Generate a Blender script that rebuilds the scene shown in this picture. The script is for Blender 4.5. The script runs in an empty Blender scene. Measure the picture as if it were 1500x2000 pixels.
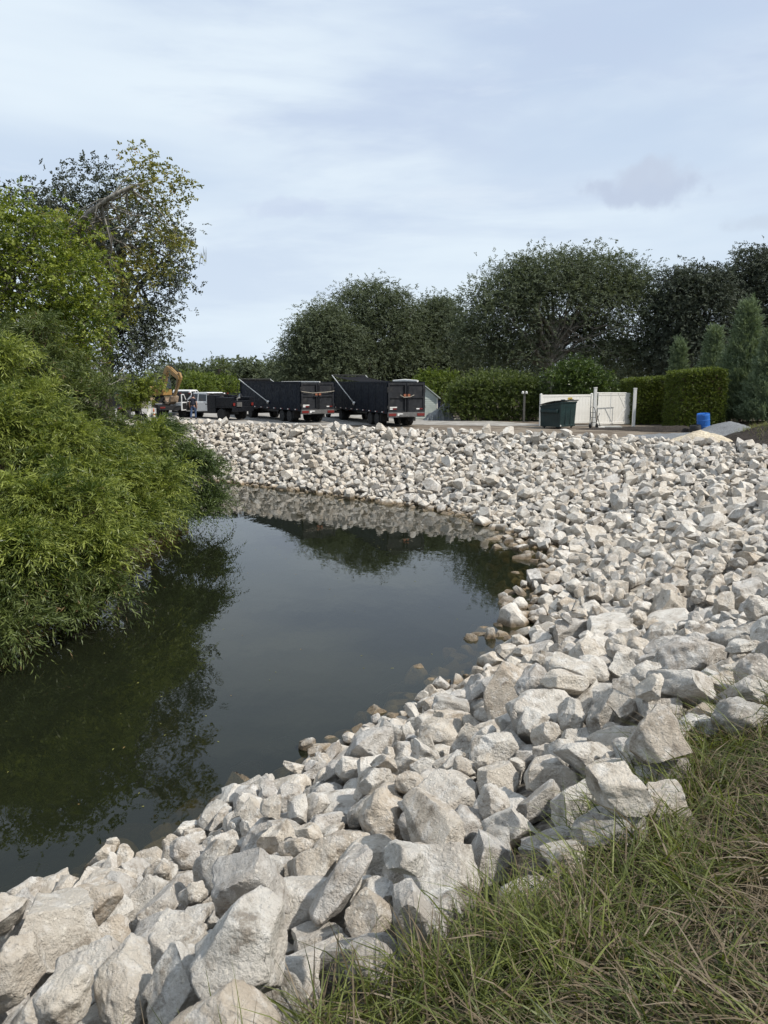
import bpy, math, random
import numpy as np
from mathutils import Vector, Matrix, Quaternion, noise as mnoise
R = math.radians
scene = bpy.context.scene
col = scene.collection
# ------------------------------------------------------------------ camera
CAM_Z, PITCH = 5.5, 9.63
cam_d = bpy.data.cameras.new('camera')
cam = bpy.data.objects.new('camera', cam_d); col.objects.link(cam)
cam.location = (0, 0, CAM_Z); cam.rotation_euler = (R(90 - PITCH), 0, 0)
cam_d.sensor_fit = 'VERTICAL'; cam_d.sensor_height = 34.6
cam_d.lens = 17.3 * 1503 / 1000
cam_d.clip_start = 0.05; cam_d.clip_end = 6000
scene.camera = cam
# ------------------------------------------------------------------ sky, sun, exposure
SUN = Vector((0.58, -0.22, 0.78)).normalized()
sun_el = math.asin(SUN.z); sun_rot = math.atan2(SUN.x, SUN.y)
world = bpy.data.worlds.new('World'); scene.world = world; world.use_nodes = True
def build_world():
    nt = world.node_tree; N, L = nt.nodes, nt.links
    N.clear()
    out = N.new('ShaderNodeOutputWorld'); bg = N.new('ShaderNodeBackground')
    bg.inputs['Strength'].default_value = 0.10
    sky = N.new('ShaderNodeTexSky'); sky.sky_type = 'NISHITA'; sky.sun_disc = False
    sky.sun_elevation = sun_el; sky.sun_rotation = sun_rot
    sky.air_density = 1.0; sky.dust_density = 1.5; sky.ozone_density = 1.2
    tc = N.new('ShaderNodeTexCoord')
    # broad soft veils of thin cloud, stretched along the horizon
    def veil(sx, sy, sz, scale, detail, lo, hi, rough=0.5, off=0.0):
        mp = N.new('ShaderNodeMapping'); mp.inputs['Scale'].default_value = (sx, sy, sz)
        mp.inputs['Location'].default_value = (off, off * 0.7, off * 0.3)
        mp.inputs['Rotation'].default_value = (0, R(-14), 0)
        L.new(tc.outputs['Generated'], mp.inputs['Vector'])
        n = N.new('ShaderNodeTexNoise'); n.inputs['Scale'].default_value = scale
        n.inputs['Detail'].default_value = detail; n.inputs['Roughness'].default_value = rough
        n.inputs['Distortion'].default_value = 0.25
        L.new(mp.outputs['Vector'], n.inputs['Vector'])
        r = N.new('ShaderNodeMapRange'); r.interpolation_type = 'SMOOTHSTEP'
        r.inputs['From Min'].default_value = lo; r.inputs['From Max'].default_value = hi
        L.new(n.outputs['Fac'], r.inputs['Value'])
        return r.outputs['Result']
    def mix(a, b, f):
        m = N.new('ShaderNodeMix'); m.data_type = 'RGBA'
        for k, v in ((6, a), (7, b), (0, f)):
            if isinstance(v, (tuple, float)): m.inputs[k].default_value = v
            else: L.new(v, m.inputs[k])
        return m.outputs[2]
    base = mix(sky.outputs['Color'], (5.1, 6.15, 7.75, 1), 0.88)             # high thin overcast
    c = mix(base, (6.9, 7.8, 8.6, 1), veil(0.8, 0.8, 3.2, 1.5, 5, 0.40, 0.62, 0.5, 3.1))
    c = mix(c, (4.75, 5.65, 7.25, 1), veil(1, 1, 4.6, 1.9, 6, 0.47, 0.68, 0.55, 8.4))
    sep = N.new('ShaderNodeSeparateXYZ'); L.new(tc.outputs['Generated'], sep.inputs[0])
    low = N.new('ShaderNodeMapRange'); low.interpolation_type = 'SMOOTHSTEP'; L.new(sep.outputs['Z'], low.inputs['Value'])
    for k, v in (('From Min', .42), ('From Max', .02), ('To Min', 0.0), ('To Max', .62)): low.inputs[k].default_value = v
    c = mix(c, (6.5, 7.5, 8.4, 1), low.outputs['Result'])                      # paler towards the horizon all round
    wisp = veil(1.2, 1.2, 5.0, 4.2, 8, 0.56, 0.80, 0.6, 1.7)
    mm = N.new('ShaderNodeMath'); mm.operation = 'MULTIPLY'; mm.inputs[1].default_value = 0.35
    L.new(wisp, mm.inputs[0])
    c = mix(c, (7.2, 7.9, 8.6, 1), mm.outputs[0])
    # small grey cumulus scraps, each a noisy patch about its own direction
    def scrap(c, d, rad, sq, amt, colr, seed):
        d = Vector(d).normalized()
        sub = N.new('ShaderNodeVectorMath'); sub.operation = 'SUBTRACT'; sub.inputs[1].default_value = d
        L.new(tc.outputs['Generated'], sub.inputs[0])
        sc = N.new('ShaderNodeVectorMath'); sc.operation = 'MULTIPLY'; sc.inputs[1].default_value = (1 / rad, 1 / rad, 1 / (rad * sq))
        L.new(sub.outputs[0], sc.inputs[0])
        n = N.new('ShaderNodeTexNoise'); n.inputs['Scale'].default_value = 26; n.inputs['Detail'].default_value = 6
        mp = N.new('ShaderNodeMapping'); mp.inputs['Location'].default_value = (seed, seed, seed)
        L.new(tc.outputs['Generated'], mp.inputs['Vector']); L.new(mp.outputs[0], n.inputs['Vector'])
        ln = N.new('ShaderNodeVectorMath'); ln.operation = 'LENGTH'; L.new(sc.outputs[0], ln.inputs[0])
        ad = N.new('ShaderNodeMath'); ad.operation = 'MULTIPLY_ADD'; ad.inputs[1].default_value = 2.6
        L.new(n.outputs['Fac'], ad.inputs[0])
        sb = N.new('ShaderNodeMath'); sb.operation = 'MULTIPLY_ADD'; sb.inputs[1].default_value = 1.0; sb.inputs[2].default_value = -1.3
        L.new(ln.outputs['Value'], sb.inputs[0]); L.new(sb.outputs[0], ad.inputs[2])
        r = N.new('ShaderNodeMapRange'); r.interpolation_type = 'SMOOTHSTEP'
        r.inputs['From Min'].default_value = 1.15; r.inputs['From Max'].default_value = 0.45
        r.inputs['To Min'].default_value = 0; r.inputs['To Max'].default_value = amt
        L.new(ad.outputs[0], r.inputs['Value'])
        return mix(c, colr, r.outputs['Result'])
    def pd(px, py):
        u, v = (px - 750) / 1503, (py - 1000) / 1503
        t = R(PITCH)
        return (u, math.cos(t) - v * math.sin(t), -math.sin(t) - v * math.cos(t))
    c = scrap(c, pd(1262, 368), 0.075, 0.30, 0.85, (4.7, 5.4, 6.7, 1), 0.0)
    c = scrap(c, pd(1290, 345), 0.045, 0.40, 0.7, (5.0, 5.7, 6.9, 1), 4.0)
    c = scrap(c, pd(1480, 432), 0.035, 0.35, 0.7, (5.2, 6.0, 7.1, 1), 9.0)
    c = scrap(c, pd(560, 408), 0.05, 0.22, 0.35, (5.0, 5.7, 7.3, 1), 14.0)
    L.new(c, bg.inputs['Color']); L.new(bg.outputs[0], out.inputs['Surface'])
build_world()
sun_d = bpy.data.lights.new('sun', 'SUN'); sun = bpy.data.objects.new('sun', sun_d); col.objects.link(sun)
sun_d.energy = 4.3; sun_d.angle = R(1.2); sun_d.color = (1.0, 0.95, 0.87)
sun.rotation_euler = SUN.to_track_quat('Z', 'Y').to_euler(); sun.location = (30, -10, 60)
vs = scene.view_settings
vs.view_transform = 'Standard'; vs.look = 'None'; vs.gamma = 1; vs.exposure = 0.20; vs.use_curve_mapping = False
scene.cycles.max_bounces = 6; scene.cycles.diffuse_bounces = 3; scene.cycles.glossy_bounces = 3
scene.cycles.transparent_max_bounces = 8; scene.cycles.transmission_bounces = 4
scene.cycles.use_denoising = True
# ------------------------------------------------------------------ the lie of the land (metres; water at z = 0)
WATERLINE = np.array([(-3.95,7.0),(-2.0,9.4),(0,11.9),(1.75,14.2),(3.2,17.6),(4.1,21),(4.35,24),(3.7,28.8),(2.0,32.5),(-.3,34.6),
    (-4.9,38.6),(-8.3,41.6),(-11,43.5),(-10.2,40),(-9.2,32),(-9.0,24),(-9.6,17),(-12,13),(-17,9),(-15,3.6),(-8,5.2)], float)
CREST = np.array([(-14,-1.6),(-7,-.6),(-3,.55),(-.22,2.0),(1.0,2.92),(2.32,4.62),(3.6,5.5),(7,7.3),(12,11),(16.5,18),(18.2,25),(17.6,29),(15.8,31.8),
    (11.6,37),(7,39.7),(4,41.2),(0,43.6),(-4.6,46.2),(-9,49),(-14,51.8),(-18,52),(-16.5,46),(-14.5,38),(-14,28),(-14.5,20),(-18,15),(-24,10),(-22,2)], float)
ROAD_Z = 2.66
def seg_dist(p, poly):
    d = np.full(len(p), 1e9); inside = np.zeros(len(p), bool)
    n = len(poly)
    for i in range(n):
        a, b = poly[i], poly[(i + 1) % n]
        ab = b - a; t = np.clip(((p - a) @ ab) / (ab @ ab), 0, 1)
        q = p - (a + t[:, None] * ab)
        d = np.minimum(d, np.hypot(q[:, 0], q[:, 1]))
        c = ((a[1] > p[:, 1]) != (b[1] > p[:, 1]))
        with np.errstate(divide='ignore', invalid='ignore'):
            xi = (b[0] - a[0]) * (p[:, 1] - a[1]) / (b[1] - a[1]) + a[0]
        inside ^= c & (p[:, 0] < xi)
    return np.where(inside, -d, d)
def sstep(a, b, x):
    t = np.clip((x - a) / (b - a), 0, 1); return t * t * (3 - 2 * t)
def height(x, y):
    x = np.asarray(x, float).ravel(); y = np.asarray(y, float).ravel()
    p = np.stack([x, y], 1)
    dw, dc = seg_dist(p, WATERLINE), seg_dist(p, CREST)
    near = 1 - sstep(5, 15, y)
    hc = ROAD_Z + 0.72 * near
    t = np.clip(dw / np.maximum(dw + np.abs(dc), 1e-6), 0, 1)
    h = hc * t ** 0.95 - .36 * (1 - t) - .10 * t * (1 - t) * 4 * .5
    h = np.where(dw < 0, -np.minimum(1.6, .36 + 0.38 * -dw), h)
    out = hc + near * 0.33 * np.minimum(dc, 2.0) + 0.14 * sstep(-10, -14, x) * sstep(50, 55, y)
    out = out + 0.55 * sstep(19, 23, x) * sstep(30, 36, y) * (1 - sstep(45, 55, y))
    h = np.where(dc >= 0, out, h)
    h = h + 0.05 * np.sin(x * 1.7 + 1) * np.sin(y * 1.3) * (np.abs(dc) > 0.5) * (dw > 0) * (dc < 0)
    return h
def h1(x, y): return float(height([x], [y])[0])
def px_at(px, y):            # x of a photo column at distance y (near eye level)
    return (px - 750) / 1503 * y / 1.0144
# ------------------------------------------------------------------ rock shapes: a ball cut by planes, then weathered
def ico(sub):
    import bmesh
    bm = bmesh.new(); bmesh.ops.create_icosphere(bm, subdivisions=sub, radius=1)
    v = np.array([q.co[:] for q in bm.verts]); f = np.array([[q.index for q in g.verts] for g in bm.faces]); bm.free()
    return v, f
ROCK_KINDS = ['block'] * 7 + ['round'] * 4 + ['slab'] * 4 + ['wedge'] * 5
NROCK = len(ROCK_KINDS)
def rock_planes(k):
    rs = np.random.RandomState(100 + k); kind = ROCK_KINDS[k]; pl = []
    if kind in ('block', 'slab'):
        for ax in range(3):
            for s in (-1, 1):
                n = np.zeros(3); n[ax] = s; n += rs.normal(0, .26, 3); n /= np.linalg.norm(n)
                pl.append((n, rs.uniform(.5, .64)))
        for _ in range(9):
            n = rs.normal(0, 1, 3); n /= np.linalg.norm(n); pl.append((n, rs.uniform(.60, .84)))
    elif kind == 'round':
        for _ in range(15):
            n = rs.normal(0, 1, 3); n /= np.linalg.norm(n); pl.append((n, rs.uniform(.72, .9)))
    else:
        for _ in range(5):
            n = rs.normal(0, 1, 3); n /= np.linalg.norm(n); pl.append((n, rs.uniform(.44, .6)))
        for _ in range(11):
            n = rs.normal(0, 1, 3); n /= np.linalg.norm(n); pl.append((n, rs.uniform(.58, .76)))
    return pl
def rock_hull(k):
    """the bare cut polyhedron: every corner where three cutting planes meet"""
    import bmesh
    pls = rock_planes(k); rs = np.random.RandomState(900 + k)
    for _ in range(4):
        n = rs.normal(0, 1, 3); n /= np.linalg.norm(n); pls.append((n, rs.uniform(.7, .9)))
    for ax in range(3):
        for s in (-1, 1): n = np.zeros(3); n[ax] = s; pls.append((n, 1.0))
    N = np.array([p[0] for p in pls]); D = np.array([p[1] for p in pls]); pts = []
    for a in range(len(N)):
        for b in range(a):
            for c in range(b):
                m = N[[a, b, c]]
                if abs(np.linalg.det(m)) < .03: continue
                q = np.linalg.solve(m, D[[a, b, c]])
                if (N @ q <= D + 1e-6).all(): pts.append(q)
    bm = bmesh.new()
    for q in pts: bm.verts.new(q)
    bmesh.ops.convex_hull(bm, input=bm.verts); bmesh.ops.remove_doubles(bm, verts=bm.verts, dist=.03); bmesh.ops.triangulate(bm, faces=bm.faces)
    bmesh.ops.delete(bm, geom=[v for v in bm.verts if not v.link_faces], context='VERTS'); bm.verts.ensure_lookup_table(); bm.verts.index_update()
    v = np.array([q.co[:] for q in bm.verts]); f = np.array([[q.index for q in g.verts] for g in bm.faces]); bm.free()
    lo, hi = v.min(0), v.max(0)
    return (v - (lo + hi) / 2) / (hi - lo) * 2, f
def rock_verts(k, v0, detail):
    v = v0.copy(); rs = np.random.RandomState(700 + k)
    pls = rock_planes(k)
    for _ in range(2):
        for n, d in pls:
            v -= np.maximum(v @ n - d, 0)[:, None] * n
    rad = np.linalg.norm(v, axis=1, keepdims=True)
    off = Vector(rs.uniform(-50, 50, 3)); r = v / np.maximum(rad, 1e-6)
    rough = {'block': .7, 'round': 1.1, 'slab': .75, 'wedge': .7}[ROCK_KINDS[k]] * rs.uniform(.8, 1.35)
    if detail > 0:
        dsp = np.zeros(len(v))
        pit = rs.uniform(0.35, 1.0)
        for i, q in enumerate(v):
            P = Vector(q)
            a = mnoise.noise(P * 1.5 + off) * .13 + mnoise.noise(P * 3.9 + off) * .05
            if detail > 1:
                a += mnoise.noise(P * 9 + off) * .026 + mnoise.noise(P * 19 + off) * .014
                m = max(0.0, mnoise.noise(P * 2.2 - off) + .12)
                a += pit * m * (abs(mnoise.noise(P * 13 - off)) * -.125 + mnoise.noise(P * 30 + off) * .018)
            dsp[i] = a * rough
        v = v + r * dsp[:, None]
    lo, hi = v.min(0), v.max(0)
    return (v - (lo + hi) / 2) / (hi - lo) * 2      # fits the box -1..1
# rocks of the near bank, settled under gravity: x, y, z (cm), turn (degrees), size (cm), shape; largest in view first
ROCKS = np.array([
-52,248,346,-92,-19,54,42,42,35,15,-174,362,262,-24,11,38,50,42,41,2,-101,267,318,20,-26,106,37,24,20,7,-71,360,294,-27,48,63,38,39,32,2,-52,215,338,91,30,175,38,34,29,9,
-75,255,322,68,-39,-124,28,26,27,2,-161,295,297,-45,-69,12,34,30,24,15,-119,255,323,-44,-38,59,23,24,21,7,28,427,287,51,-13,-52,50,36,20,12,-20,365,294,62,-15,-105,44,40,16,14,
150,397,356,-27,-32,120,34,31,14,14,112,337,359,-11,-12,106,30,23,20,2,31,341,313,-20,-36,93,35,31,28,6,294,709,285,-28,20,84,68,74,50,15,1,524,234,-51,-1,-102,51,40,38,9,
-102,343,264,-3,-13,74,40,30,32,2,205,504,341,34,16,137,43,35,24,11,52,518,251,-51,42,45,46,38,40,17,218,441,348,-10,-5,23,38,34,28,7,-43,376,261,-17,9,22,48,42,44,19,
138,785,213,125,69,-172,65,55,45,5,135,614,264,37,-1,174,62,59,57,19,112,475,288,-18,-10,-1,36,33,30,3,156,394,334,-5,-18,-27,35,23,21,4,136,347,343,-14,-9,-1,31,24,23,2,
-125,289,299,44,43,100,42,32,35,19,8,253,381,30,-1,127,18,19,10,12,-49,459,231,-109,-46,-79,37,40,33,19,86,564,266,-87,21,42,35,31,32,5,-201,489,186,-11,-66,80,29,32,23,1,
-38,256,319,27,15,-43,25,17,20,0,132,472,307,10,5,28,41,29,28,18,-14,787,149,26,-45,-57,70,54,47,19,98,443,291,-33,-23,28,38,25,15,11,82,516,266,-99,16,44,32,26,25,3,
240,483,344,-7,42,130,35,29,23,6,-122,504,205,73,-41,-46,35,38,26,19,62,797,167,42,-5,-10,49,40,35,8,159,640,289,-10,8,29,38,28,23,3,112,404,312,34,9,-154,41,29,27,6,
-159,501,177,31,-34,-78,41,35,21,12,-209,377,263,-51,-54,-53,29,19,23,6,-188,670,105,-111,39,47,39,29,30,10,433,1433,64,-14,-8,12,127,110,76,2,72,406,296,-38,24,78,31,25,24,2,
-86,581,177,73,-67,-117,37,36,26,18,-186,530,144,43,-40,-93,61,56,40,6,-3,447,245,-19,-4,10,53,33,33,3,-35,502,214,-10,-20,26,56,37,37,8,67,438,294,-145,-67,150,25,24,21,7,
148,574,288,-85,10,97,38,29,22,15,-33,347,272,-11,18,107,30,29,15,13,254,505,352,8,30,88,28,24,27,10,171,665,293,-9,-5,155,45,35,15,12,-361,993,-84,15,-2,-161,66,37,37,9,
570,1501,94,-97,-55,36,83,75,55,2,179,544,312,-54,-21,116,26,21,13,13,299,1713,-3,34,8,59,78,80,75,6,-33,660,155,-13,-7,25,92,90,33,12,137,666,281,43,9,-110,36,30,20,14,
162,544,300,77,-46,24,27,17,18,2,179,492,346,-47,35,128,23,19,11,13,122,584,278,62,40,-129,26,21,25,19,381,1504,45,-21,3,17,88,66,60,19,48,433,276,-23,-48,27,35,25,28,9,
-187,475,168,-154,59,-27,31,30,20,10,-41,271,306,17,1,-166,34,26,28,18,-8,626,203,-8,-52,-59,34,34,27,15,159,495,301,4,12,163,47,31,27,18,91,970,120,-16,7,-27,53,45,27,13,
-130,473,205,-81,35,173,23,17,20,7,-77,632,172,-5,-36,107,25,19,20,19,-99,628,147,50,10,-120,59,52,43,8,125,558,280,18,32,130,28,17,20,9,251,921,209,-14,55,142,47,43,36,19,
63,1438,-29,-53,-42,33,58,55,46,8,-64,511,214,-67,-2,5,27,30,18,15,357,742,277,7,13,-157,76,71,68,5,187,490,324,77,42,-107,31,24,29,0,-487,963,-117,-2,-13,18,50,28,27,7,
-36,749,150,39,-38,-111,39,33,28,10,-201,835,39,-33,-31,85,47,36,36,15,20,527,255,7,24,72,23,22,20,5,385,763,319,-34,11,7,31,24,28,7,720,1475,134,11,-31,-110,83,64,67,3,
-146,282,277,-26,-44,-12,41,36,32,5,88,714,191,-122,23,-21,38,41,37,0,537,1385,88,-2,13,171,127,150,36,11,-121,418,213,16,9,167,82,45,33,8,-50,611,170,-72,24,52,41,33,29,15,
-61,638,172,40,40,163,26,21,23,3,237,827,230,15,-23,169,38,29,29,8,-230,1191,-92,21,10,-166,61,40,36,9,272,826,228,133,-27,144,38,28,26,2,-100,639,172,47,-6,-69,26,22,17,18,
-199,1335,-119,-18,-9,24,68,37,32,1,-281,1000,-59,17,8,-159,66,48,46,7,-221,573,135,-5,-61,-43,33,36,34,10,307,629,326,-14,-6,32,26,21,14,3,-113,405,235,-6,-3,89,32,23,16,14,
-191,592,138,2,-53,-27,33,21,24,7,-131,717,116,-40,-28,119,41,31,16,13,-107,827,83,19,-27,-24,61,54,28,14,254,540,324,25,-48,-101,52,49,32,18,-203,395,237,2,-10,-132,45,45,34,4,
-59,563,189,31,-59,124,24,20,21,1,593,1297,166,52,45,-143,44,39,35,3,-99,746,117,19,46,-108,35,29,30,10,-6,354,292,20,4,-103,24,24,16,15,438,1177,146,-46,-70,-3,55,52,46,10,
-201,503,162,-22,71,-154,39,33,23,0,-365,701,40,29,8,-120,36,35,23,5,-278,1110,-89,7,15,-174,55,33,31,8,195,583,304,114,-24,-134,26,26,22,0,39,692,195,-36,-4,-72,37,27,17,11,
60,541,262,-27,-18,-87,26,19,15,9,370,708,310,-40,44,150,41,34,28,9,-15,607,187,-20,-49,-19,37,30,22,10,1,644,211,39,17,145,28,30,12,12,197,550,335,25,-6,-82,23,23,18,16,
-258,729,40,140,-10,-117,39,37,34,2,-351,729,25,19,-33,-8,58,50,37,18,84,322,332,-157,-23,-112,24,22,18,4,123,504,288,-96,-58,77,31,26,22,5,378,973,195,26,17,165,68,49,49,10,
-258,775,29,40,-13,-9,38,29,16,14,208,1413,18,-50,0,-45,63,51,37,17,-286,918,-41,74,16,-140,35,34,32,6,144,546,278,-14,-54,-73,33,27,24,6,-36,308,290,-31,28,78,44,32,16,12,
-128,796,88,23,17,-44,42,28,34,17,-348,888,-50,13,25,154,86,49,50,10,471,1682,83,-5,-15,-109,67,46,41,4,192,452,331,-17,-13,27,41,27,23,1,57,361,305,96,-16,-171,26,26,25,1,
33,604,225,36,8,-161,21,18,21,17,187,603,289,-4,-14,-52,32,30,28,5,22,682,190,82,-6,139,30,27,25,18,-188,817,52,71,-31,-97,34,30,14,12,88,354,318,5,15,162,39,23,23,15,
115,561,257,7,2,169,32,35,27,6,-187,876,43,-35,36,162,37,37,31,3,-146,748,97,-57,60,-144,42,30,29,0,212,477,333,11,8,59,33,25,16,14,-153,539,164,-48,-18,42,29,20,23,18,
133,418,317,-10,-24,0,33,28,25,0,-166,851,56,3,-46,68,38,32,27,16,554,1768,57,6,-25,-114,72,57,61,1,-322,707,42,-30,28,162,25,29,25,3,97,538,261,-9,23,61,29,20,21,18,
179,448,326,-27,-5,28,29,28,24,19,24,788,142,-57,15,113,55,41,37,6,375,1079,161,-62,-57,-75,37,40,34,5,-288,777,31,49,42,119,23,23,20,6,78,474,267,21,13,-158,46,44,16,11,
-54,768,137,-4,-56,35,27,24,20,16,131,993,136,-9,-11,103,36,33,30,18,74,859,143,-90,-68,33,51,48,32,2,-151,664,114,161,84,-120,29,25,29,18,316,990,190,17,-6,-54,32,30,27,8,
454,1054,190,77,-28,-167,54,44,30,10,-13,648,187,6,20,-114,38,28,28,7,410,2027,19,113,-71,-116,47,50,42,2,840,1730,148,-8,-23,-79,69,51,36,18,133,1034,107,50,-8,-79,57,60,44,0,
36,478,252,-15,-11,-20,58,32,31,7,236,1412,37,-4,-3,-91,36,38,31,6,153,445,320,-16,-35,-178,24,19,12,14,139,698,218,37,-1,175,62,54,39,19,-315,793,23,65,49,-180,22,24,12,14,
-209,785,44,-24,7,-137,26,21,16,19,323,1522,19,42,27,-145,52,44,45,18,-232,830,22,9,-19,-119,44,35,33,17,43,721,180,115,-40,-93,40,33,24,2,-279,681,65,-7,-11,-75,42,36,23,5,
488,1427,103,42,-46,-119,34,33,33,7,-265,980,-40,158,-53,167,26,21,18,5,-103,878,81,3,-35,-127,38,30,14,12,-145,635,125,63,32,-168,37,27,14,12,149,1547,-35,-68,1,77,41,43,42,2,
-887,1914,-42,-12,37,-17,48,38,29,19,11,1522,-96,-9,25,153,76,48,38,7,177,563,282,11,36,145,63,44,24,14,76,537,265,-19,66,-37,20,17,12,13,8,868,127,6,79,-148,44,34,26,18,
-204,1003,-28,102,-57,-135,47,50,46,2,189,1596,-7,88,37,-59,41,37,30,7,598,1574,105,-43,20,22,57,56,51,17,305,2073,-53,-81,-5,-152,50,40,34,2,-128,677,126,-70,36,54,24,19,20,19,
57,894,130,28,-8,52,45,37,34,9,458,2027,17,2,6,-63,60,56,45,17,713,1909,95,-5,30,-34,60,42,48,9,261,1384,48,-4,-15,-62,35,32,25,6,63,590,233,-66,60,59,38,29,21,3,
-73,1019,28,64,39,-128,37,32,18,11,-10,725,165,-130,18,25,36,27,26,3,-86,488,203,-33,-28,-37,55,48,39,17,-14,1228,-9,63,-50,-123,41,41,27,4,12,409,266,-33,33,43,31,26,28,19,
635,1506,121,-150,11,-94,35,31,32,15,372,1179,135,-51,-50,-28,36,30,33,10,229,1609,3,35,65,-118,38,31,20,5,804,1701,142,36,15,109,43,34,25,9,-78,860,83,-59,-19,11,35,28,14,14,
169,667,255,0,16,-154,80,72,58,0,666,2109,65,24,16,-62,72,62,49,19,-59,725,125,-63,24,64,46,39,38,8,21,1295,-22,28,11,-150,51,38,29,16,-117,1097,4,28,10,-169,28,29,20,9,
176,618,271,23,18,-76,25,22,21,9,517,1490,103,-17,-21,35,37,38,35,7,138,1492,-30,-6,35,-151,45,34,15,14,-282,723,57,-58,-9,126,23,19,15,3,109,1459,-38,45,19,-128,57,63,45,15,
-47,576,181,39,27,174,33,30,20,18,44,1126,43,-38,41,-58,32,27,17,19,326,2120,-44,-113,-21,69,62,49,58,2,129,817,176,-8,8,-149,48,43,30,3,415,1930,14,-31,-21,-173,46,37,36,6,
280,1521,22,-10,-9,-112,47,39,26,10,864,2000,127,-40,22,25,43,33,31,5,33,1356,-37,-21,-18,-31,87,70,39,12,471,1851,48,-56,9,-102,47,40,41,8,-294,701,43,53,-69,-82,49,42,31,0,
-312,606,83,-77,4,-38,48,34,36,0,-41,1258,-29,-15,32,-176,27,28,21,9,179,1577,-24,-25,51,-31,39,37,28,10,103,1309,14,78,42,144,24,27,23,2,584,1771,85,-78,-10,-52,47,34,35,5,
497,1540,66,12,-6,-8,72,67,54,4,124,534,274,-22,-18,-36,24,19,22,0,398,1520,80,7,11,157,44,34,18,11,-83,404,239,13,-57,-123,36,28,23,2,883,2170,113,23,-12,82,70,50,46,18,
698,1563,113,34,34,-159,65,65,60,0,742,1737,95,-3,30,90,71,54,50,6,86,619,249,-79,-24,17,25,21,18,15,315,1461,17,1,-17,-7,83,60,43,5,-142,1045,-29,3,28,159,84,48,45,8,
404,1203,130,21,21,-97,39,39,34,0,375,1284,95,34,51,88,49,35,37,0,29,874,130,-97,-39,117,28,21,20,6,-85,606,166,58,-2,4,31,26,18,5,665,1796,105,-49,18,97,43,42,29,3,
650,1308,152,5,13,4,72,68,62,18,-151,724,99,17,-3,-109,25,19,19,4,410,1673,58,-66,21,-135,47,33,22,12,61,751,161,111,69,-120,28,30,17,13,712,2034,93,-39,-27,13,41,33,32,5,
396,1821,18,69,14,108,46,36,33,0,577,1230,158,-70,1,139,41,29,33,1,-67,341,271,10,18,58,36,35,21,12,129,982,102,6,50,167,53,48,47,4,806,1587,140,-44,24,152,56,55,38,2,
255,1620,-14,-117,-32,50,43,43,35,5,699,1503,156,26,-34,-56,28,21,21,6,114,754,182,35,18,138,57,39,44,8,277,533,348,-30,69,152,33,28,14,13,291,844,233,-63,58,-101,26,19,13,13,
260,1243,85,-29,-24,57,24,23,19,5,283,606,311,-71,-42,-14,24,20,24,0,-187,331,253,-31,20,160,24,24,22,4,-156,926,34,-42,20,87,33,30,24,0,-228,599,124,41,-16,173,28,23,24,6,
-66,764,107,-102,15,68,49,42,40,6,69,1050,89,-4,-1,62,28,28,22,9,535,1274,148,17,-11,-84,28,28,26,5,331,1814,9,-65,19,53,52,44,35,9,962,2032,133,29,9,-45,59,49,50,7,
710,1813,113,-19,43,84,45,35,31,18,633,1594,118,46,-9,142,33,35,29,5,-95,1023,29,53,18,-173,24,28,15,11,-183,366,227,65,-22,-137,41,34,27,17,-270,861,-23,-6,-12,7,70,43,43,10,
271,566,322,-158,-78,154,25,20,18,1,902,1822,143,-19,41,128,65,50,40,3,59,381,293,6,19,174,27,31,31,18,361,1737,5,-49,7,166,45,46,41,7,316,742,292,26,6,-133,23,23,21,16,
261,2107,-67,133,3,-46,38,39,27,18,702,1790,84,14,-31,-85,70,69,55,10,-192,930,-6,-17,-29,15,96,62,60,17,-206,637,104,43,8,-98,29,23,22,4,96,803,175,39,-24,-90,31,22,24,4,
629,2066,64,41,10,-12,43,37,27,3,754,1698,130,-23,-8,129,35,33,24,16,-320,828,11,-101,75,-26,19,19,16,10,530,1680,75,80,17,-134,33,35,23,10,158,427,329,69,-22,-70,27,22,27,9,
772,1721,136,9,24,-89,45,32,31,7,675,1622,122,35,25,-170,32,26,26,3,492,1996,30,6,51,-133,45,30,22,11,165,1515,-38,-43,-7,28,37,38,26,3,-232,790,29,-13,-5,138,42,32,34,4,
447,1620,49,14,11,166,62,51,60,7,358,1953,2,20,-41,143,47,34,19,11,-80,1131,-17,-81,27,-9,40,34,26,10,145,1584,-34,-17,-39,154,48,42,27,10,1053,2143,156,6,-4,-23,41,33,33,10,
-86,872,87,3,-35,-140,21,19,18,6,671,1492,108,-13,62,49,51,39,36,17,652,1695,105,-45,-47,62,35,37,18,13,151,410,344,1,20,160,26,25,21,16,21,395,279,-49,-8,-179,29,26,23,9,
479,1811,44,-35,-64,143,34,37,28,9,-173,312,249,23,-1,-101,23,17,17,6,634,1532,126,-28,66,37,30,30,12,11,672,1520,126,-55,-6,-142,34,33,28,10,-166,792,57,-77,47,91,34,34,31,10,
367,1489,81,-4,25,-6,24,21,21,3,-30,725,142,49,10,-112,26,25,20,8,302,826,242,3,20,154,31,22,14,12,-219,730,55,-61,5,149,36,33,20,14,543,1867,52,-73,-11,70,43,38,39,16,
99,1005,111,-33,-41,10,45,40,29,16,346,1574,22,-66,-7,-44,45,44,44,19,53,604,228,9,-19,-123,27,20,18,18,299,1608,6,33,-46,-22,50,38,19,12,622,1855,76,74,35,-63,57,38,40,10,
398,1694,36,38,29,30,53,43,46,9,214,1634,-10,-26,-12,-164,48,38,35,15,-52,1092,18,6,-12,-100,25,25,17,10,81,1241,25,-167,47,39,25,21,25,0,-826,1944,-59,-127,-64,64,32,25,27,3,
141,1345,-1,119,-48,-123,39,39,26,19,591,2122,34,6,-31,-137,55,52,53,3,855,2145,96,-18,-3,-52,73,50,26,11,756,1932,97,26,4,-58,80,53,45,1,209,533,316,-13,66,124,46,38,40,3,
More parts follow.
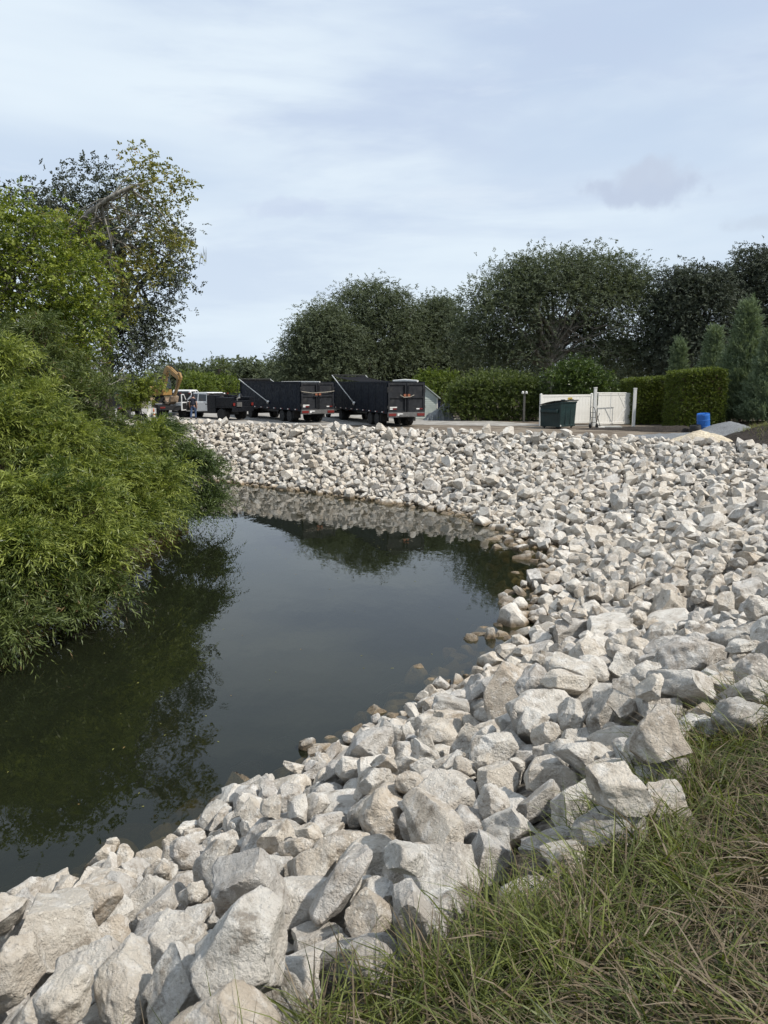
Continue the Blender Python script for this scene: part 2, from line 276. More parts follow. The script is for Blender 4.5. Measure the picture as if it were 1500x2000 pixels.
319,1353,62,-40,-9,-63,29,29,21,19,369,1610,28,-31,-4,-60,70,50,23,11,822,1882,121,-39,-25,-5,38,41,31,2,107,596,251,-40,-28,129,30,20,19,0,64,1218,28,-14,29,73,29,24,22,18,
3,753,161,-18,-63,-53,28,18,14,13,451,1918,20,4,44,50,43,27,26,17,-24,902,108,-59,0,112,36,26,20,2,683,2026,72,19,-18,127,43,38,33,2,32,548,242,-57,8,65,29,25,24,3,
267,1267,57,-11,-33,-147,68,50,44,8,732,2132,79,-19,-8,158,54,38,42,16,796,2010,119,-35,-8,-92,35,32,29,10,1004,2053,152,-26,-19,20,49,41,25,10,602,1977,48,36,1,18,49,42,37,3,
14,279,337,-177,72,5,30,24,19,3,170,1312,34,-165,-76,59,27,26,24,5,201,1144,117,45,-33,-104,30,25,19,5,320,1565,27,-94,-3,55,33,27,25,17,44,1451,-60,71,-22,162,47,34,37,4,
-292,739,40,68,7,-117,39,28,26,16,524,1130,174,9,-21,-19,30,29,27,19,838,1727,173,-6,-5,-41,31,30,16,12,569,1843,77,10,54,-14,34,36,26,1,639,1981,58,26,-2,-82,47,45,40,17,
238,1595,-27,24,-14,-19,41,34,18,13,338,1327,70,43,3,116,34,28,23,3,91,1378,-15,28,11,40,43,31,33,7,317,1869,-7,45,17,-41,59,49,36,8,924,2065,127,54,39,9,40,33,31,10,
529,1556,90,-60,-31,179,43,29,33,2,438,1207,154,45,-29,-141,39,33,16,13,333,1973,-14,-3,-39,49,45,44,45,5,681,1936,74,-17,3,43,79,53,55,1,-66,812,102,-71,22,60,31,30,25,8,
573,1654,80,-3,-19,-75,46,39,33,17,10,1263,-22,24,16,-114,28,27,25,17,449,1841,14,16,-12,54,61,53,51,7,566,2130,56,44,-20,-56,40,34,14,12,652,1537,98,37,-1,-177,62,57,48,7,
-217,809,32,30,-30,-168,33,27,25,15,435,1509,89,49,-62,119,26,18,20,1,-4,334,294,-164,-32,134,26,28,21,18,442,1526,73,-36,4,127,44,45,31,19,29,821,145,-11,-30,27,22,17,15,1,
-12,1148,23,-2,-9,112,19,16,16,8,423,1018,193,30,-26,86,41,34,21,11,909,1857,162,0,19,-122,32,25,14,13,631,1719,82,51,-6,-130,41,39,37,17,45,1314,-14,78,46,-38,21,20,17,19,
145,977,152,-26,16,-161,27,27,17,15,637,2174,62,42,-7,121,28,28,22,2,-174,715,82,39,-33,-39,29,18,19,0,782,1539,146,15,2,-76,37,32,29,15,842,2016,105,37,-22,7,43,31,21,13,
-474,882,-94,-1,8,170,40,27,28,10,853,1890,126,86,-10,-110,37,33,32,15,281,1242,77,65,24,-86,41,33,25,1,-134,490,181,13,-75,-28,37,31,23,3,26,1120,18,-36,-8,76,58,41,36,10,
343,709,299,-83,-46,-88,32,25,13,13,948,1906,141,19,36,-83,77,78,35,11,-822,1968,-64,43,-7,-150,30,25,24,0,142,1274,22,6,45,150,52,44,26,11,-367,861,-51,-37,77,108,31,21,22,9,
-83,974,37,57,-2,-94,27,24,23,9,1053,2217,139,8,-34,-117,40,37,36,9,-118,1083,-26,-65,-14,48,41,34,34,2,32,362,289,-10,-20,-27,38,34,35,18,501,1667,74,-69,22,-83,23,25,21,5,
379,1385,76,17,-37,-45,26,19,21,6,172,524,295,-47,-8,-14,29,22,22,7,286,1287,72,-29,20,13,39,30,18,14,252,855,220,55,-44,-66,34,25,22,9,769,1840,107,-107,67,58,45,40,42,15,
-53,1001,34,-27,-21,44,53,39,17,14,744,1732,132,0,-32,-54,29,22,19,10,884,1940,140,-9,4,-40,35,35,19,13,535,1504,123,43,-6,-101,25,21,11,14,350,1708,6,17,7,178,35,33,25,16,
333,688,286,-82,24,16,28,31,24,2,735,1428,150,14,0,-100,29,28,23,17,569,1266,148,46,-26,-64,27,25,20,8,575,1189,158,-8,21,-48,29,29,24,6,96,1076,78,42,-37,-152,64,61,49,7,
70,1189,26,5,-46,-97,42,37,35,7,800,1904,114,-35,-59,120,38,27,29,4,551,2038,43,-49,12,125,28,27,27,2,-284,950,-50,-40,46,61,35,33,30,16,613,1410,106,20,26,-74,45,38,23,0,
923,1958,133,-41,54,41,38,32,17,12,20,1085,38,84,23,-76,27,18,23,6,494,1188,153,3,60,87,38,30,30,7,1061,2191,158,-175,26,-1,36,29,30,7,737,1774,111,-120,-36,18,32,28,29,19,
362,1439,38,-10,38,92,46,44,34,7,17,1212,-8,-48,25,70,34,33,30,15,789,1623,135,0,-18,-143,22,21,19,5,501,1541,96,1,16,44,26,22,16,7,870,2045,125,27,17,-71,37,33,25,6,
642,1805,90,43,43,-100,30,20,21,9,309,1905,7,-40,20,48,34,27,27,4,593,1211,165,177,46,-35,29,25,16,12,-94,1084,0,-90,-3,29,36,27,30,7,760,1901,113,-12,11,164,34,22,14,11,
554,1946,50,54,26,-72,29,31,24,19,221,1677,-11,-9,-7,40,41,39,25,16,602,1738,62,-39,-7,65,46,45,35,2,374,1843,13,18,47,-169,32,25,19,17,-37,1151,-5,23,-5,-63,40,29,25,3,
-325,806,0,24,-21,-95,44,42,27,10,607,1345,124,27,-38,-54,56,50,48,8,-45,787,119,52,-14,144,27,23,22,3,-80,890,79,-47,11,-75,26,23,12,13,-184,778,54,8,-29,-43,27,19,14,7,
794,2053,103,-13,31,-158,40,34,31,16,261,1693,-7,81,24,72,31,24,23,7,802,1755,140,-50,-48,-148,33,26,17,9,1016,2210,133,21,6,-76,39,31,17,11,779,1994,95,-3,13,-156,39,35,37,6,
272,1597,-12,-56,-19,-179,35,35,27,19,618,2081,44,19,44,-120,54,46,38,1,700,1600,140,-45,-46,-6,23,17,16,1,643,1506,97,-9,-17,55,25,22,21,3,278,1964,-62,78,-5,-93,33,27,19,19,
187,1289,35,-37,-67,31,39,29,24,2,-284,465,155,-5,16,-6,80,51,38,11,222,1148,89,-2,20,66,72,68,50,16,690,1505,127,72,-67,89,38,26,20,14,267,589,312,84,0,-74,21,17,16,6,
866,1761,145,11,-26,-160,42,38,27,6,932,2101,121,57,16,-28,49,36,35,2,623,1742,93,43,34,146,24,21,16,1,406,1632,56,-32,-14,-56,31,29,22,5,404,1993,7,-105,-44,-63,31,26,24,1,
519,2013,38,-13,21,125,29,21,22,6,430,1312,107,26,5,10,31,26,14,11,316,1381,50,24,-21,173,40,35,29,4,832,1674,123,14,-5,119,66,41,44,10,392,1523,95,-49,-48,46,24,24,9,14,
368,2006,-18,15,-38,-17,63,52,40,4,376,1790,2,-19,13,-54,46,41,32,2,-51,1195,-39,1,-13,-12,78,46,40,9,594,2095,50,-65,83,170,26,21,22,17,395,2150,-20,125,-30,-155,37,29,31,2,
487,1206,157,-23,46,87,24,26,10,12,22,505,249,45,16,142,29,22,17,16,1003,1999,147,59,22,-87,44,32,35,19,-21,1136,8,-3,-12,144,29,24,26,6,214,1741,-26,66,74,-166,26,18,19,17,
597,1264,142,-34,30,-158,47,46,42,4,372,1614,46,-16,5,16,24,23,14,10,764,1616,121,-62,3,-68,48,39,31,0,498,1486,70,8,-32,-86,49,53,45,9,174,1264,40,-71,49,-92,36,30,24,18,
611,1237,179,-8,-16,34,48,37,29,7,354,1538,39,-70,0,-99,34,28,23,3,845,2157,115,29,-15,-81,27,21,21,6,672,1888,91,9,24,180,25,23,24,0,47,941,102,-43,37,87,52,36,42,15,
-261,601,89,34,-48,-65,64,46,47,6,615,1799,78,-46,-63,76,35,31,22,9,192,1616,-38,-21,-33,54,60,41,42,6,971,2161,128,-13,-44,71,32,27,18,8,383,2106,-21,8,0,-145,43,38,35,18,
345,1361,59,20,36,6,37,31,25,3,107,1408,-29,18,11,120,56,46,36,2,376,2005,14,51,15,-97,24,18,20,19,674,1707,87,60,-42,-78,67,49,51,15,-18,415,247,44,0,-135,27,24,14,12,
142,450,310,51,-7,-154,22,18,17,3,2,1129,24,-11,-49,13,25,24,20,3,243,722,258,-4,-46,-31,23,17,18,15,551,1983,45,135,53,-48,41,36,17,13,287,861,194,-18,-44,-57,67,63,47,8,
620,2016,58,-39,26,161,41,36,34,17,785,1662,121,-63,39,148,39,35,22,13,-105,271,294,49,8,-142,49,40,28,19,382,1760,15,43,-63,179,38,27,22,4,296,1898,-46,6,8,79,35,36,26,9,
490,1659,50,43,-19,-117,36,34,26,10,-387,878,-66,-10,5,-170,22,23,21,16,874,1921,136,96,2,-63,22,23,19,18,202,1527,-21,-96,-33,85,31,29,20,5,560,1693,67,23,-18,169,29,21,22,3,
441,1659,66,-60,-5,-114,23,23,15,8,36,1193,-3,-12,44,-50,35,28,16,14,918,1876,148,20,-46,32,52,33,29,0,504,2092,25,-74,13,167,41,27,19,13,533,2031,16,3,13,53,50,51,38,16,
482,2067,22,-97,-32,114,40,37,27,5,-258,502,154,-52,54,24,43,36,31,18,795,1728,124,28,57,-166,27,19,18,4,-155,818,66,22,49,67,41,32,31,2,-63,1146,-11,-70,53,157,34,25,20,15,
-62,1093,-8,102,-49,-121,54,33,39,16,-234,665,69,72,-19,-171,31,29,24,17,445,1264,124,42,-16,7,28,23,19,4,882,1908,125,36,32,155,32,22,13,11,488,1257,134,-5,6,89,39,28,21,1,
543,2079,25,-68,9,146,47,33,22,14,604,1774,71,53,-1,129,32,27,19,12,513,1640,64,56,25,123,22,19,20,16,690,1620,100,-40,-14,-40,38,33,35,6,962,1889,166,11,13,-20,28,22,21,5,
-58,1038,14,-2,5,145,65,51,34,4,-350,792,-12,3,24,116,28,22,18,5,943,2177,130,-23,13,118,22,19,14,19,522,1806,47,-32,0,-44,58,40,42,1,896,1948,113,23,-27,-27,74,55,50,18,
-123,651,117,31,12,91,41,37,32,19,393,1629,41,48,-35,-100,34,29,25,4,340,1762,-12,26,-3,6,65,55,34,17,-220,380,209,-57,-27,26,43,33,34,18,699,2118,79,-28,1,-44,27,21,11,14,
601,1824,77,-15,-6,-149,48,37,32,4,599,1932,56,7,-4,-138,35,29,32,6,349,634,342,-62,-47,2,36,41,31,2,501,1872,41,36,-14,57,36,26,24,17,296,983,162,93,5,-66,46,41,39,0,
877,1745,122,31,-5,-139,47,48,32,10,454,959,204,-91,-58,3,66,58,52,2,671,1995,74,-13,-24,-105,26,27,23,19,796,2130,78,1,25,159,44,43,35,19,196,1548,-36,33,-11,-101,42,46,20,14,
-386,507,109,-63,50,33,47,39,28,5,720,1645,111,30,45,104,35,26,20,3,747,2021,94,25,-19,-112,36,30,27,5,571,1610,90,-3,6,97,30,29,24,17,387,1665,34,-24,28,16,30,26,15,12,
501,1701,46,39,12,-106,53,43,41,1,152,1425,-16,-60,-34,107,25,19,19,6,501,1131,179,-26,-55,10,21,16,13,4,-5,1069,36,28,-55,5,34,27,31,19,541,1956,37,-2,-15,-172,26,25,16,3,
418,1371,88,11,6,-153,19,20,18,15,1043,2077,144,40,-42,14,39,27,19,11,193,1360,10,-108,-60,-26,36,36,27,0,764,1750,133,-33,32,-132,38,24,23,9,46,841,139,-25,-70,-55,26,22,12,14,
227,821,200,10,10,141,92,73,38,13,294,629,296,-32,24,96,46,43,31,2,26,660,184,159,16,-154,36,27,23,15,695,1881,97,-27,3,70,31,25,22,16,655,2058,60,75,53,-73,27,19,19,3,
649,1924,76,-18,-49,62,28,25,17,16,-309,932,-55,17,64,-175,19,16,14,5,406,1311,99,86,25,-91,27,23,16,10,783,2024,97,79,-46,-5,27,26,21,4,380,1903,5,18,-2,-141,22,22,17,4,
301,1830,-1,20,27,-174,41,30,32,1,316,1965,-43,105,-9,-169,38,37,38,1,722,1702,100,-110,-3,34,23,25,22,15,-87,992,30,-35,-18,166,27,23,13,14,124,1302,5,32,-22,-47,27,23,17,3,
266,1859,-55,55,-42,-71,28,24,17,8,-266,475,180,25,-30,-171,38,35,28,9,648,1268,172,15,88,-68,29,24,18,10,1096,2142,172,73,55,-165,36,32,28,0,754,1678,103,-11,1,-110,59,42,43,10,
564,1210,156,-15,6,32,23,25,21,4,652,1723,103,-5,-2,39,25,21,23,19,435,1978,9,7,-7,122,36,30,30,3,634,1830,87,45,4,-114,22,20,13,13,573,2038,25,63,-74,-47,46,46,41,4,
62,557,247,-52,16,4,24,18,15,17,947,2164,106,74,-27,9,52,48,27,14,776,1507,138,-31,-27,-152,25,24,11,14,473,1205,137,35,-56,40,33,26,26,2,-95,1012,10,52,-10,143,59,50,26,14,
359,1150,138,18,-4,92,25,21,12,11,562,1278,134,5,39,-110,24,20,14,18,356,570,342,38,25,133,60,41,24,14,658,1963,73,36,27,-95,28,26,24,10,-190,649,89,42,-27,-53,51,32,30,18,
796,1866,111,62,-15,-176,32,25,23,10,327,1748,7,39,18,-12,27,22,16,8,1089,2175,146,-11,-40,8,66,49,47,4,899,1743,147,-58,-5,109,28,32,28,4,817,1788,131,2,-13,-62,50,40,31,7,
626,1467,100,40,-32,-65,27,21,20,5,425,1654,49,-2,-28,27,30,28,28,0,372,1834,-10,-31,1,-26,46,49,33,9,162,1371,-12,45,33,165,39,33,28,17,572,1899,59,-27,51,95,26,19,18,10,
715,1959,98,-17,-57,-110,32,31,26,2,644,1752,81,38,39,-137,44,31,32,17,995,2165,118,-53,-30,8,54,40,31,15,10,676,177,1,12,-63,22,16,13,7,-370,587,75,-59,-20,-31,69,55,49,17,
-312,770,0,45,73,-164,54,46,39,7,-75,463,225,25,2,63,23,19,18,4,657,1846,86,76,-17,-23,35,26,25,16,247,1815,-54,-46,-18,92,41,26,26,1,752,1801,110,37,-4,-95,38,27,29,5,
601,1694,72,7,3,71,40,35,35,19,280,1647,-18,49,-30,-67,50,40,22,11,470,2102,2,1,-13,145,55,52,42,3,-305,374,190,-89,-17,2,41,34,38,0,793,1698,107,4,15,-80,47,39,35,3,
35,983,61,-6,-7,-3,89,61,54,9,759,2065,87,-85,-18,16,35,29,25,8,174,1692,-64,-104,18,48,28,24,22,0,63,649,207,52,26,-131,32,26,25,16,542,880,259,19,30,94,100,74,68,9,
855,1988,97,42,-8,-142,49,43,43,7,500,1735,53,-77,-6,-29,29,28,28,19,538,1288,121,36,-2,-91,62,44,46,10,113,1353,-10,-28,1,71,42,31,21,11,824,1651,140,-8,67,-121,26,20,19,5,
1039,2162,135,41,37,-166,30,27,23,10,-78,438,232,151,38,-34,38,31,37,7,88,626,222,27,-1,-154,49,34,30,2,477,1966,19,-46,35,109,25,19,16,5,315,601,332,-16,13,-169,30,20,17,17,
990,2112,131,-8,-21,-40,51,38,28,16,616,1527,82,87,-12,-87,37,33,28,3,-9,286,308,13,19,164,33,23,25,2,-61,271,320,-21,-48,-118,27,24,13,14,1089,2127,147,0,49,78,41,42,31,0,
-260,367,215,55,-57,-140,30,26,24,2,735,1822,93,-30,72,123,31,31,24,17,249,574,313,-13,43,77,31,28,21,17,365,1676,7,-42,-18,29,63,47,38,15,205,1581,-38,-84,32,80,30,27,22,18,
390,2050,-14,45,24,-127,62,51,34,0,699,1830,95,-35,-9,-52,23,22,18,2,74,568,253,-38,-7,-109,26,22,10,12,655,1597,94,-37,-7,68,28,23,14,13,391,1958,-18,-41,16,132,32,28,26,19,
529,1708,58,-18,-21,-169,34,35,14,13,522,2117,11,-5,36,134,57,46,43,19,157,1390,-6,-17,-59,-41,22,20,10,14,945,1969,143,91,-8,170,26,29,24,9,244,509,328,-28,-43,-17,34,31,14,14,
877,1891,111,-47,-44,39,30,31,29,16,66,449,276,-38,4,122,31,22,11,11,879,2092,112,113,-4,-119,31,32,22,1,651,1633,97,40,9,-110,57,36,26,14,818,2081,86,-25,-3,1,58,50,44,5,
23,312,311,15,20,-154,29,23,19,9,649,1554,125,115,-40,-97,24,26,22,19,40,584,224,41,10,120,32,27,19,3,307,529,355,-25,-32,-95,35,34,27,4,396,588,351,86,58,-175,44,32,26,9,
340,2065,-28,33,29,-180,37,33,31,15,367,1310,80,87,28,-67,42,33,23,17,538,1798,71,29,0,100,24,16,15,18,214,1663,-33,0,-29,-118,43,44,30,10,769,2121,83,38,13,-77,28,20,18,10,
715,2098,70,-55,-33,-90,40,30,21,15,99,1277,7,-26,24,60,30,28,22,17,252,1377,29,61,-29,-105,35,25,28,7,813,2208,69,-77,58,5,30,31,26,17,-188,799,36,-45,0,51,39,35,18,11,
911,1778,133,17,5,46,56,41,31,8,1007,2188,129,-54,-5,101,18,17,16,7,675,1408,112,-4,21,167,109,129,29,12,212,641,275,72,50,141,34,25,24,17,206,1732,-53,-7,-29,-17,49,39,33,0,
-291,267,298,33,-14,-166,32,23,11,13,512,1898,36,-85,-3,139,44,36,30,4,-235,890,-10,66,33,-117,37,33,22,4,-20,1270,-33,-30,23,-175,45,35,28,8,415,1831,21,42,-76,-37,23,20,12,12,
608,1539,103,5,48,147,31,22,23,7,-73,546,182,10,-29,-10,33,31,17,14,260,1529,1,-22,7,-164,44,38,29,7,79,543,247,30,25,-163,28,25,12,11,47,1222,7,-19,-56,-5,33,26,15,14,
-298,409,188,-21,-47,-45,25,24,19,5,-70,830,81,-101,26,-68,33,34,27,6,-244,322,251,52,28,156,24,17,20,18,230,1634,-34,-110,-50,55,29,22,20,4,394,1946,1,-4,-35,-8,25,23,15,6,
593,1869,63,45,-12,-58,30,19,12,13,248,1496,-7,-52,17,33,52,40,39,18,206,1390,2,41,24,-179,44,31,32,4,581,1920,62,-21,-2,-104,23,20,14,2,347,1185,118,66,-5,86,36,36,25,9,
-6,271,323,47,13,-76,21,21,18,10,-101,1046,11,61,32,161,30,22,21,5,324,577,345,-60,13,45,41,37,33,17,-440,627,24,-109,13,40,51,44,40,0,-325,419,169,-72,7,129,34,22,22,8,
852,2088,94,-16,-6,73,30,24,22,10,435,1905,-1,-41,-6,45,36,36,18,11,471,1795,20,-37,-5,-81,44,35,20,13,-198,265,295,-12,65,101,25,27,17,17,544,1711,70,-30,-29,-83,28,26,23,18,
136,576,262,109,-30,-82,25,23,18,2,79,1150,39,-141,6,13,39,32,27,5,-111,553,159,-16,-17,7,59,41,41,9,-481,676,3,75,67,-135,33,38,28,6,-142,1109,-39,-26,-4,35,25,18,19,0,
182,1419,-11,2,26,88,48,35,37,8,66,313,322,-17,-5,-1,30,17,16,10,-425,713,14,-72,47,6,41,38,28,5,549,1660,55,-36,-3,-124,50,44,32,2,627,1777,74,-35,19,55,24,23,17,15,
642,1245,169,112,16,-11,45,33,31,2,-371,633,62,-53,-26,137,45,38,22,14,868,2046,98,28,2,-154,62,48,46,8,257,1771,-43,129,-50,-106,44,36,19,12,584,1786,48,-14,27,80,35,23,25,16,
356,1542,15,-9,-47,18,31,24,20,18,783,2057,76,-29,20,47,45,32,30,7,640,1624,112,34,31,-93,27,25,15,11,792,1784,97,-33,2,136,63,59,45,16,359,1516,17,6,-4,-153,32,33,13,14,
71,574,240,-41,34,-91,24,20,17,5,-10,1348,-62,30,-18,-40,36,34,26,17,-459,595,43,-17,-19,84,34,30,15,13,224,1095,121,2,-47,156,27,25,21,7,74,1285,-15,-22,43,40,50,39,26,7,
225,1567,-29,10,-39,-37,36,28,22,9,214,1460,-16,-4,-8,8,73,52,39,9,805,1434,163,0,15,11,73,76,62,19,783,1768,127,19,33,-126,46,38,32,7,864,1655,140,-4,-1,-97,52,42,22,11,
-33,802,105,-26,19,-142,53,47,19,13,245,1576,-21,45,-31,-180,22,17,14,6,466,1503,79,30,-40,48,29,24,12,11,631,2162,32,-2,-24,-35,61,54,28,11,490,2026,9,-61,23,141,32,26,20,10,
943,1833,149,16,-66,-20,43,36,27,9,-88,370,247,-78,15,14,25,22,20,7,597,1243,155,56,-41,-14,24,19,22,16,331,550,338,-17,36,76,30,26,18,11,569,1339,120,106,43,-58,25,24,16,0,
907,2040,110,-1,3,49,45,30,21,14,337,1120,130,91,37,78,33,26,26,8,900,2007,100,-21,-1,-25,49,43,38,19,-237,1015,-50,-62,-14,-19,30,28,15,14,-356,534,105,50,-25,-137,30,21,22,1,
106,1239,12,136,-13,-104,47,41,27,3,-468,563,43,-130,-62,102,37,40,28,4,372,1373,55,-15,11,-84,35,31,25,18,363,597,353,-32,-23,78,35,23,23,18,527,1724,37,15,4,104,41,32,31,3,
151,1444,-34,7,36,115,35,31,21,0,472,1939,13,-36,-10,8,21,18,15,5,666,2047,73,35,-60,-69,27,19,12,11,437,1374,79,-49,-24,140,30,28,20,7,814,2032,89,14,30,21,39,36,25,19,
-387,421,145,-21,6,133,43,39,39,5,766,1869,91,-15,-32,3,32,28,28,16,1024,2127,134,54,9,9,22,22,15,4,1049,2109,137,4,-18,-151,52,50,42,18,996,2051,117,20,-13,-134,47,39,39,2,
848,2115,92,37,-13,17,24,19,15,17,619,932,242,9,46,95,44,35,34,17,263,837,197,-72,-69,-51,22,25,11,14,147,1491,-47,-47,-16,14,34,24,20,16,592,1166,166,3,16,127,33,27,29,2,
472,1877,10,-54,6,-122,37,28,27,1,-378,534,87,-113,-20,57,46,43,35,15,-233,452,177,38,-42,15,25,20,18,16,-229,297,252,-13,25,142,48,38,41,17,-137,852,63,-31,-48,-108,31,20,11,14,
-255,576,121,-55,14,70,25,26,23,9,178,970,133,26,-4,163,78,73,44,14,493,744,289,99,-26,-165,27,23,22,8,838,1386,163,32,-23,-125,60,51,44,4,491,1830,32,49,-3,-176,35,27,30,8,
49,1160,7,-43,33,-173,38,26,23,0,620,1919,59,51,-34,-57,24,26,11,14,-391,673,39,31,20,-173,50,41,31,10,-186,601,106,-20,-15,-4,68,40,41,9,350,1645,5,-95,-49,-173,24,22,21,5,
376,1891,-6,-12,18,72,26,25,16,1,-199,749,51,-1,-4,-162,36,31,25,15,407,1538,63,-10,30,135,31,24,23,9,484,1986,5,3,11,-31,42,36,18,12,645,1814,66,1,20,-141,60,53,41,4,
651,1786,83,27,-31,90,22,19,16,15,383,2024,-1,99,26,-8,22,22,10,14,843,1957,111,32,0,-160,24,20,18,10,326,1205,85,57,14,-93,73,62,32,11,469,1889,22,58,-30,-119,29,21,12,11,
18,284,317,-18,-8,12,25,32,14,14,537,1972,24,36,-10,3,39,29,27,18,341,1145,113,56,-15,29,58,48,25,11,-462,741,-24,14,24,-87,35,35,26,0,455,826,290,67,55,-18,47,32,37,17,
420,758,312,-2,8,-53,40,29,24,17,361,1016,168,52,-34,159,49,33,20,12,945,1647,156,30,-11,128,76,68,34,12,-79,521,195,23,46,161,22,17,14,7,494,2144,8,-53,-42,32,45,37,16,13,
402,1560,61,-80,-16,2,37,31,18,12,-449,670,13,-39,45,111,39,29,25,17,576,1879,44,0,-28,-160,33,35,33,4,826,1737,113,-35,-46,22,54,52,47,6,835,1931,106,-25,21,-74,29,23,17,19,
717,1360,155,-56,30,161,30,30,21,5,759,2199,61,-43,60,-17,42,36,34,0,502,1789,26,3,-17,-137,36,31,30,10,244,572,294,10,31,163,29,25,14,13,248,856,199,-12,1,34,24,22,19,0,
569,1803,64,-42,3,170,38,24,27,10,995,2201,114,-27,4,-103,43,40,34,6,537,1096,181,51,29,-128,28,20,22,18,-282,751,20,23,-15,167,39,31,31,19,221,1760,-31,-30,13,-18,33,22,19,0,
-226,333,236,-38,51,71,26,19,13,13,379,616,341,-19,-31,65,39,34,29,18,-254,332,221,49,22,-180,48,41,34,3,-134,357,234,19,10,-177,23,16,17,1,-370,450,126,73,-50,-151,35,26,23,19,
9,567,212,2,-13,-26,38,51,32,2,83,1311,-12,-34,-40,-27,53,40,38,3,373,1351,71,6,-10,-114,35,29,33,19,579,949,261,7,76,27,72,54,48,1,-318,432,149,10,-15,74,43,36,32,1,
754,1426,173,69,3,-105,44,31,24,14,-157,678,92,-53,17,63,37,30,27,7,-249,911,-28,-14,-47,-31,34,32,32,2,-349,512,114,53,30,-103,23,19,18,1,844,1394,189,-88,1,-170,37,28,30,18,
-68,283,291,-28,11,10,35,24,25,6,-306,531,120,-55,9,-10,47,44,28,3,175,1154,61,74,-41,-158,70,66,48,3,1046,2022,162,36,-8,-102,44,36,31,7,-121,1126,-50,7,-18,-23,90,58,20,11,
-444,697,-2,-37,-45,16,32,27,21,8,648,1165,201,17,-21,168,68,47,25,14,-211,689,66,2,-39,-111,33,28,30,19,-14,534,209,-24,50,118,16,13,12,4,-102,862,65,9,-11,150,46,36,25,13,
446,1681,34,-31,22,118,63,59,55,7,513,1951,25,-23,7,34,29,25,21,17,-155,598,133,27,-1,-159,20,17,19,18,-158,363,228,62,-14,-128,24,18,19,10,765,1295,193,-38,-30,-120,34,28,22,6,
-425,595,38,-167,14,-133,45,30,35,9,393,1712,9,28,-61,71,39,28,31,3,17,1315,-44,22,6,-180,47,34,31,1,450,1934,-3,-9,-30,38,30,28,23,1,399,1920,-9,30,-6,-89,51,34,34,1,
665,1747,99,-11,13,-69,23,25,14,14,1032,2227,120,32,12,133,45,37,19,12,512,1593,67,33,3,-138,58,56,28,12,936,1809,171,0,-47,-87,27,24,22,0,243,1701,-33,-32,5,75,56,41,39,0,
498,1866,19,20,-4,-77,36,31,28,4,328,1633,-4,-14,-38,9,35,28,21,4,233,640,288,-44,-35,-104,39,30,24,15,577,1628,78,-5,-3,-137,28,23,22,9,961,2067,124,-28,3,-174,26,25,26,5,
674,2163,62,-79,-62,52,40,33,28,19,333,1609,5,-36,7,59,35,33,33,0,719,1678,88,-3,-39,-41,34,38,31,1,939,1780,156,10,1,-171,55,48,39,7,-404,504,90,146,-60,179,33,30,28,17,
-115,367,243,-36,-30,-32,27,27,26,10,-520,677,-31,-42,-22,129,32,21,20,18,953,1695,166,-64,16,5,50,38,30,8,-239,976,-43,5,-52,11,31,26,28,9,-258,888,-21,69,-16,-50,24,25,13,13,
45,1294,-34,11,41,173,39,35,24,0,-35,1064,20,-71,20,19,30,20,24,8,-412,626,40,10,7,-107,26,24,16,11,185,1084,116,33,-40,46,24,23,22,19,1066,1959,168,10,-1,-138,37,38,35,2,
-122,730,97,82,19,-126,37,42,21,13,107,335,340,10,-22,-28,37,30,23,10,429,648,325,21,56,-130,35,29,13,14,483,862,279,-3,-3,-53,54,46,27,12,88,599,238,-22,-49,-119,33,30,22,1,
1053,1791,156,16,17,138,43,33,32,4,951,1729,151,-51,1,9,60,50,52,8,-281,316,234,-178,-31,-84,32,29,28,4,-251,831,-3,24,-43,-27,32,30,26,17,1094,2062,171,5,21,136,41,32,26,10,
-116,761,90,-21,-53,150,32,34,28,18,223,1345,28,36,34,-159,28,23,23,7,-335,493,123,87,-12,-158,28,19,18,4,-137,313,255,-17,-17,-24,35,38,18,14,883,1599,146,1,-22,81,62,57,51,4,
304,1176,96,-3,22,59,31,28,18,11,293,571,321,-1,-24,-102,36,27,25,2,283,585,302,12,41,138,24,25,13,11,294,1366,36,33,11,124,50,39,32,19,234,984,149,12,30,133,36,29,31,7,
180,838,197,-44,70,98,29,25,14,13,1097,1902,160,-48,-6,-126,39,28,28,7,-435,560,49,-56,-33,-138,32,29,26,15,911,1635,162,36,47,-122,35,31,18,12,239,1531,-20,-54,4,38,49,35,34,17,
-43,1119,1,-38,16,40,41,31,15,13,128,1247,21,-17,33,158,24,20,16,19,340,983,160,36,-1,-70,59,54,50,19,746,1885,92,-46,-38,157,28,25,23,15,457,1743,17,15,13,176,86,73,46,6,
286,1583,8,-33,10,26,25,16,14,6,245,1431,20,16,-23,28,33,34,25,3,563,1919,34,44,24,-169,57,42,38,19,114,1554,-61,51,-54,-44,38,25,26,7,610,2029,37,-26,-48,-177,43,45,21,13,
701,1157,201,-62,-51,-128,44,36,26,18,861,1546,175,8,0,82,33,30,18,12,850,1623,148,48,-12,8,33,31,23,9,209,1654,-53,-8,-7,11,29,23,11,11,367,1869,-9,-66,8,-83,26,18,18,17,
140,895,141,-96,2,143,44,39,43,6,-128,528,177,40,-34,-68,33,26,19,2,754,1269,168,-27,-6,33,44,42,42,0,815,2152,86,-25,42,-93,26,25,20,17,426,1578,41,15,-34,-79,58,46,42,10,
-134,599,130,19,-27,-21,32,28,19,5,877,1780,127,-7,0,-174,28,25,19,9,786,2200,63,-135,45,65,28,22,18,6,712,2053,61,56,22,174,37,30,26,2,532,1629,63,39,-31,-99,35,30,24,2,
399,1856,9,-40,-28,1,38,26,27,9,139,1390,-23,0,-57,126,27,21,19,3,1055,1899,154,-4,37,51,41,44,24,12,371,2128,-39,-45,-71,1,23,19,17,1,956,2123,121,1,-13,-37,25,29,18,6,
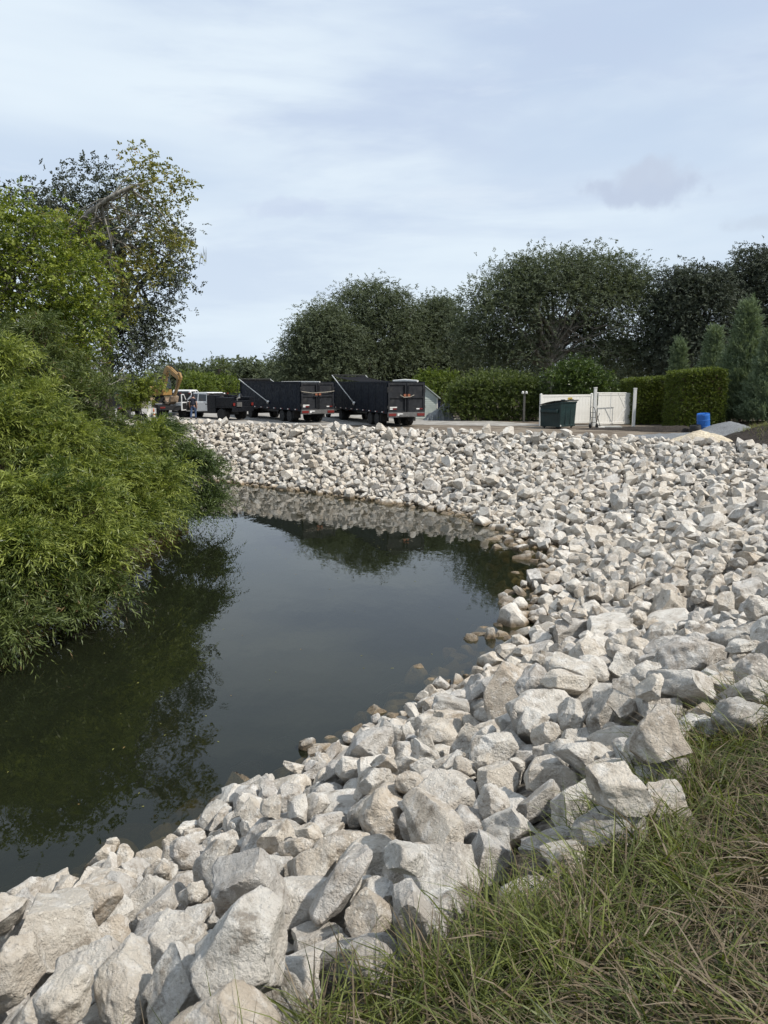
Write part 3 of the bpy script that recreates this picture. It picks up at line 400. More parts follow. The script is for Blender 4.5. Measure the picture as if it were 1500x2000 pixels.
560,2013,41,-27,-6,-66,25,21,16,5,730,2030,74,22,-3,125,36,24,13,13,-331,844,-34,33,-45,-77,43,33,35,1,659,1870,65,-15,8,136,53,54,42,10,310,1550,2,39,-1,-65,29,32,26,16,
868,1818,120,2,-23,-163,39,37,25,19,132,1534,-56,122,0,-161,28,21,21,9,590,1897,59,30,-12,-61,26,19,18,1,581,1822,56,32,-26,-15,35,30,17,14,-176,680,82,30,-19,150,23,19,9,11,
611,1863,48,-2,-18,64,44,34,26,8,85,1029,67,19,15,113,66,52,48,9,-155,708,81,-15,47,123,34,28,20,18,561,1717,57,22,-12,103,21,18,14,7,76,1218,5,-12,-4,30,41,34,28,16,
395,1873,-14,-8,16,-125,35,35,28,19,518,1166,160,48,-33,-91,38,28,24,10,811,1636,126,-42,-52,-106,47,37,23,11,596,1818,44,15,-31,-46,26,23,15,5,469,2164,-12,65,7,-117,22,17,19,10,
793,2184,71,29,23,-19,22,21,19,2,-14,1053,15,40,-16,-152,32,24,20,16,-362,650,31,-54,-18,4,62,55,35,11,511,774,284,15,46,20,28,17,20,15,219,1087,93,-111,10,34,65,62,55,19,
-204,710,76,5,-76,-14,24,21,21,16,1175,2164,167,31,-24,23,33,29,20,12,1225,2222,167,-71,10,-69,33,30,31,8,1100,1983,155,0,8,-52,54,41,44,6,-122,519,162,-61,27,84,26,19,16,16,
243,1358,16,6,-43,-32,37,29,29,5,98,829,144,40,-43,-96,55,41,38,19,876,1654,156,-10,6,-98,35,27,14,13,-200,269,269,86,24,-176,46,33,36,6,998,1728,156,-28,-23,-172,39,35,29,7,
417,635,331,-23,21,-61,29,28,19,6,140,1191,44,-22,-4,85,37,39,27,9,766,1325,159,-22,31,123,73,67,55,17,1037,1937,142,17,10,112,57,44,46,3,-14,708,145,94,-9,-127,28,32,24,19,
25,610,205,45,4,-130,48,40,20,12,-230,751,34,15,37,180,39,33,20,12,960,1705,186,-49,-22,-64,29,23,19,15,319,1279,58,-6,35,-76,44,28,26,8,349,602,337,46,61,70,27,18,16,10,
-59,949,40,-82,27,8,36,28,24,8,1106,1968,180,-78,-38,-146,21,20,17,6,-249,689,51,-2,-37,-116,40,27,23,9,290,1143,99,26,14,96,42,32,20,12,1067,1921,167,-36,16,-58,28,23,20,1,
312,1321,47,6,21,93,63,60,39,0,1248,2272,166,-109,-11,-29,39,34,31,5,26,329,297,31,32,156,16,17,11,15,-128,896,33,-5,5,-13,47,38,31,6,912,1564,150,-42,-14,-143,43,32,27,3,
887,1509,153,-9,-38,-18,56,41,37,4,308,1094,111,23,46,-169,60,42,48,0,1014,1956,147,54,14,-111,41,36,24,17,-162,640,100,-34,40,44,25,24,17,7,1000,1899,147,142,-53,32,32,24,26,1,
733,1341,175,36,6,-173,35,31,16,11,-208,328,233,-33,33,89,37,34,22,5,-304,671,41,46,28,138,41,36,15,13,-258,945,-44,62,14,133,28,25,11,11,999,1783,170,45,34,-162,27,24,23,3,
-253,399,179,-179,-16,-166,21,17,18,10,804,1341,159,-23,-51,120,28,22,16,19,195,882,170,-19,-28,35,40,36,25,13,496,793,268,-28,-45,19,43,36,27,18,1082,1927,147,-17,19,-170,43,39,29,10,
231,942,151,-40,30,-84,58,39,21,12,260,659,274,94,-14,-98,47,35,27,17,-358,486,111,-146,-43,85,29,21,19,9,712,1334,165,-11,-31,136,24,23,19,8,153,1743,-83,-17,38,102,25,21,18,19,
0,901,101,79,21,-112,34,34,31,5,-18,762,122,64,-75,-120,42,33,27,18,84,777,149,169,-67,164,22,18,19,4,1165,2141,160,-39,24,84,24,25,17,2,-207,878,23,56,32,159,32,26,14,11,
-148,516,156,-4,-50,-24,34,29,20,6,-23,874,97,31,2,-114,38,29,23,16,883,1472,151,-17,-22,157,49,43,18,14,-62,310,282,10,11,-140,22,22,20,16,1007,1858,158,3,-48,-102,25,18,13,16,
326,1156,91,-48,20,-171,42,32,24,9,41,758,164,39,-9,-85,26,17,13,13,1010,1774,152,41,-1,25,38,38,23,1,106,793,155,18,47,155,39,36,26,10,-201,418,208,-34,-12,-38,58,36,37,15,
-12,1097,5,-59,6,27,37,34,28,18,57,820,131,52,-38,-114,54,54,44,8,-109,1191,-58,0,-48,-38,25,26,19,6,930,1756,141,-34,-31,-102,24,24,13,11,-80,582,158,-9,-36,-17,24,27,14,13,
147,1238,35,13,-44,-128,27,22,15,4,293,1820,-38,44,1,-120,39,41,31,3,266,1326,29,9,12,60,45,47,31,9,379,649,339,13,30,-158,24,23,11,11,1124,2115,159,-69,-51,51,49,37,26,13,
982,1850,142,-35,-12,70,49,54,35,6,373,1025,176,-11,56,49,24,20,16,19,-388,484,97,-176,9,127,22,22,18,4,971,1860,161,-46,-4,81,26,19,15,1,1127,2021,149,-16,-27,22,48,40,22,14,
-30,966,38,-43,-16,62,28,27,22,10,723,1251,186,10,-32,-40,35,34,26,3,310,583,329,44,16,2,22,20,10,14,300,1859,-41,41,12,-133,34,36,23,10,-308,573,87,113,-58,-123,33,27,25,6,
1017,1838,146,-78,47,70,33,37,33,0,-114,1008,-9,-37,17,133,32,27,30,15,286,1202,76,-120,-49,126,31,34,32,1,1071,2020,138,-25,8,-172,53,43,33,16,1150,2102,163,-36,15,50,23,21,10,12,
626,1184,187,17,23,-51,28,26,15,11,740,1385,164,5,19,66,20,22,14,7,-144,770,72,-64,10,29,52,36,39,15,1138,2178,153,17,21,-60,31,30,26,3,-15,837,116,35,37,23,38,33,30,19,
552,1542,55,-36,-31,1,24,20,15,16,153,893,167,-1,-35,-149,20,17,13,1,80,1140,20,21,14,158,41,31,19,12,219,875,184,22,-5,45,40,25,26,2,805,1555,149,15,25,-149,26,16,13,0,
-423,799,-54,0,-2,14,48,39,40,9,-292,403,167,37,-14,-130,44,35,24,0,1182,2207,165,-49,38,-109,24,18,19,6,375,1330,55,-40,-8,-35,57,41,21,14,936,1602,144,15,-11,179,32,33,27,4,
168,794,195,1,20,21,23,21,9,11,-140,987,-2,-16,-17,106,22,16,10,13,1189,2175,152,-29,10,101,38,27,19,11,54,1214,-10,-63,20,40,26,23,20,4,857,1517,163,15,-21,17,23,24,12,12,
1242,2235,160,35,-8,-110,28,24,17,18,701,1264,191,-57,4,78,33,30,20,18,89,756,158,-26,-5,-55,29,21,22,17,177,1022,91,28,61,-145,57,55,50,17,-45,884,75,68,28,122,28,20,15,14,
918,1633,138,11,27,-114,36,33,28,8,-292,504,142,-73,7,-104,28,21,14,3,389,724,310,36,-34,-1,28,24,23,19,387,650,320,-10,-7,-41,55,46,33,1,-145,619,115,-35,49,92,28,27,20,3,
269,1000,156,15,1,42,22,18,21,4,1052,1856,143,-53,31,-129,23,20,19,0,838,1599,133,95,-7,-157,27,23,14,6,-46,906,62,14,-23,8,28,22,20,19,331,2048,-48,-2,49,-95,28,26,15,13,
81,1397,-47,9,-35,-129,29,28,24,6,447,2155,-14,-137,-52,130,23,22,21,8,-276,771,11,-126,-7,37,38,31,18,11,1096,2029,158,15,24,-25,39,30,16,11,-37,1245,-49,39,16,-179,54,33,22,11,
206,1300,27,69,-12,-24,31,23,20,1,58,730,159,-40,-32,12,32,21,13,14,242,1472,9,-31,-29,-1,20,16,20,2,8,823,100,-109,-31,77,24,19,16,8,-115,964,14,-79,3,157,24,17,15,3,
87,564,243,28,48,148,17,17,9,11,861,1545,151,30,10,-164,44,47,33,10,-192,679,74,-35,30,83,29,26,19,4,555,1998,19,-24,0,-111,49,36,31,6,411,1359,60,27,1,-36,56,38,43,6,
364,853,214,-15,-1,15,68,92,71,15,430,709,300,-46,8,26,82,61,39,13,-159,733,68,-18,-21,30,38,25,25,7,-358,685,25,14,61,122,33,30,18,8,-67,389,242,-21,31,79,26,22,13,14,
1034,2038,138,24,26,-110,30,30,24,16,303,1623,-11,54,-31,-59,30,24,19,10,355,1938,-27,-47,18,132,45,33,26,9,269,1080,115,52,-18,-89,39,34,27,8,363,1911,-18,-37,42,-143,22,18,16,10,
732,1292,182,86,-45,-131,30,27,25,3,753,1367,169,3,-30,82,30,20,19,6,736,2076,58,9,-15,-71,40,31,17,13,-66,234,318,17,-53,-86,23,19,14,13,-316,734,13,63,47,150,40,40,25,1,
659,1586,105,21,16,30,25,24,13,13,681,1831,87,8,37,-96,29,26,18,1,1143,2213,165,18,13,123,34,30,14,12,-50,1127,-16,19,-20,49,23,24,11,12,-210,902,15,-80,8,45,21,16,18,17,
-89,1171,-44,-75,1,49,36,31,25,6,-181,849,28,-15,26,-27,25,22,13,11,604,1626,97,81,-22,-77,44,29,35,9,4,1150,6,68,-14,-42,51,31,28,3,-308,709,15,73,-16,18,23,22,24,4,
566,1605,72,-17,-31,141,34,26,23,15,-516,729,-53,42,19,158,37,30,23,8,94,1106,35,-20,-2,28,68,38,32,3,46,1327,-46,-3,39,149,21,17,13,10,34,529,232,87,13,-147,23,20,17,19,
738,1372,140,-36,5,-60,48,41,35,0,218,1506,-14,-149,-33,95,27,18,17,2,263,1357,38,-35,1,22,30,21,19,2,-508,700,-38,21,24,-150,45,40,31,10,559,1573,65,-7,-20,7,61,40,32,0,
296,540,334,50,6,-165,32,20,21,4,-173,700,73,-16,-60,2,26,24,18,18,-229,711,47,-58,17,73,23,20,23,17,413,2093,-11,-9,35,-30,39,35,33,18,-125,883,53,34,-24,63,26,25,20,3,
41,1079,33,50,-41,-109,38,36,26,15,400,1597,39,-13,-8,55,24,18,20,6,1105,2054,148,14,-23,28,54,46,26,12,-205,856,15,46,1,160,46,34,31,8,1171,2220,150,78,8,-119,34,27,30,5
], float).reshape(-1, 10)
# ------------------------------------------------------------------ materials
MATS = {}
class NT:
    def __init__(s, name):
        s.m = bpy.data.materials.new(name); s.m.use_nodes = True
        s.t = s.m.node_tree; s.N, s.L = s.t.nodes, s.t.links
        s.N.clear(); s.out = s.N.new('ShaderNodeOutputMaterial')
    def n(s, typ, **kw):
        q = s.N.new('ShaderNode' + typ)
        for k, v in kw.items(): setattr(q, k, v)
        return q
    def set(s, sock, v):
        if hasattr(v, 'is_linked') or isinstance(v, bpy.types.NodeSocket): s.L.new(v, sock)
        else: sock.default_value = v
    def pos(s): return s.n('NewGeometry').outputs['Position']
    def objc(s): return s.n('TexCoord').outputs['Object']
    def noise(s, vec, scale, detail=4, rough=.55, dist=0.0):
        q = s.n('TexNoise'); s.L.new(vec, q.inputs['Vector'])
        q.inputs['Scale'].default_value = scale; q.inputs['Detail'].default_value = detail
        q.inputs['Roughness'].default_value = rough; q.inputs['Distortion'].default_value = dist
        return q.outputs['Fac']
    def voro(s, vec, scale, feature='F1'):
        q = s.n('TexVoronoi', feature=feature); s.L.new(vec, q.inputs['Vector']); q.inputs['Scale'].default_value = scale
        return q
    def ramp(s, v, lo, hi, a=0.0, b=1.0, smooth=True):
        q = s.n('MapRange'); q.interpolation_type = 'SMOOTHSTEP' if smooth else 'LINEAR'
        s.L.new(v, q.inputs['Value'])
        for k, x in (('From Min', lo), ('From Max', hi), ('To Min', a), ('To Max', b)): q.inputs[k].default_value = x
        return q.outputs['Result']
    def math(s, op, a, b=0.0, c=0.0):
        q = s.n('Math', operation=op); s.set(q.inputs[0], a); s.set(q.inputs[1], b); s.set(q.inputs[2], c); return q.outputs[0]
    def mix(s, a, b, f, mode='MIX'):
        q = s.n('Mix', data_type='RGBA', blend_type=mode)
        s.set(q.inputs[6], a); s.set(q.inputs[7], b); s.set(q.inputs[0], f); return q.outputs[2]
    def bump(s, h, strength=.5, dist=.02):
        q = s.n('Bump'); q.inputs['Strength'].default_value = strength; q.inputs['Distance'].default_value = dist
        s.L.new(h, q.inputs['Height']); return q.outputs['Normal']
    def principled(s, color, rough=.6, metal=0.0, normal=None, spec=None):
        q = s.n('BsdfPrincipled'); s.set(q.inputs['Base Color'], color); s.set(q.inputs['Roughness'], rough)
        s.set(q.inputs['Metallic'], metal)
        if spec is not None: q.inputs['Specular IOR Level'].default_value = spec
        if normal is not None: s.L.new(normal, q.inputs['Normal'])
        return q.outputs[0]
    def done(s, sh): s.L.new(sh, s.out.inputs['Surface']); return s.m
def c4(c): return (c[0], c[1], c[2], 1)
def paint(name, c, rough=.5, metal=0.0, wear=.12, scale=6.0, dirt=None, bump=0.0, gloss=.5):
    t = NT(name); p = t.objc()
    nz = t.noise(p, scale, 5)
    cc = t.mix(c4([x * (1 - wear) for x in c]), c4([min(1, x * (1 + wear)) for x in c]), t.ramp(nz, .3, .7))
    if dirt: cc = t.mix(cc, c4(dirt[:3]), t.ramp(t.noise(p, scale * .6, 7, .65), .50, .78, 0, dirt[3]))
    r = t.ramp(t.noise(p, scale * 3, 3), .3, .7, max(.05, rough - .12), min(1, rough + .12))
    nm = t.bump(t.noise(p, scale * 5, 4), bump, .01) if bump else None
    MATS[name] = t.done(t.principled(cc, r, metal, nm, gloss)); return MATS[name]
def rock_material(name, joined):
    t = NT(name); p = t.pos()
    if joined: tone = t.n('Attribute', attribute_name='tone').outputs['Color']
    else: tone = t.n('ObjectInfo').outputs['Color']
    w = t.n('VectorMath', operation='MULTIPLY_ADD')
    t.L.new(p, w.inputs[0]); w.inputs[1].default_value = (1, 1, 1); t.L.new(tone, w.inputs[2])     # each rock its own grain
    w2 = t.n('VectorMath', operation='SCALE'); t.L.new(tone, w2.inputs[0]); w2.inputs['Scale'].default_value = 37.0
    t.L.new(w2.outputs[0], w.inputs[2]); q = w.outputs[0]
    big = t.noise(q, 3.2, 4, .6); mid = t.noise(q, 11, 6, .62, .4)
    c = t.mix(t.mix(tone, (.70, .67, .62, 1), .18), t.mix(tone, (.36, .30, .24, 1), .50), t.ramp(big, .40, .66))
    c = t.mix(c, t.mix(tone, (.80, .78, .74, 1), .7), t.ramp(mid, .48, .68, 0, .75))
    # shell flecks in a greyer matrix, on parts of the rock only
    shellzone = t.ramp(t.noise(q, 2.1, 2), .42, .58)
    vo = t.voro(q, 34); vo2 = t.voro(q, 75)
    fleck = t.math('MULTIPLY', t.ramp(vo.outputs['Distance'], .42, .20), shellzone)
    pick = t.ramp(t.n('SeparateColor').outputs[0], .3, .6)
    sep = t.n('SeparateColor'); t.L.new(vo.outputs['Color'], sep.inputs[0])
    fleck = t.math('MULTIPLY', fleck, t.ramp(sep.outputs[0], .35, .6))
    c = t.mix(c, t.mix(c, (.38, .34, .29, 1), .45), t.math('MULTIPLY', shellzone, .55))
    c = t.mix(c, (.74, .69, .60, 1), t.math('MULTIPLY', fleck, .62))
    dirt = t.ramp(t.noise(q, 6.5, 9, .72), .525, .67, 0, .80)
    c = t.mix(c, (.21, .175, .135, 1), dirt)
    speck = t.ramp(vo2.outputs['Distance'], .22, .08, 0, 1)
    sep2 = t.n('SeparateColor'); t.L.new(vo2.outputs['Color'], sep2.inputs[0])
    c = t.mix(c, (.22, .19, .16, 1), t.math('MULTIPLY', t.math('MULTIPLY', speck, t.ramp(sep2.outputs[1], .62, .8)), .6))
    sx = t.n('SeparateXYZ'); t.L.new(p, sx.inputs[0])
    wetz = t.math('ADD', sx.outputs['Z'], t.math('MULTIPLY_ADD', t.noise(p, 4, 3), -.14, .04))
    wet = t.ramp(wetz, .17, .02)
    c = t.mix(c, t.mix(c, (.30, .22, .12, 1), .85, 'MULTIPLY'), wet)
    h = t.math('ADD', t.math('MULTIPLY', t.noise(q, 26, 9, .7), 1.0), t.math('MULTIPLY', t.noise(q, 110, 4, .6), .35))
    h = t.math('ADD', h, t.math('MULTIPLY', t.ramp(vo.outputs['Distance'], .45, .1), .18))
    nm = t.bump(h, 1.0, .034)
    return t.done(t.principled(c, t.ramp(wet, 0, 1, .88, .35), 0, nm, .3))
MATS['rock'] = rock_material('pale_limestone', False)
MATS['rock_joined'] = rock_material('pale_limestone_rubble', True)
def leaf_material(name, c_dark, c_light, trans=.35, rough=.45, odd=None):
    """colour runs from dark to light with each leaf's own tint; light also comes through the leaf"""
    t = NT(name)
    tint = t.n('Attribute', attribute_name='tint').outputs['Fac']
    c = t.mix(c4(c_dark), c4(c_light), tint)
    if odd: c = t.mix(c, c4(odd[:3]), t.ramp(t.n('Attribute', attribute_name='odd').outputs['Fac'], 1 - odd[3], 1 - odd[3] + .01))
    pr = t.principled(c, rough, 0, None, .35)
    tr = t.n('BsdfTranslucent'); t.L.new(t.mix(c, (1.0, 1.0, .35, 1), .7, 'MULTIPLY'), tr.inputs['Color'])
    ms = t.n('MixShader'); ms.inputs[0].default_value = trans
    t.L.new(pr, ms.inputs[1]); t.L.new(tr.outputs[0], ms.inputs[2])
    MATS[name] = t.done(ms.outputs[0]); return MATS[name]
def bark_material(name, a, b, scale=3.0):
    t = NT(name); p = t.objc()
    mp = t.n('Mapping'); mp.inputs['Scale'].default_value = (1, 1, .25); t.L.new(p, mp.inputs[0])
    n = t.noise(mp.outputs[0], scale * 3, 7, .65)
    c = t.mix(c4(a), c4(b), t.ramp(n, .35, .68)); c = t.mix(c, c4([x * 1.7 for x in b]), t.ramp(t.noise(p, scale * .8, 4), .56, .7, 0, .6))
    MATS[name] = t.done(t.principled(c, .9, 0, t.bump(n, .8, .03), .2)); return MATS[name]
leaf_material('oak_leaf', (.066, .084, .048), (.150, .178, .105), .32, .7)
leaf_material('dark_oak_leaf', (.034, .044, .030), (.088, .106, .072), .2, .7)
leaf_material('maple_leaf', (.075, .115, .018), (.300, .345, .060), .45, .45, (.24, .19, .04, .06))
leaf_material('yellowing_leaf', (.100, .120, .026), (.330, .310, .085), .42, .5, (.26, .17, .06, .14))
leaf_material('willow_leaf', (.056, .088, .015), (.315, .360, .085), .45, .4, (.26, .22, .08, .04))
leaf_material('dull_willow_leaf', (.045, .068, .016), (.155, .190, .058), .38, .45, (.19, .13, .06, .10))
leaf_material('dark_shrub_leaf', (.034, .058, .016), (.120, .165, .048), .35, .4)
leaf_material('hedge_leaf', (.036, .056, .014), (.140, .180, .044), .35, .45, (.13, .09, .04, .03))
leaf_material('bright_leaf', (.060, .095, .014), (.190, .240, .040), .40, .45)
leaf_material('ficus_leaf', (.030, .056, .013), (.115, .165, .040), .32, .35)
leaf_material('clipped_leaf', (.036, .058, .010), (.190, .235, .040), .38, .5)
leaf_material('cedar_leaf', (.085, .125, .065), (.250, .310, .185), .25, .6)
leaf_material('moss', (.10, .11, .085), (.20, .21, .17), .3, .9)
leaf_material('grass_blade', (.032, .048, .012), (.190, .215, .055), .38, .5, (.20, .155, .10, .40))
bark_material('oak_bark', (.045, .038, .030), (.13, .115, .095))
bark_material('grey_bark', (.13, .115, .095), (.30, .28, .24))
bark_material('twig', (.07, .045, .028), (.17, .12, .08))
bark_material('bleached_wood', (.26, .24, .21), (.46, .43, .38))
# ------------------------------------------------------------------ building helpers
def link(name, me, mat=None, parent=None, loc=None):
    o = bpy.data.objects.new(name, me); col.objects.link(o)
    if mat is not None and me is not None and not me.materials: me.materials.append(MATS[mat] if isinstance(mat, str) else mat)
    if parent is not None: o.parent = parent
    if loc is not None: o.location = loc
    return o
def tag(o, label, cat, group=None, kind=None):
    if label: o['label'] = label
    if cat: o['category'] = cat
    if group: o['group'] = group
    if kind: o['kind'] = kind
    return o
def empty(name, loc, rz=0.0):
    o = bpy.data.objects.new(name, None); col.objects.link(o); o.empty_display_size = .2
    o.location = loc; o.rotation_euler = (0, 0, rz); return o
def copy_tree(o, parent=None):
    c = o.copy(); col.objects.link(c); c.parent = parent
    for ch in o.children: copy_tree(ch, c)
    return c
def mesh_np(name, V, F, smooth=False):
    """V (n,3), F (m,k) arrays -> mesh, fast"""
    me = bpy.data.meshes.new(name); V = np.ascontiguousarray(V, np.float32); F = np.ascontiguousarray(F, np.int32)
    m, k = F.shape
    me.vertices.add(len(V)); me.vertices.foreach_set('co', V.ravel())
    me.loops.add(m * k); me.loops.foreach_set('vertex_index', F.ravel())
    me.polygons.add(m); me.polygons.foreach_set('loop_start', np.arange(0, m * k, k, dtype=np.int32))
    me.polygons.foreach_set('loop_total', np.full(m, k, np.int32))
    me.polygons.foreach_set('use_smooth', np.full(m, smooth, bool))
    me.update(calc_edges=True); return me
def face_attr(me, name, vals):
    a = me.attributes.new(name, 'FLOAT', 'FACE'); a.data.foreach_set('value', np.ascontiguousarray(vals, np.float32))
# ------------------------------------------------------------------ the ground: one sheet out to the horizon
def graded(lo, hi, step, far, n=16):
    a = np.arange(lo, hi + 1e-6, step); g = np.geomspace(step * 2, far, n)
    return np.concatenate([lo - g[::-1], a, hi + g])
def build_ground():
    xs = graded(-24, 26, .33, 2500); ys = graded(-4, 62, .33, 2500)
    gx, gy = np.meshgrid(xs, ys); x, y = gx.ravel(), gy.ravel(); z = height(x, y)
    nx, ny = len(xs), len(ys)
    i, j = np.meshgrid(np.arange(nx - 1), np.arange(ny - 1)); a = (j * nx + i).ravel()
    F = np.stack([a, a + 1, a + nx + 1, a + nx], 1)
    me = mesh_np('ground', np.stack([x, y, z], 1), F, True)
    p = np.stack([x, y], 1); dw, dc = seg_dist(p, WATERLINE), seg_dist(p, CREST)
    near = 1 - sstep(6, 16, y)
    grass = np.clip(near * sstep(-.25, .15, dc) + sstep(-8.5, -9.5, x) * (y < 44) * (dw > 0) + sstep(95, 120, y) + sstep(-45, -60, x) + sstep(45, 60, x)
                    + sstep(20.5, 22, x + .15 * (y - 33)) * sstep(28, 31, y) * (1 - sstep(46, 50, y)), 0, 1)
    rub = ((dc < .3) & (dw > -.2)).astype(float) * (1 - grass)
    mud = (dw <= -.2).astype(float)
    ca = me.color_attributes.new('zone', 'FLOAT_COLOR', 'POINT')
    ca.data.foreach_set('color', np.stack([rub, grass, mud, np.ones_like(x)], 1).astype(np.float32).ravel())
    t = NT('ground'); q = t.pos()
    sep = t.n('SeparateColor'); t.L.new(t.n('Attribute', attribute_name='zone').outputs['Color'], sep.inputs[0])
    n1, n2 = t.noise(q, .6, 6, .6), t.noise(q, 7, 7, .65)
    dirt = t.mix((.115, .092, .070, 1), (.225, .19, .15, 1), t.ramp(n1, .38, .64))
    dirt = t.mix(dirt, (.10, .08, .062, 1), t.ramp(n2, .52, .74, 0, .8))
    rubc = t.mix((.10, .09, .075, 1), (.24, .22, .19, 1), t.ramp(t.noise(q, 22, 4, .6), .4, .65)); rubc = t.mix(rubc, (.06, .05, .04, 1), t.ramp(n2, .45, .7, 0, .8))
    soil = t.mix((.045, .036, .022, 1), (.10, .085, .045, 1), t.ramp(n2, .4, .66))
    c = t.mix(dirt, rubc, sep.outputs[0]); c = t.mix(c, soil, sep.outputs[1])
    c = t.mix(c, t.mix((.035, .028, .014, 1), (.07, .055, .028, 1), n2), sep.outputs[2])
    hb = t.math('ADD', n2, t.math('MULTIPLY', t.noise(q, 45, 5, .7), .5))
    me.materials.append(t.done(t.principled(c, .95, 0, t.bump(hb, .8, .05), .15)))
    tag(link('ground', me), 'bare dirt ground sloping down to the pond', None, kind='structure')
build_ground()
def build_road():
    xs = np.concatenate([np.arange(-60, -20, 2.0), np.arange(-20, 14.1, .5)])
    rs = np.random.RandomState(3)
    V, F = [], []
    ts = np.linspace(0, 1, 9)
    for i, x in enumerate(xs):
        y0 = 51.2 + .25 * max(0, -6 - x) - .12 * max(0, x) + .3 * math.sin(x * .7) + rs.uniform(-.12, .12)
        y1 = 74 + .3 * max(0, -6 - x) - 1.25 * max(0, x + 4) - .4 * max(0, x)
        y1 = max(y1, y0 + .6)
        for s in ts:
            y = y0 + (y1 - y0) * s ** 1.4; V.append((x, y, 0))
    V = np.array(V); V[:, 2] = height(V[:, 0], V[:, 1]) + .014
    k = len(ts)
    F = [(i * k + j, (i + 1) * k + j, (i + 1) * k + j + 1, i * k + j + 1) for i in range(len(xs) - 1) for j in range(k - 1)]
    me = mesh_np('road', V, np.array(F), True)
    t = NT('road'); q = t.pos(); n = t.noise(q, 1.1, 7, .6)
    c = t.mix((.20, .185, .165, 1), (.33, .315, .29, 1), t.ramp(n, .36, .62)); c = t.mix(c, (.15, .12, .09, 1), t.ramp(t.noise(q, 3.5, 7, .7), .5, .75, 0, .7))
    me.materials.append(t.done(t.principled(c, .9, 0, t.bump(t.noise(q, 60, 4), .4, .01))))
    tag(link('road', me), 'pale dusty asphalt road behind the rock bank', None, kind='structure')
build_road()
def build_water():
    x0, x1, y0, y1, z0 = -28, 6.5, 1.5, 47, -1.7
    V = np.array([(x, y, z) for z in (z0, 0) for y in (y0, y1) for x in (x0, x1)], float)
    F = np.array([(0, 2, 3, 1), (4, 5, 7, 6), (0, 1, 5, 4), (2, 6, 7, 3), (0, 4, 6, 2), (1, 3, 7, 5)])
    me = mesh_np('water', V, F)
    t = NT('pond_water'); q = t.pos()
    mp = t.n('Mapping'); mp.inputs['Scale'].default_value = (1, .55, 1); mp.inputs['Rotation'].default_value = (0, 0, .4); t.L.new(q, mp.inputs[0])
    h = t.math('ADD', t.noise(mp.outputs[0], 2.2, 3, .5), t.math('MULTIPLY', t.noise(mp.outputs[0], .5, 2), 1.0))
    nm = t.bump(h, .012, .3)
    gl = t.n('BsdfGlossy'); gl.inputs['Roughness'].default_value = .012; gl.inputs['Color'].default_value = (1, 1, 1, 1); t.L.new(nm, gl.inputs['Normal'])
    tr = t.n('BsdfTransparent'); tr.inputs['Color'].default_value = (.80, .78, .62, 1)
    df = t.n('BsdfDiffuse'); df.inputs['Color'].default_value = (.028, .034, .018, 1)
    body = t.n('MixShader'); body.inputs[0].default_value = .30; t.L.new(tr.outputs[0], body.inputs[1]); t.L.new(df.outputs[0], body.inputs[2])
    fr = t.n('Fresnel'); fr.inputs['IOR'].default_value = 1.333; t.L.new(nm, fr.inputs['Normal'])
    ms = t.n('MixShader'); t.L.new(fr.outputs[0], ms.inputs[0]); t.L.new(body.outputs[0], ms.inputs[1]); t.L.new(gl.outputs[0], ms.inputs[2])
    va = t.n('VolumeAbsorption'); va.inputs['Color'].default_value = (.46, .40, .15, 1); va.inputs['Density'].default_value = 2.6
    t.L.new(va.outputs[0], t.out.inputs['Volume'])
    me.materials.append(t.done(ms.outputs[0]))
    tag(link('water', me), 'dark still green pond water mirroring trees and sky', None, kind='structure')
build_water()
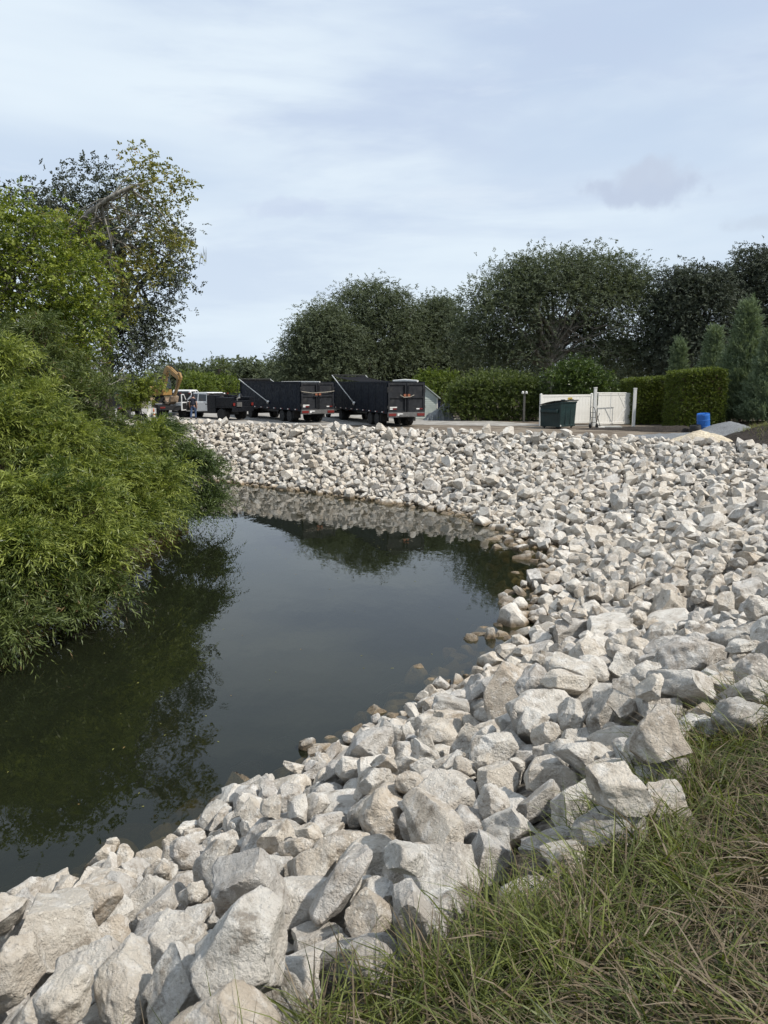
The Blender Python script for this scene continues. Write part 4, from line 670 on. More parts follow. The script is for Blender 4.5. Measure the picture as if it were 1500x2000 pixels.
# ------------------------------------------------------------------ the rocks of the bank
def euler_mats(e):
    cx, cy, cz = np.cos(e).T; sx, sy, sz = np.sin(e).T
    return np.stack([np.stack([cy * cz, sx * sy * cz - cx * sz, cx * sy * cz + sx * sz], 1),
                     np.stack([cy * sz, sx * sy * sz + cx * cz, cx * sy * sz - sx * cz], 1),
                     np.stack([-sy, sx * cy, cx * cy], 1)], 1)
def scatter_far(rs):
    """the far bank: two loose layers of rock, each laid along the slope and tipped at random"""
    out = []
    for layer, (nmax, spread, lift) in enumerate(((5200, .39, .22), (3400, .56, .72))):
        N = 90000
        X = rs.uniform(-19, 20, N); Y = rs.uniform(17, 54, N); p = np.stack([X, Y], 1)
        dw, dc = seg_dist(p, WATERLINE), seg_dist(p, CREST); Z = height(X, Y)
        dep = Y * math.cos(R(PITCH)) - (Z - CAM_Z) * math.sin(R(PITCH))
        ok = (Y > 20.2 + .15 * X) & (dw > -1.0) & (dc < .25) & (np.abs(X) < .5 * dep + 2.2) & ~((X < -7.4) & (Y < 39.8))
        X, Y, Z = X[ok], Y[ok], Z[ok]; grid = {}; cnt = 0
        e = .25
        GX = (height(X + e, Y) - height(X - e, Y)) / (2 * e); GY = (height(X, Y + e) - height(X, Y - e)) / (2 * e)
        S = np.clip(np.exp(rs.normal(0, .34, len(X))) * (.43 - .10 * sstep(22, 34, Y)), .16, .85)
        for i in range(len(X)):
            x, y, s = X[i], Y[i], S[i]; r = s * spread; kx, ky = int(x // 1), int(y // 1)
            if any((q[0] - x) ** 2 + (q[1] - y) ** 2 < (q[2] + r) ** 2 for a in (-1, 0, 1) for b in (-1, 0, 1) for q in grid.get((kx + a, ky + b), ())): continue
            grid.setdefault((kx, ky), []).append((x, y, r))
            k = rs.randint(NROCK); kd = ROCK_KINDS[k]
            t = .32 if layer == 0 else .5
            out.append((x, y, Z[i] + lift * s * (1 if layer == 0 else .62) + (0 if layer == 0 else .06), GY[i] + rs.normal(0, t), -GX[i] + rs.normal(0, t), rs.uniform(-3.1, 3.1),
                        s * rs.uniform(.9, 1.25), s * rs.uniform(.75, 1.05), s * (rs.uniform(.4, .6) if kd == 'slab' else rs.uniform(.62, .95)), k))
            cnt += 1
            if cnt >= nmax: break
    return np.array(out)
TONES = [('white', (.62, .585, .525)), ('cream', (.57, .51, .425)), ('pale grey', (.47, .445, .41)), ('grey', (.34, .325, .295)), ('tan', (.48, .405, .315))]
def build_rocks():
    rs = np.random.RandomState(11)
    A = ROCKS * np.array([.01] * 3 + [math.pi / 180] * 3 + [.01] * 3 + [1])
    A = np.concatenate([A, scatter_far(rs)])
    P, E, S, K = A[:, :3], A[:, 3:6], A[:, 6:9], A[:, 9].astype(int); n = len(P)
    tone = rs.choice(5, n, p=[.32, .31, .21, .08, .08]); jit = rs.uniform(.90, 1.08, n)
    v5, f5 = ico(5); v3, f3 = ico(3)
    near_me = []
    NIND = 300
    for k in range(NROCK):
        me = mesh_np('rock', rock_verts(k, v5, 2), f5, True); me.materials.append(MATS['rock']); near_me.append(me)
    info = []
    for i in range(NIND):
        o = bpy.data.objects.new('rock', near_me[K[i]]); col.objects.link(o)
        o.location = P[i]; o.rotation_euler = E[i]; o.scale = S[i] / 2
        c = np.array(TONES[tone[i]][1]) * jit[i]; o.color = (*c, 1)
        info.append(o)
    label_rocks(info, P[:NIND], S[:NIND], K[:NIND], tone[:NIND])
    d = np.linalg.norm(P - [0, 0, CAM_Z], axis=1)
    M = euler_mats(E)
    for name, lo, hi in (('rubble', 300, n),):
        Vs, Fs, Cs, off = [], [], [], 0
        soft = [rock_verts(k, v3, 1) for k in range(NROCK)]; bare = [rock_hull(k) for k in range(NROCK)]
        for i in range(lo, hi):
            b, f = (soft[K[i]], f3) if d[i] < 16 else bare[K[i]]
            v = (b * S[i] / 2) @ M[i].T + P[i]
            Vs.append(v); Fs.append(f + off); off += len(v)
            Cs.append(np.tile(np.append(np.array(TONES[tone[i]][1]) * jit[i], 1), (len(v), 1)))
        me = mesh_np(name, np.concatenate(Vs), np.concatenate(Fs), False)
        ca = me.color_attributes.new('tone', 'FLOAT_COLOR', 'POINT'); ca.data.foreach_set('color', np.concatenate(Cs).astype(np.float32).ravel())
        me.materials.append(MATS['rock_joined'])
        tag(link('limestone_rubble', me), 'countless smaller pale limestone rocks covering the far pond bank', 'rubble', kind='stuff')
SHAPE_WORD = {'block': 'blocky', 'round': 'rounded', 'slab': 'slab-like', 'wedge': 'pointed'}
def label_rocks(obs, P, S, K, tone):
    """words for each rock from what it is: size, tone, shape, where it lies, then its larger neighbour, then its rank from the left"""
    n = len(obs); xy = P[:, :2]; dw, dc = seg_dist(xy, WATERLINE), seg_dist(xy, CREST); big = np.sort(S, axis=1)[:, 1:].mean(1)
    t = R(PITCH); depth = P[:, 1] * math.cos(t) - (P[:, 2] - CAM_Z) * math.sin(t); sx = P[:, 0] / depth
    size = ['small' if q < .27 else ('large' if q > .52 else 'medium') for q in big]
    what = [TONES[tone[i]][0] + ' ' + SHAPE_WORD[ROCK_KINDS[K[i]]] for i in range(n)]
    where = []
    for i in range(n):
        if P[i, 2] < .06: w = 'in the pond water'
        elif dw[i] < .55: w = "at the water's edge"
        elif dc[i] > -.45 and P[i, 1] < 9: w = 'touching the grass'
        elif P[i, 1] > 15: w = 'on the far slope'
        elif dw[i] / (dw[i] - dc[i]) < .4: w = 'low on the bank'
        elif dw[i] / (dw[i] - dc[i]) < .7: w = 'midway up the bank'
        else: w = 'high on the bank'
        where.append(w)
    first = ['%s %s rock %s' % (size[i], what[i], where[i]) for i in range(n)]
    def count(L):
        d = {}
        for q in L: d[q] = d.get(q, 0) + 1
        return d
    c1 = count(first); second = list(first)
    for i in range(n):
        if c1[first[i]] == 1: continue
        d = np.hypot(*(xy - xy[i]).T); d[i] = 9; d[big < big[i] * .9] += 4; j = int(np.argmin(d)); v = xy[j] - xy[i]
        side = ('left of' if v[0] > 0 else 'right of') if abs(v[0]) > abs(v[1]) else ('in front of' if v[1] > 0 else 'behind')
        second[i] = first[i] + ', ' + side + ' a ' + what[j] + ' one'
    c2 = count(second); rank = ('leftmost', 'second from left', 'third from left', 'fourth from left')
    for q, k in c2.items():
        if k < 2: continue
        I = sorted([i for i in range(n) if second[i] == q], key=lambda i: sx[i])
        for r, i in enumerate(I):
            near_one = second[i].split(' a ')[-1].split(' ')[-2]
            if k == 2: second[i] = first[i] + ', by a ' + near_one + ' one, ' + ('left of two' if r == 0 else 'right of two')
            elif r < 4: second[i] = first[i] + ', by a ' + near_one + ' one, ' + rank[r]
    second = [q.replace(' one', '') if len(q.split()) > 16 else q for q in second]
    for i, o in enumerate(obs): tag(o, second[i], 'rock', 'limestone rocks of the pond bank')
build_rocks()
# ------------------------------------------------------------------ small mesh kit
def W(px, py, Y):
    """the point at distance Y that a measured photo position stands for"""
    u, v = (px - 750) / 1503, (py - 1000) / 1503; t = R(PITCH)
    k = Y / (math.cos(t) - v * math.sin(t))
    return Vector((u * k, Y, CAM_Z + k * (-math.sin(t) - v * math.cos(t))))
class MB:
    def __init__(s): s.V, s.F = [], []
    def add(s, vs, fs):
        n = len(s.V); s.V += [tuple(v) for v in vs]; s.F += [tuple(i + n for i in f) for f in fs]; return s
    def box(s, x0, x1, y0, y1, z0, z1, M=None):
        vs = [Vector((x, y, z)) for z in (z0, z1) for y in (y0, y1) for x in (x0, x1)]
        if M is not None: vs = [M @ v for v in vs]
        return s.add(vs, [(0, 2, 3, 1), (4, 5, 7, 6), (0, 1, 5, 4), (2, 6, 7, 3), (0, 4, 6, 2), (1, 3, 7, 5)])
    def prism(s, pts, y0, y1, M=None, inset=0.0):
        """pts: outline in x,z; extruded in y (inset narrows nothing yet the far rim)"""
        n = len(pts); vs = [Vector((x, y0, z)) for x, z in pts] + [Vector((x, y1, z)) for x, z in pts]
        if M is not None: vs = [M @ v for v in vs]
        return s.add(vs, [tuple(range(n)), tuple(range(2 * n - 1, n - 1, -1))] + [(i + n, (i + 1) % n + n, (i + 1) % n, i) for i in range(n)])
    def tube(s, path, radii, sides=6, close_ends=True):
        path = [Vector(q) for q in path]; count = len(path)
        radii = radii if hasattr(radii, '__len__') else [radii] * count
        first = len(s.V); steady = Vector((0.31, 0.17, 1)).normalized()
        for i, q in enumerate(path):
            d = (path[min(i + 1, count - 1)] - path[max(i - 1, 0)]).normalized()
            a = d.cross(steady)
            if a.length < .05: a = d.cross(Vector((1, 0, 0)))
            a.normalize(); b = d.cross(a)
            for k in range(sides):
                t = 2 * math.pi * k / sides; s.V.append(tuple(q + radii[i] * (math.cos(t) * a + math.sin(t) * b)))
        for i in range(count - 1):
            for k in range(sides):
                k2 = (k + 1) % sides; s.F.append((first + i * sides + k, first + i * sides + k2, first + (i + 1) * sides + k2, first + (i + 1) * sides + k))
        if close_ends:
            s.F.append(tuple(first + k for k in range(sides - 1, -1, -1)))
            s.F.append(tuple(first + (count - 1) * sides + k for k in range(sides)))
        return s
    def lathe(s, prof, n=16, M=None, close=True):
        """prof: (radius, height) turned about z"""
        vs = [Vector((r * math.cos(2 * math.pi * k / n), r * math.sin(2 * math.pi * k / n), z)) for r, z in prof for k in range(n)]
        if M is not None: vs = [M @ v for v in vs]
        fs = [(i * n + k, i * n + (k + 1) % n, (i + 1) * n + (k + 1) % n, (i + 1) * n + k) for i in range(len(prof) - 1) for k in range(n)]
        if close: fs += [tuple(range(n))[::-1], tuple((len(prof) - 1) * n + k for k in range(n))]
        return s.add(vs, fs)
    def mesh(s, name, smooth=False, bevel=0.0):
        me = bpy.data.meshes.new(name); me.from_pydata(s.V, [], s.F); me.update()
        if bevel:
            import bmesh
            bm = bmesh.new(); bm.from_mesh(me)
            bmesh.ops.bevel(bm, geom=bm.edges[:], offset=bevel, segments=1, affect='EDGES', clamp_overlap=True); bm.to_mesh(me); bm.free()
        if smooth: me.polygons.foreach_set('use_smooth', [True] * len(me.polygons))
        return me
    def build(s, name, mat, parent=None, loc=None, smooth=False, bevel=0.0):
        return link(name, s.mesh(name, smooth, bevel), mat, parent, loc)
def rotm(axis, deg, at=(0, 0, 0)):
    a = Vector(at); return Matrix.Translation(a) @ Matrix.Rotation(R(deg), 4, axis) @ Matrix.Translation(-a)
# ------------------------------------------------------------------ foliage
def unit(a): return a / np.maximum(np.linalg.norm(a, axis=-1, keepdims=True), 1e-9)
def leaf_mesh(name, P, D, Nn, L, Wd, tint, odd, mat, fold=.25):
    D = unit(D); S = unit(np.cross(D, Nn)); U = np.cross(S, D); L = L[:, None]; Wd = Wd[:, None]
    mid = P + D * L * .45
    V = np.stack([P, mid + S * Wd * .5 + U * Wd * fold, P + D * L - U * L * .10, mid - S * Wd * .5 + U * Wd * fold], 1).reshape(-1, 3)
    F = np.arange(len(P) * 4).reshape(-1, 4)
    me = mesh_np(name, V, F, False); face_attr(me, 'tint', np.clip(tint, 0, 1)); face_attr(me, 'odd', odd); me.materials.append(MATS[mat]); return me
def clusters(blobs, n, rs, inner=.45, flat=0.0):
    """cluster centres in the outer part of a union of ellipsoids; blob = (x, y, z, rx, ry, rz)"""
    B = np.array(blobs, float); w = (B[:, 3] * B[:, 4] + B[:, 3] * B[:, 5] + B[:, 4] * B[:, 5]); w /= w.sum()
    k = rs.choice(len(B), n, p=w); d = unit(rs.normal(0, 1, (n, 3))); d[:, 2] = np.where(d[:, 2] < -.55, -d[:, 2] * .6, d[:, 2])
    r = (inner ** 3 + (1 - inner ** 3) * rs.uniform(0, 1, n)) ** (1 / 3) * (1 + rs.normal(0, .07, n))
    return B[k, :3] + d * r[:, None] * B[k, 3:], d, k
def sprays(C, O, rs, per, spread, slen, nleaf, ll, lw, droop=.35, ang=55, up=.35, flatten=.75, tjit=.22, cl_jit=.28):
    """shoots round every cluster centre C (outward direction O); leaves set alternately along each shoot"""
    nC = len(C); n = nC * per
    ci = np.repeat(np.arange(nC), per)
    o = C[ci] + rs.normal(0, 1, (n, 3)) * np.array([1, 1, flatten]) * spread
    d = unit(O[ci] * .8 + rs.normal(0, .75, (n, 3)) + np.array([0, 0, up]))
    sl = slen * rs.uniform(.55, 1.25, n)
    t = (np.arange(nleaf) + .5) / nleaf
    t = np.clip(t[None] + rs.uniform(-.4, .4, (n, nleaf)) / nleaf, .04, 1)
    dz = np.array([0, 0, -1.0])
    P = o[:, None] + d[:, None] * (sl[:, None] * t)[..., None] + dz * (droop * sl[:, None] * t ** 2)[..., None]
    T = unit(d[:, None] + dz * (2 * droop * t)[..., None])
    side = unit(np.cross(T, rs.normal(0, 1, (n, 1, 3)) + np.array([0, 0, 1.5])))
    sg = np.where(np.arange(nleaf) % 2 == 0, 1, -1)[None, :, None]
    a = np.radians(ang) * rs.uniform(.55, 1.25, (n, nleaf, 1))
    D = T * np.cos(a) + side * sg * np.sin(a) + rs.normal(0, .22, P.shape) + dz * droop * .35
    Nn = unit(np.cross(T, side) + rs.normal(0, .45, P.shape))
    L = ll * rs.uniform(.6, 1.2, (n, nleaf)); Wd = lw * rs.uniform(.7, 1.2, (n, nleaf))
    ct = rs.normal(.45, cl_jit, nC)[ci]
    tint = ct[:, None] + rs.normal(0, tjit, (n, nleaf)) + (t - .5) * .25
    odd = np.clip(rs.uniform(0, 1, (n, nleaf)) * .7 + rs.uniform(0, 1, n)[:, None] * .3, 0, 1)
    q = lambda x: x.reshape(-1, x.shape[-1]) if x.ndim == 3 else x.ravel()
    return q(P), q(D), q(np.broadcast_to(Nn, P.shape)), q(L), q(Wd), q(tint), q(odd)
def bez(a, b, c, n):
    return [a * (1 - t) ** 2 + b * 2 * t * (1 - t) + c * t * t for t in [i / n for i in range(n + 1)]]
def limbs(mb, trunk, C, rs, nl, r0, start=.45, sag=.15):
    """curved limbs from the upper trunk to some of the clusters, twigs off them"""
    T = [Vector(p) for p in trunk]; idx = rs.choice(len(C), min(nl, len(C)), replace=False)
    for i in idx:
        c = Vector(C[i]); k = rs.uniform(start, 1) * (len(T) - 1); a = T[int(k)].lerp(T[min(int(k) + 1, len(T) - 1)], k - int(k))
        L = (c - a).length
        m = a.lerp(c, .5) + Vector((rs.normal(0, .1) * L, rs.normal(0, .1) * L, (.16 + rs.normal(0, .08)) * L))
        pts = bez(a, m, c, 7); r = r0 * (.45 + .55 * rs.rand()) * min(1.2, L / 5 + .35)
        for q in range(2, 6): pts[q] = pts[q] + Vector(rs.normal(0, .03 * L, 3))
        mb.tube(pts, [r * (1 - .85 * q / 7) for q in range(8)], 5, False)
def tree(name, label, cat, base, blobs, seed, cluster_count, per, nleaf, ll, lw, leaf, bark, trunk, girth,
         nl=40, limb=.10, spread=.5, slen=.6, group=None, crown='crown',
         droop=.35, ang=55, up=.35, inner=.45, moss=0, start=.45, cl_jit=.28):
    rs = np.random.RandomState(seed); base = Vector(base); root = empty(name, base); tag(root, label, cat, group)
    B = np.array(blobs, float); B[:, :3] -= np.array(base)
    C, O, k = clusters(B, cluster_count, rs, inner)
    me = leaf_mesh(crown, *sprays(C, O, rs, per, spread, slen, nleaf, ll, lw, droop, ang, up, cl_jit=cl_jit), leaf); link(crown, me, None, root)
    T = [Vector(p) - base for p in trunk]; mb = MB()
    fine = []
    for a, b in zip(T[:-1], T[1:]): fine += [a.lerp(b, q / 3) + Vector(rs.normal(0, girth * .12, 3)) for q in range(3)]
    fine.append(T[-1]); m = len(fine)
    mb.tube(fine, [girth * (1.35 if q == 0 else 1 - .7 * q / m) for q in range(m)], 9, False)
    limbs(mb, fine, C, rs, nl, limb, start)
    mb.build('trunk', bark, root, None, True)
    if moss:
        idx = rs.choice(len(C), moss); n = len(idx); o = C[idx] + rs.normal(0, .5, (n, 3)) - np.array([0, 0, .3])
        per_m = 14; P = np.repeat(o, per_m, 0) + rs.normal(0, .10, (n * per_m, 3)) * np.array([1, 1, 1.6])
        D = np.tile([0, 0, -1.0], (len(P), 1)) + rs.normal(0, .12, P.shape)
        me = leaf_mesh('hanging_moss', P, D, rs.normal(0, 1, P.shape), rs.uniform(.25, 1.0, len(P)), rs.uniform(.02, .05, len(P)), rs.uniform(0, 1, len(P)), np.zeros(len(P)), 'moss'); link('hanging_moss', me, None, root)
    return root
# ------------------------------------------------------------------ trees beyond the yard
def BL(Y, *bl, drop=0):         # blobs: (photo x, photo y, rx, rz[, ry[, dy]]) standing at distance Y
    out = []
    for b in bl:
        p = W(b[0], b[1] + drop, Y + (b[5] if len(b) > 5 else 0)); rx, rz = b[2], b[3]; ry = b[4] if len(b) > 4 else rx
        out.append((*p, rx, ry, rz))
    return out
def foot(px, Y):
    p = W(px, 800, Y); return Vector((p.x, Y, h1(p.x, Y) - .05))
def up_to(base, *pts): return [base] + [W(*p) for p in pts]
b = foot(1085, 76)
tree('live_oak', 'broad grey-green live oak, the largest crown, rising behind the round bush and white fence', 'tree', b,
     BL(76, (1100, 580, 6.2, 4.0, 5), (985, 605, 4.6, 4.0, 4.5), (1215, 595, 4.6, 3.8, 4.5), (1075, 525, 4.2, 2.3, 4), (1165, 520, 3.4, 1.9, 3.5), (935, 650, 2.6, 2.8, 3), (1285, 655, 2.5, 3.0, 3),
        (1010, 545, 3.0, 2.2, 3), (1235, 545, 2.3, 1.8, 3), (1000, 685, 3.2, 2.2, 4), (1190, 690, 3.8, 2.0, 4), (1100, 650, 4.5, 2.6, 3, 3), drop=16), 1, 2500, 8, 8, .21, .105, 'oak_leaf', 'grey_bark',
     up_to(b, (1075, 720, 76), (1080, 680, 76), (1095, 620, 76)), .42, 60, .17, .75, .8, moss=30, start=.3, inner=.3)
o = [(720, 88, 'tall live oak, middle of the dark oak clump rising above the two dump trailers', ((720, 590, 4.2, 2.2), (690, 640, 4.2, 3.0), (760, 640, 4.0, 3.2), (725, 560, 2.2, 1.1), (770, 590, 2.5, 1.6), (730, 700, 5, 3), (660, 690, 3, 2.6), (800, 690, 3, 2.6))),
     (620, 84, 'live oak ending the dark clump on the left, stepping down to far trees', ((625, 640, 2.6, 2.4), (600, 680, 2.4, 2.4), (660, 660, 2.8, 2.6), (640, 610, 1.5, 1.1), (580, 720, 2.0, 2.0), (650, 720, 3.5, 2.2))),
     (850, 92, 'live oak ending the dark clump on the right, behind the bright bush', ((845, 620, 3.0, 2.4), (875, 650, 3.0, 3.0), (820, 660, 3.0, 3.0), (860, 595, 1.8, 1.2), (850, 710, 4.0, 3.0), (900, 700, 2.6, 2.6)))]
for i, (px, Y, wording, bl) in enumerate(o):
    b = foot(px, Y)
    tree('live_oak', wording, 'tree', b, BL(Y, *bl, drop=12), 20 + i, 1300, 8, 8, .22, .11, 'oak_leaf', 'oak_bark', up_to(b, (px, 740, Y), (px + 6, 700, Y), (px + 4, 650, Y)), .35, 30, .15, .75, .85, 'oaks behind the trailers', moss=10)
o = [(1345, 72, 'very dark oak with ragged top behind the clipped hedges', ((1350, 560, 2.8, 2.0), (1320, 610, 2.6, 2.4), (1385, 600, 2.8, 2.6), (1330, 540, 1.3, .9), (1400, 545, 1.6, 1.2), (1345, 680, 3.4, 2.8), (1300, 700, 2.0, 2.4))),
     (1480, 74, 'very dark oak at the right edge of the picture, behind the blue-green cedars', ((1480, 545, 2.8, 2.6), (1440, 580, 2.4, 2.4), (1470, 505, 1.7, 1.3), (1530, 560, 3, 3), (1450, 660, 3.2, 3.0), (1540, 640, 3, 3)))]
for i, (px, Y, wording, bl) in enumerate(o):
    b = foot(px, Y)
    tree('dark_oak', wording, 'tree', b, BL(Y, *bl, drop=10), 40 + i, 1000, 8, 8, .21, .11, 'dark_oak_leaf', 'oak_bark', up_to(b, (px, 720, Y), (px + 5, 660, Y), (px, 600, Y)), .35, 36, .15, .6, .7, 'dark oaks behind the cedars')
rs = np.random.RandomState(9)
far = [(352, 716, 150), (383, 722, 170), (425, 706, 150), (455, 712, 165), (492, 704, 150), (522, 709, 160), (552, 706, 140), (578, 700, 130)]
words = ['small pale tree over the excavator boom', 'low tree just right of the excavator boom', 'rounded tree above the white pickup', 'tree above the dark truck bed', 'tree over the front of the left trailer',
         'low rounded tree over the middle of the left trailer', 'tree at the right end of the far row', 'tree between the far row and the oak clump']
for i, (px, py, Y) in enumerate(far):
    s = Y / 1525; top = W(px, py, Y); b = foot(px, Y); h = (top.z - b.z)
    bl = [(top.x, Y, top.z - h * .28, 20 * s, 18 * s, h * .26), (top.x - 14 * s, Y, b.z + h * .45, 16 * s, 14 * s, h * .3), (top.x + 14 * s, Y, b.z + h * .42, 17 * s, 14 * s, h * .3)]
    tree('far_tree', 'far ' + words[i], 'tree', b, bl, 60 + i, 170, 4, 7, .45, .24, 'oak_leaf', 'oak_bark', [b, b + Vector((0, 0, h * .3)), b + Vector((0, 0, h * .6))], .3, 8, .12, 1.0, 1.0, 'distant trees beyond the vehicles')
# a dark wood closing the view far behind all of these
def far_wood():
    rs = np.random.RandomState(77); n = 9000
    x = rs.uniform(-150, 170, n); y = 178 + rs.normal(0, 5, n) + 20 * np.sin(x * .02); z = 2.5 + rs.uniform(0, 1, n) ** .8 * (5.2 + 1.2 * np.sin(x * .13) + 1.0 * np.sin(x * .41 + 1))
    C = np.stack([x, y, z], 1); O = unit(rs.normal(0, 1, (n, 3)) + [0, -.8, .4])
    me = leaf_mesh('far_wood', *sprays(C, O, rs, 1, .7, 1.4, 6, .95, .6), 'oak_leaf')
    tag(link('far_wood', me), 'low dark wood closing the far end of the yard', 'wood', kind='stuff')
    n = 5200; x = rs.uniform(-10, 56, n); y = 93 + rs.normal(0, 2.5, n) + .12 * x; z = 2.6 + rs.uniform(0, 1, n) * (7.2 + 1.2 * np.sin(x * .5))
    me = leaf_mesh('undergrowth', *sprays(np.stack([x, y, z], 1), unit(rs.normal(0, 1, (n, 3)) + [0, -.5, .5]), rs, 4, .5, .8, 6, .32, .16), 'dark_oak_leaf')
    tag(link('undergrowth', me), 'shady undergrowth below the oaks', 'undergrowth', kind='stuff')
far_wood()
def palm():
    Y = 82; b = foot(431, Y); root = empty('cabbage_palm', b); tag(root, 'small cabbage palm with fan of fronds above the white pickup', 'palm tree')
    rs = np.random.RandomState(4); h = 4.1; mb = MB().tube([(0, 0, 0), (.05, 0, h * .5), (0, 0, h)], [.2, .16, .17], 8); mb.build('trunk', 'oak_bark', root)
    P, D, N, L, Wd = [], [], [], [], []
    for f in range(34):
        az, el = rs.uniform(0, 6.28), rs.uniform(-.5, 1.3); d = np.array([math.cos(az) * math.cos(el), math.sin(az) * math.cos(el), math.sin(el)])
        tip = np.array([0, 0, h]) + d * .8
        for q in np.linspace(-1.1, 1.1, 11):
            sd = unit(np.cross(d, [0, 0, 1])); P.append(tip); D.append(d * math.cos(q) + sd * math.sin(q) + np.array([0, 0, -.3])); N.append([0, 0, 1]); L.append(rs.uniform(.6, .95)); Wd.append(.07)
    n = len(P); link('crown', leaf_mesh('crown', np.array(P), np.array(D), np.array(N, float) + rs.normal(0, .2, (n, 3)), np.array(L), np.array(Wd), rs.uniform(0, 1, n), np.zeros(n), 'hedge_leaf'), None, root)
palm()
# ------------------------------------------------------------------ hedges and shrubs of the yard
def shrub(name, label, cat, Y, blobs, seed, cluster_count, per, nleaf, ll, lw, leaf, group=None, spread=.22, slen=.35, stems=6, inner=.55, droop=.15, px=None, cl_jit=.25, up=.5):
    bl = BL(Y, *blobs); rs = np.random.RandomState(seed); cx = np.mean([q[0] for q in bl]) if px is None else W(px, 800, Y).x
    base = Vector((cx, Y, h1(cx, Y) - .03)); root = empty(name, base); tag(root, label, cat, group)
    B = np.array(bl); B[:, :3] -= np.array(base); C, O, k = clusters(B, cluster_count, rs, inner); C[:, 2] = np.maximum(C[:, 2], .15)
    link('foliage', leaf_mesh('foliage', *sprays(C, O, rs, per, spread, slen, nleaf, ll, lw, droop, 50, up, cl_jit=cl_jit), leaf), None, root)
    mb = MB()
    for q in rs.choice(len(C), min(stems * 4, len(C)), replace=False):
        c = Vector(C[q]); a = Vector((c.x * .75 + rs.normal(0, .1), c.y * .5, 0)); mb.tube(bez(a, a.lerp(c, .5) + Vector((0, 0, .3)), c, 4), [.05, .04, .03, .02, .012], 5, False)
    mb.build('stem', 'oak_bark', root, None, True); return root
Y = 57
shrub('hedge', 'long dark untrimmed hedge with bare stems below, left of the white fence', 'hedge', Y, [(x, y, .95, r, .9) for x, y, r in
      ((895, 812, .6), (930, 815, .6), (960, 815, .6), (990, 815, .6), (1020, 815, .6), (1050, 813, .6), (905, 790, 1.1), (940, 780, 1.35), (975, 785, 1.25), (1010, 782, 1.3), (1045, 785, 1.2), (900, 765, .6), (925, 758, .7), (960, 752, .8), (1000, 753, .75), (1035, 757, .65), (890, 795, .9), (1055, 795, .8))], 100, 1250, 5, 7, .13, .075, 'hedge_leaf', stems=7)
shrub('bush', 'bright yellow-green bush beside the small shed', 'bush', 61, [(845, 742, 1.1, .8), (815, 755, .9, .7), (870, 745, .9, .8), (850, 770, 1.3, 1.0), (820, 775, 1, .8)], 101, 330, 5, 7, .14, .08, 'bright_leaf')
shrub('bush', 'shaggy mid-green bush standing up behind the long dark hedge', 'bush', 61.5, [(950, 742, 1.5, .8), (985, 742, 1.4, .7), (920, 752, 1.1, .8), (1010, 748, 1.1, .7), (960, 775, 2.2, 1.2)], 102, 330, 5, 7, .13, .07, 'hedge_leaf', cl_jit=.35)
shrub('bush', 'big round glossy bush behind the white fence panel', 'bush', 56, [(1125, 745, 1.7, 1.3), (1090, 750, 1.2, 1.1), (1160, 752, 1.3, 1.1), (1130, 725, 1.2, .7), (1180, 765, .9, .9), (1120, 785, 2.0, 1.2)], 103, 620, 5, 7, .15, .09, 'ficus_leaf', spread=.28)
for px, py, Y, r, wording in ((378, 745, 74, 1.5, 'first of the sunlit shrubs right of the excavator boom, nearest the boom'), (402, 748, 76, 1.4, 'sunlit shrub in the middle of the row above the roof of the white pickup'), (440, 750, 78, 1.6, 'sunlit shrub below the cabbage palm')):
    shrub('bush', wording, 'bush', Y, [(px, py, r, .9), (px - 10, py + 18, r * .9, .9), (px + 12, py + 16, r * .9, .9), (px, py + 35, r * 1.2, 1)], 110 + px, 170, 5, 6, .2, .11, 'bright_leaf', 'sunlit shrubs beyond the pickup')
def clipped(name, label, photo_left, photo_right, py, Y, depth_here, seed):
    rs = np.random.RandomState(seed); x0, x1 = W(photo_left, py, Y).x, W(photo_right, py, Y).x; top_height = W(photo_left, py, Y).z; base = Vector(((x0 + x1) / 2, Y + depth_here / 2, h1(x0, Y))); root = empty(name, base); tag(root, label, 'hedge', 'clipped box hedges')
    half_wide, half_deep, tall = (x1 - x0) / 2, depth_here / 2, top_height - base.z; n = 5200
    f = rs.choice(4, n, p=[.40, .22, .14, .24]); u, v = rs.uniform(-1, 1, n), rs.uniform(0, 1, n)
    C = np.zeros((n, 3)); O = np.zeros((n, 3))
    for q in range(n):
        if f[q] == 0: C[q] = (u[q] * half_wide, -half_deep, v[q] * tall); O[q] = (0, -1, .2)
        elif f[q] == 3: C[q] = (u[q] * half_wide, (v[q] * 2 - 1) * half_deep, tall); O[q] = (0, 0, 1)
        else: s = -1 if f[q] == 1 else 1; C[q] = (s * half_wide, u[q] * half_deep, v[q] * tall); O[q] = (s, 0, .2)
    C += rs.normal(0, .035, C.shape); C[:, 2] = np.minimum(C[:, 2], tall - .05 * rs.uniform(0, 1, n)) - .12 * (np.abs(C[:, 0]) / half_wide) ** 8 * (C[:, 2] > tall - .1)
    C *= np.array([1, 1, 1]) + 0.02 * np.sin(C[:, [1, 2, 0]] * 2.1)
    link('foliage', leaf_mesh('foliage', *sprays(C, O, rs, 2, .05, .14, 5, .085, .05, .05, 50, .2, cl_jit=.2), 'clipped_leaf'), None, root)
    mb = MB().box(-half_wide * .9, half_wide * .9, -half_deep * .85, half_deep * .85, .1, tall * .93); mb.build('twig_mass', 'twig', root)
clipped('clipped_hedge', 'squared clipped hedge right beside the white gate post, the lower of the two', 1238, 1326, 740, 51.5, 2.4, 120)
clipped('clipped_hedge', 'squared clipped hedge behind the blue barrel, the taller of the two', 1336, 1421, 724, 46.0, 2.6, 121)
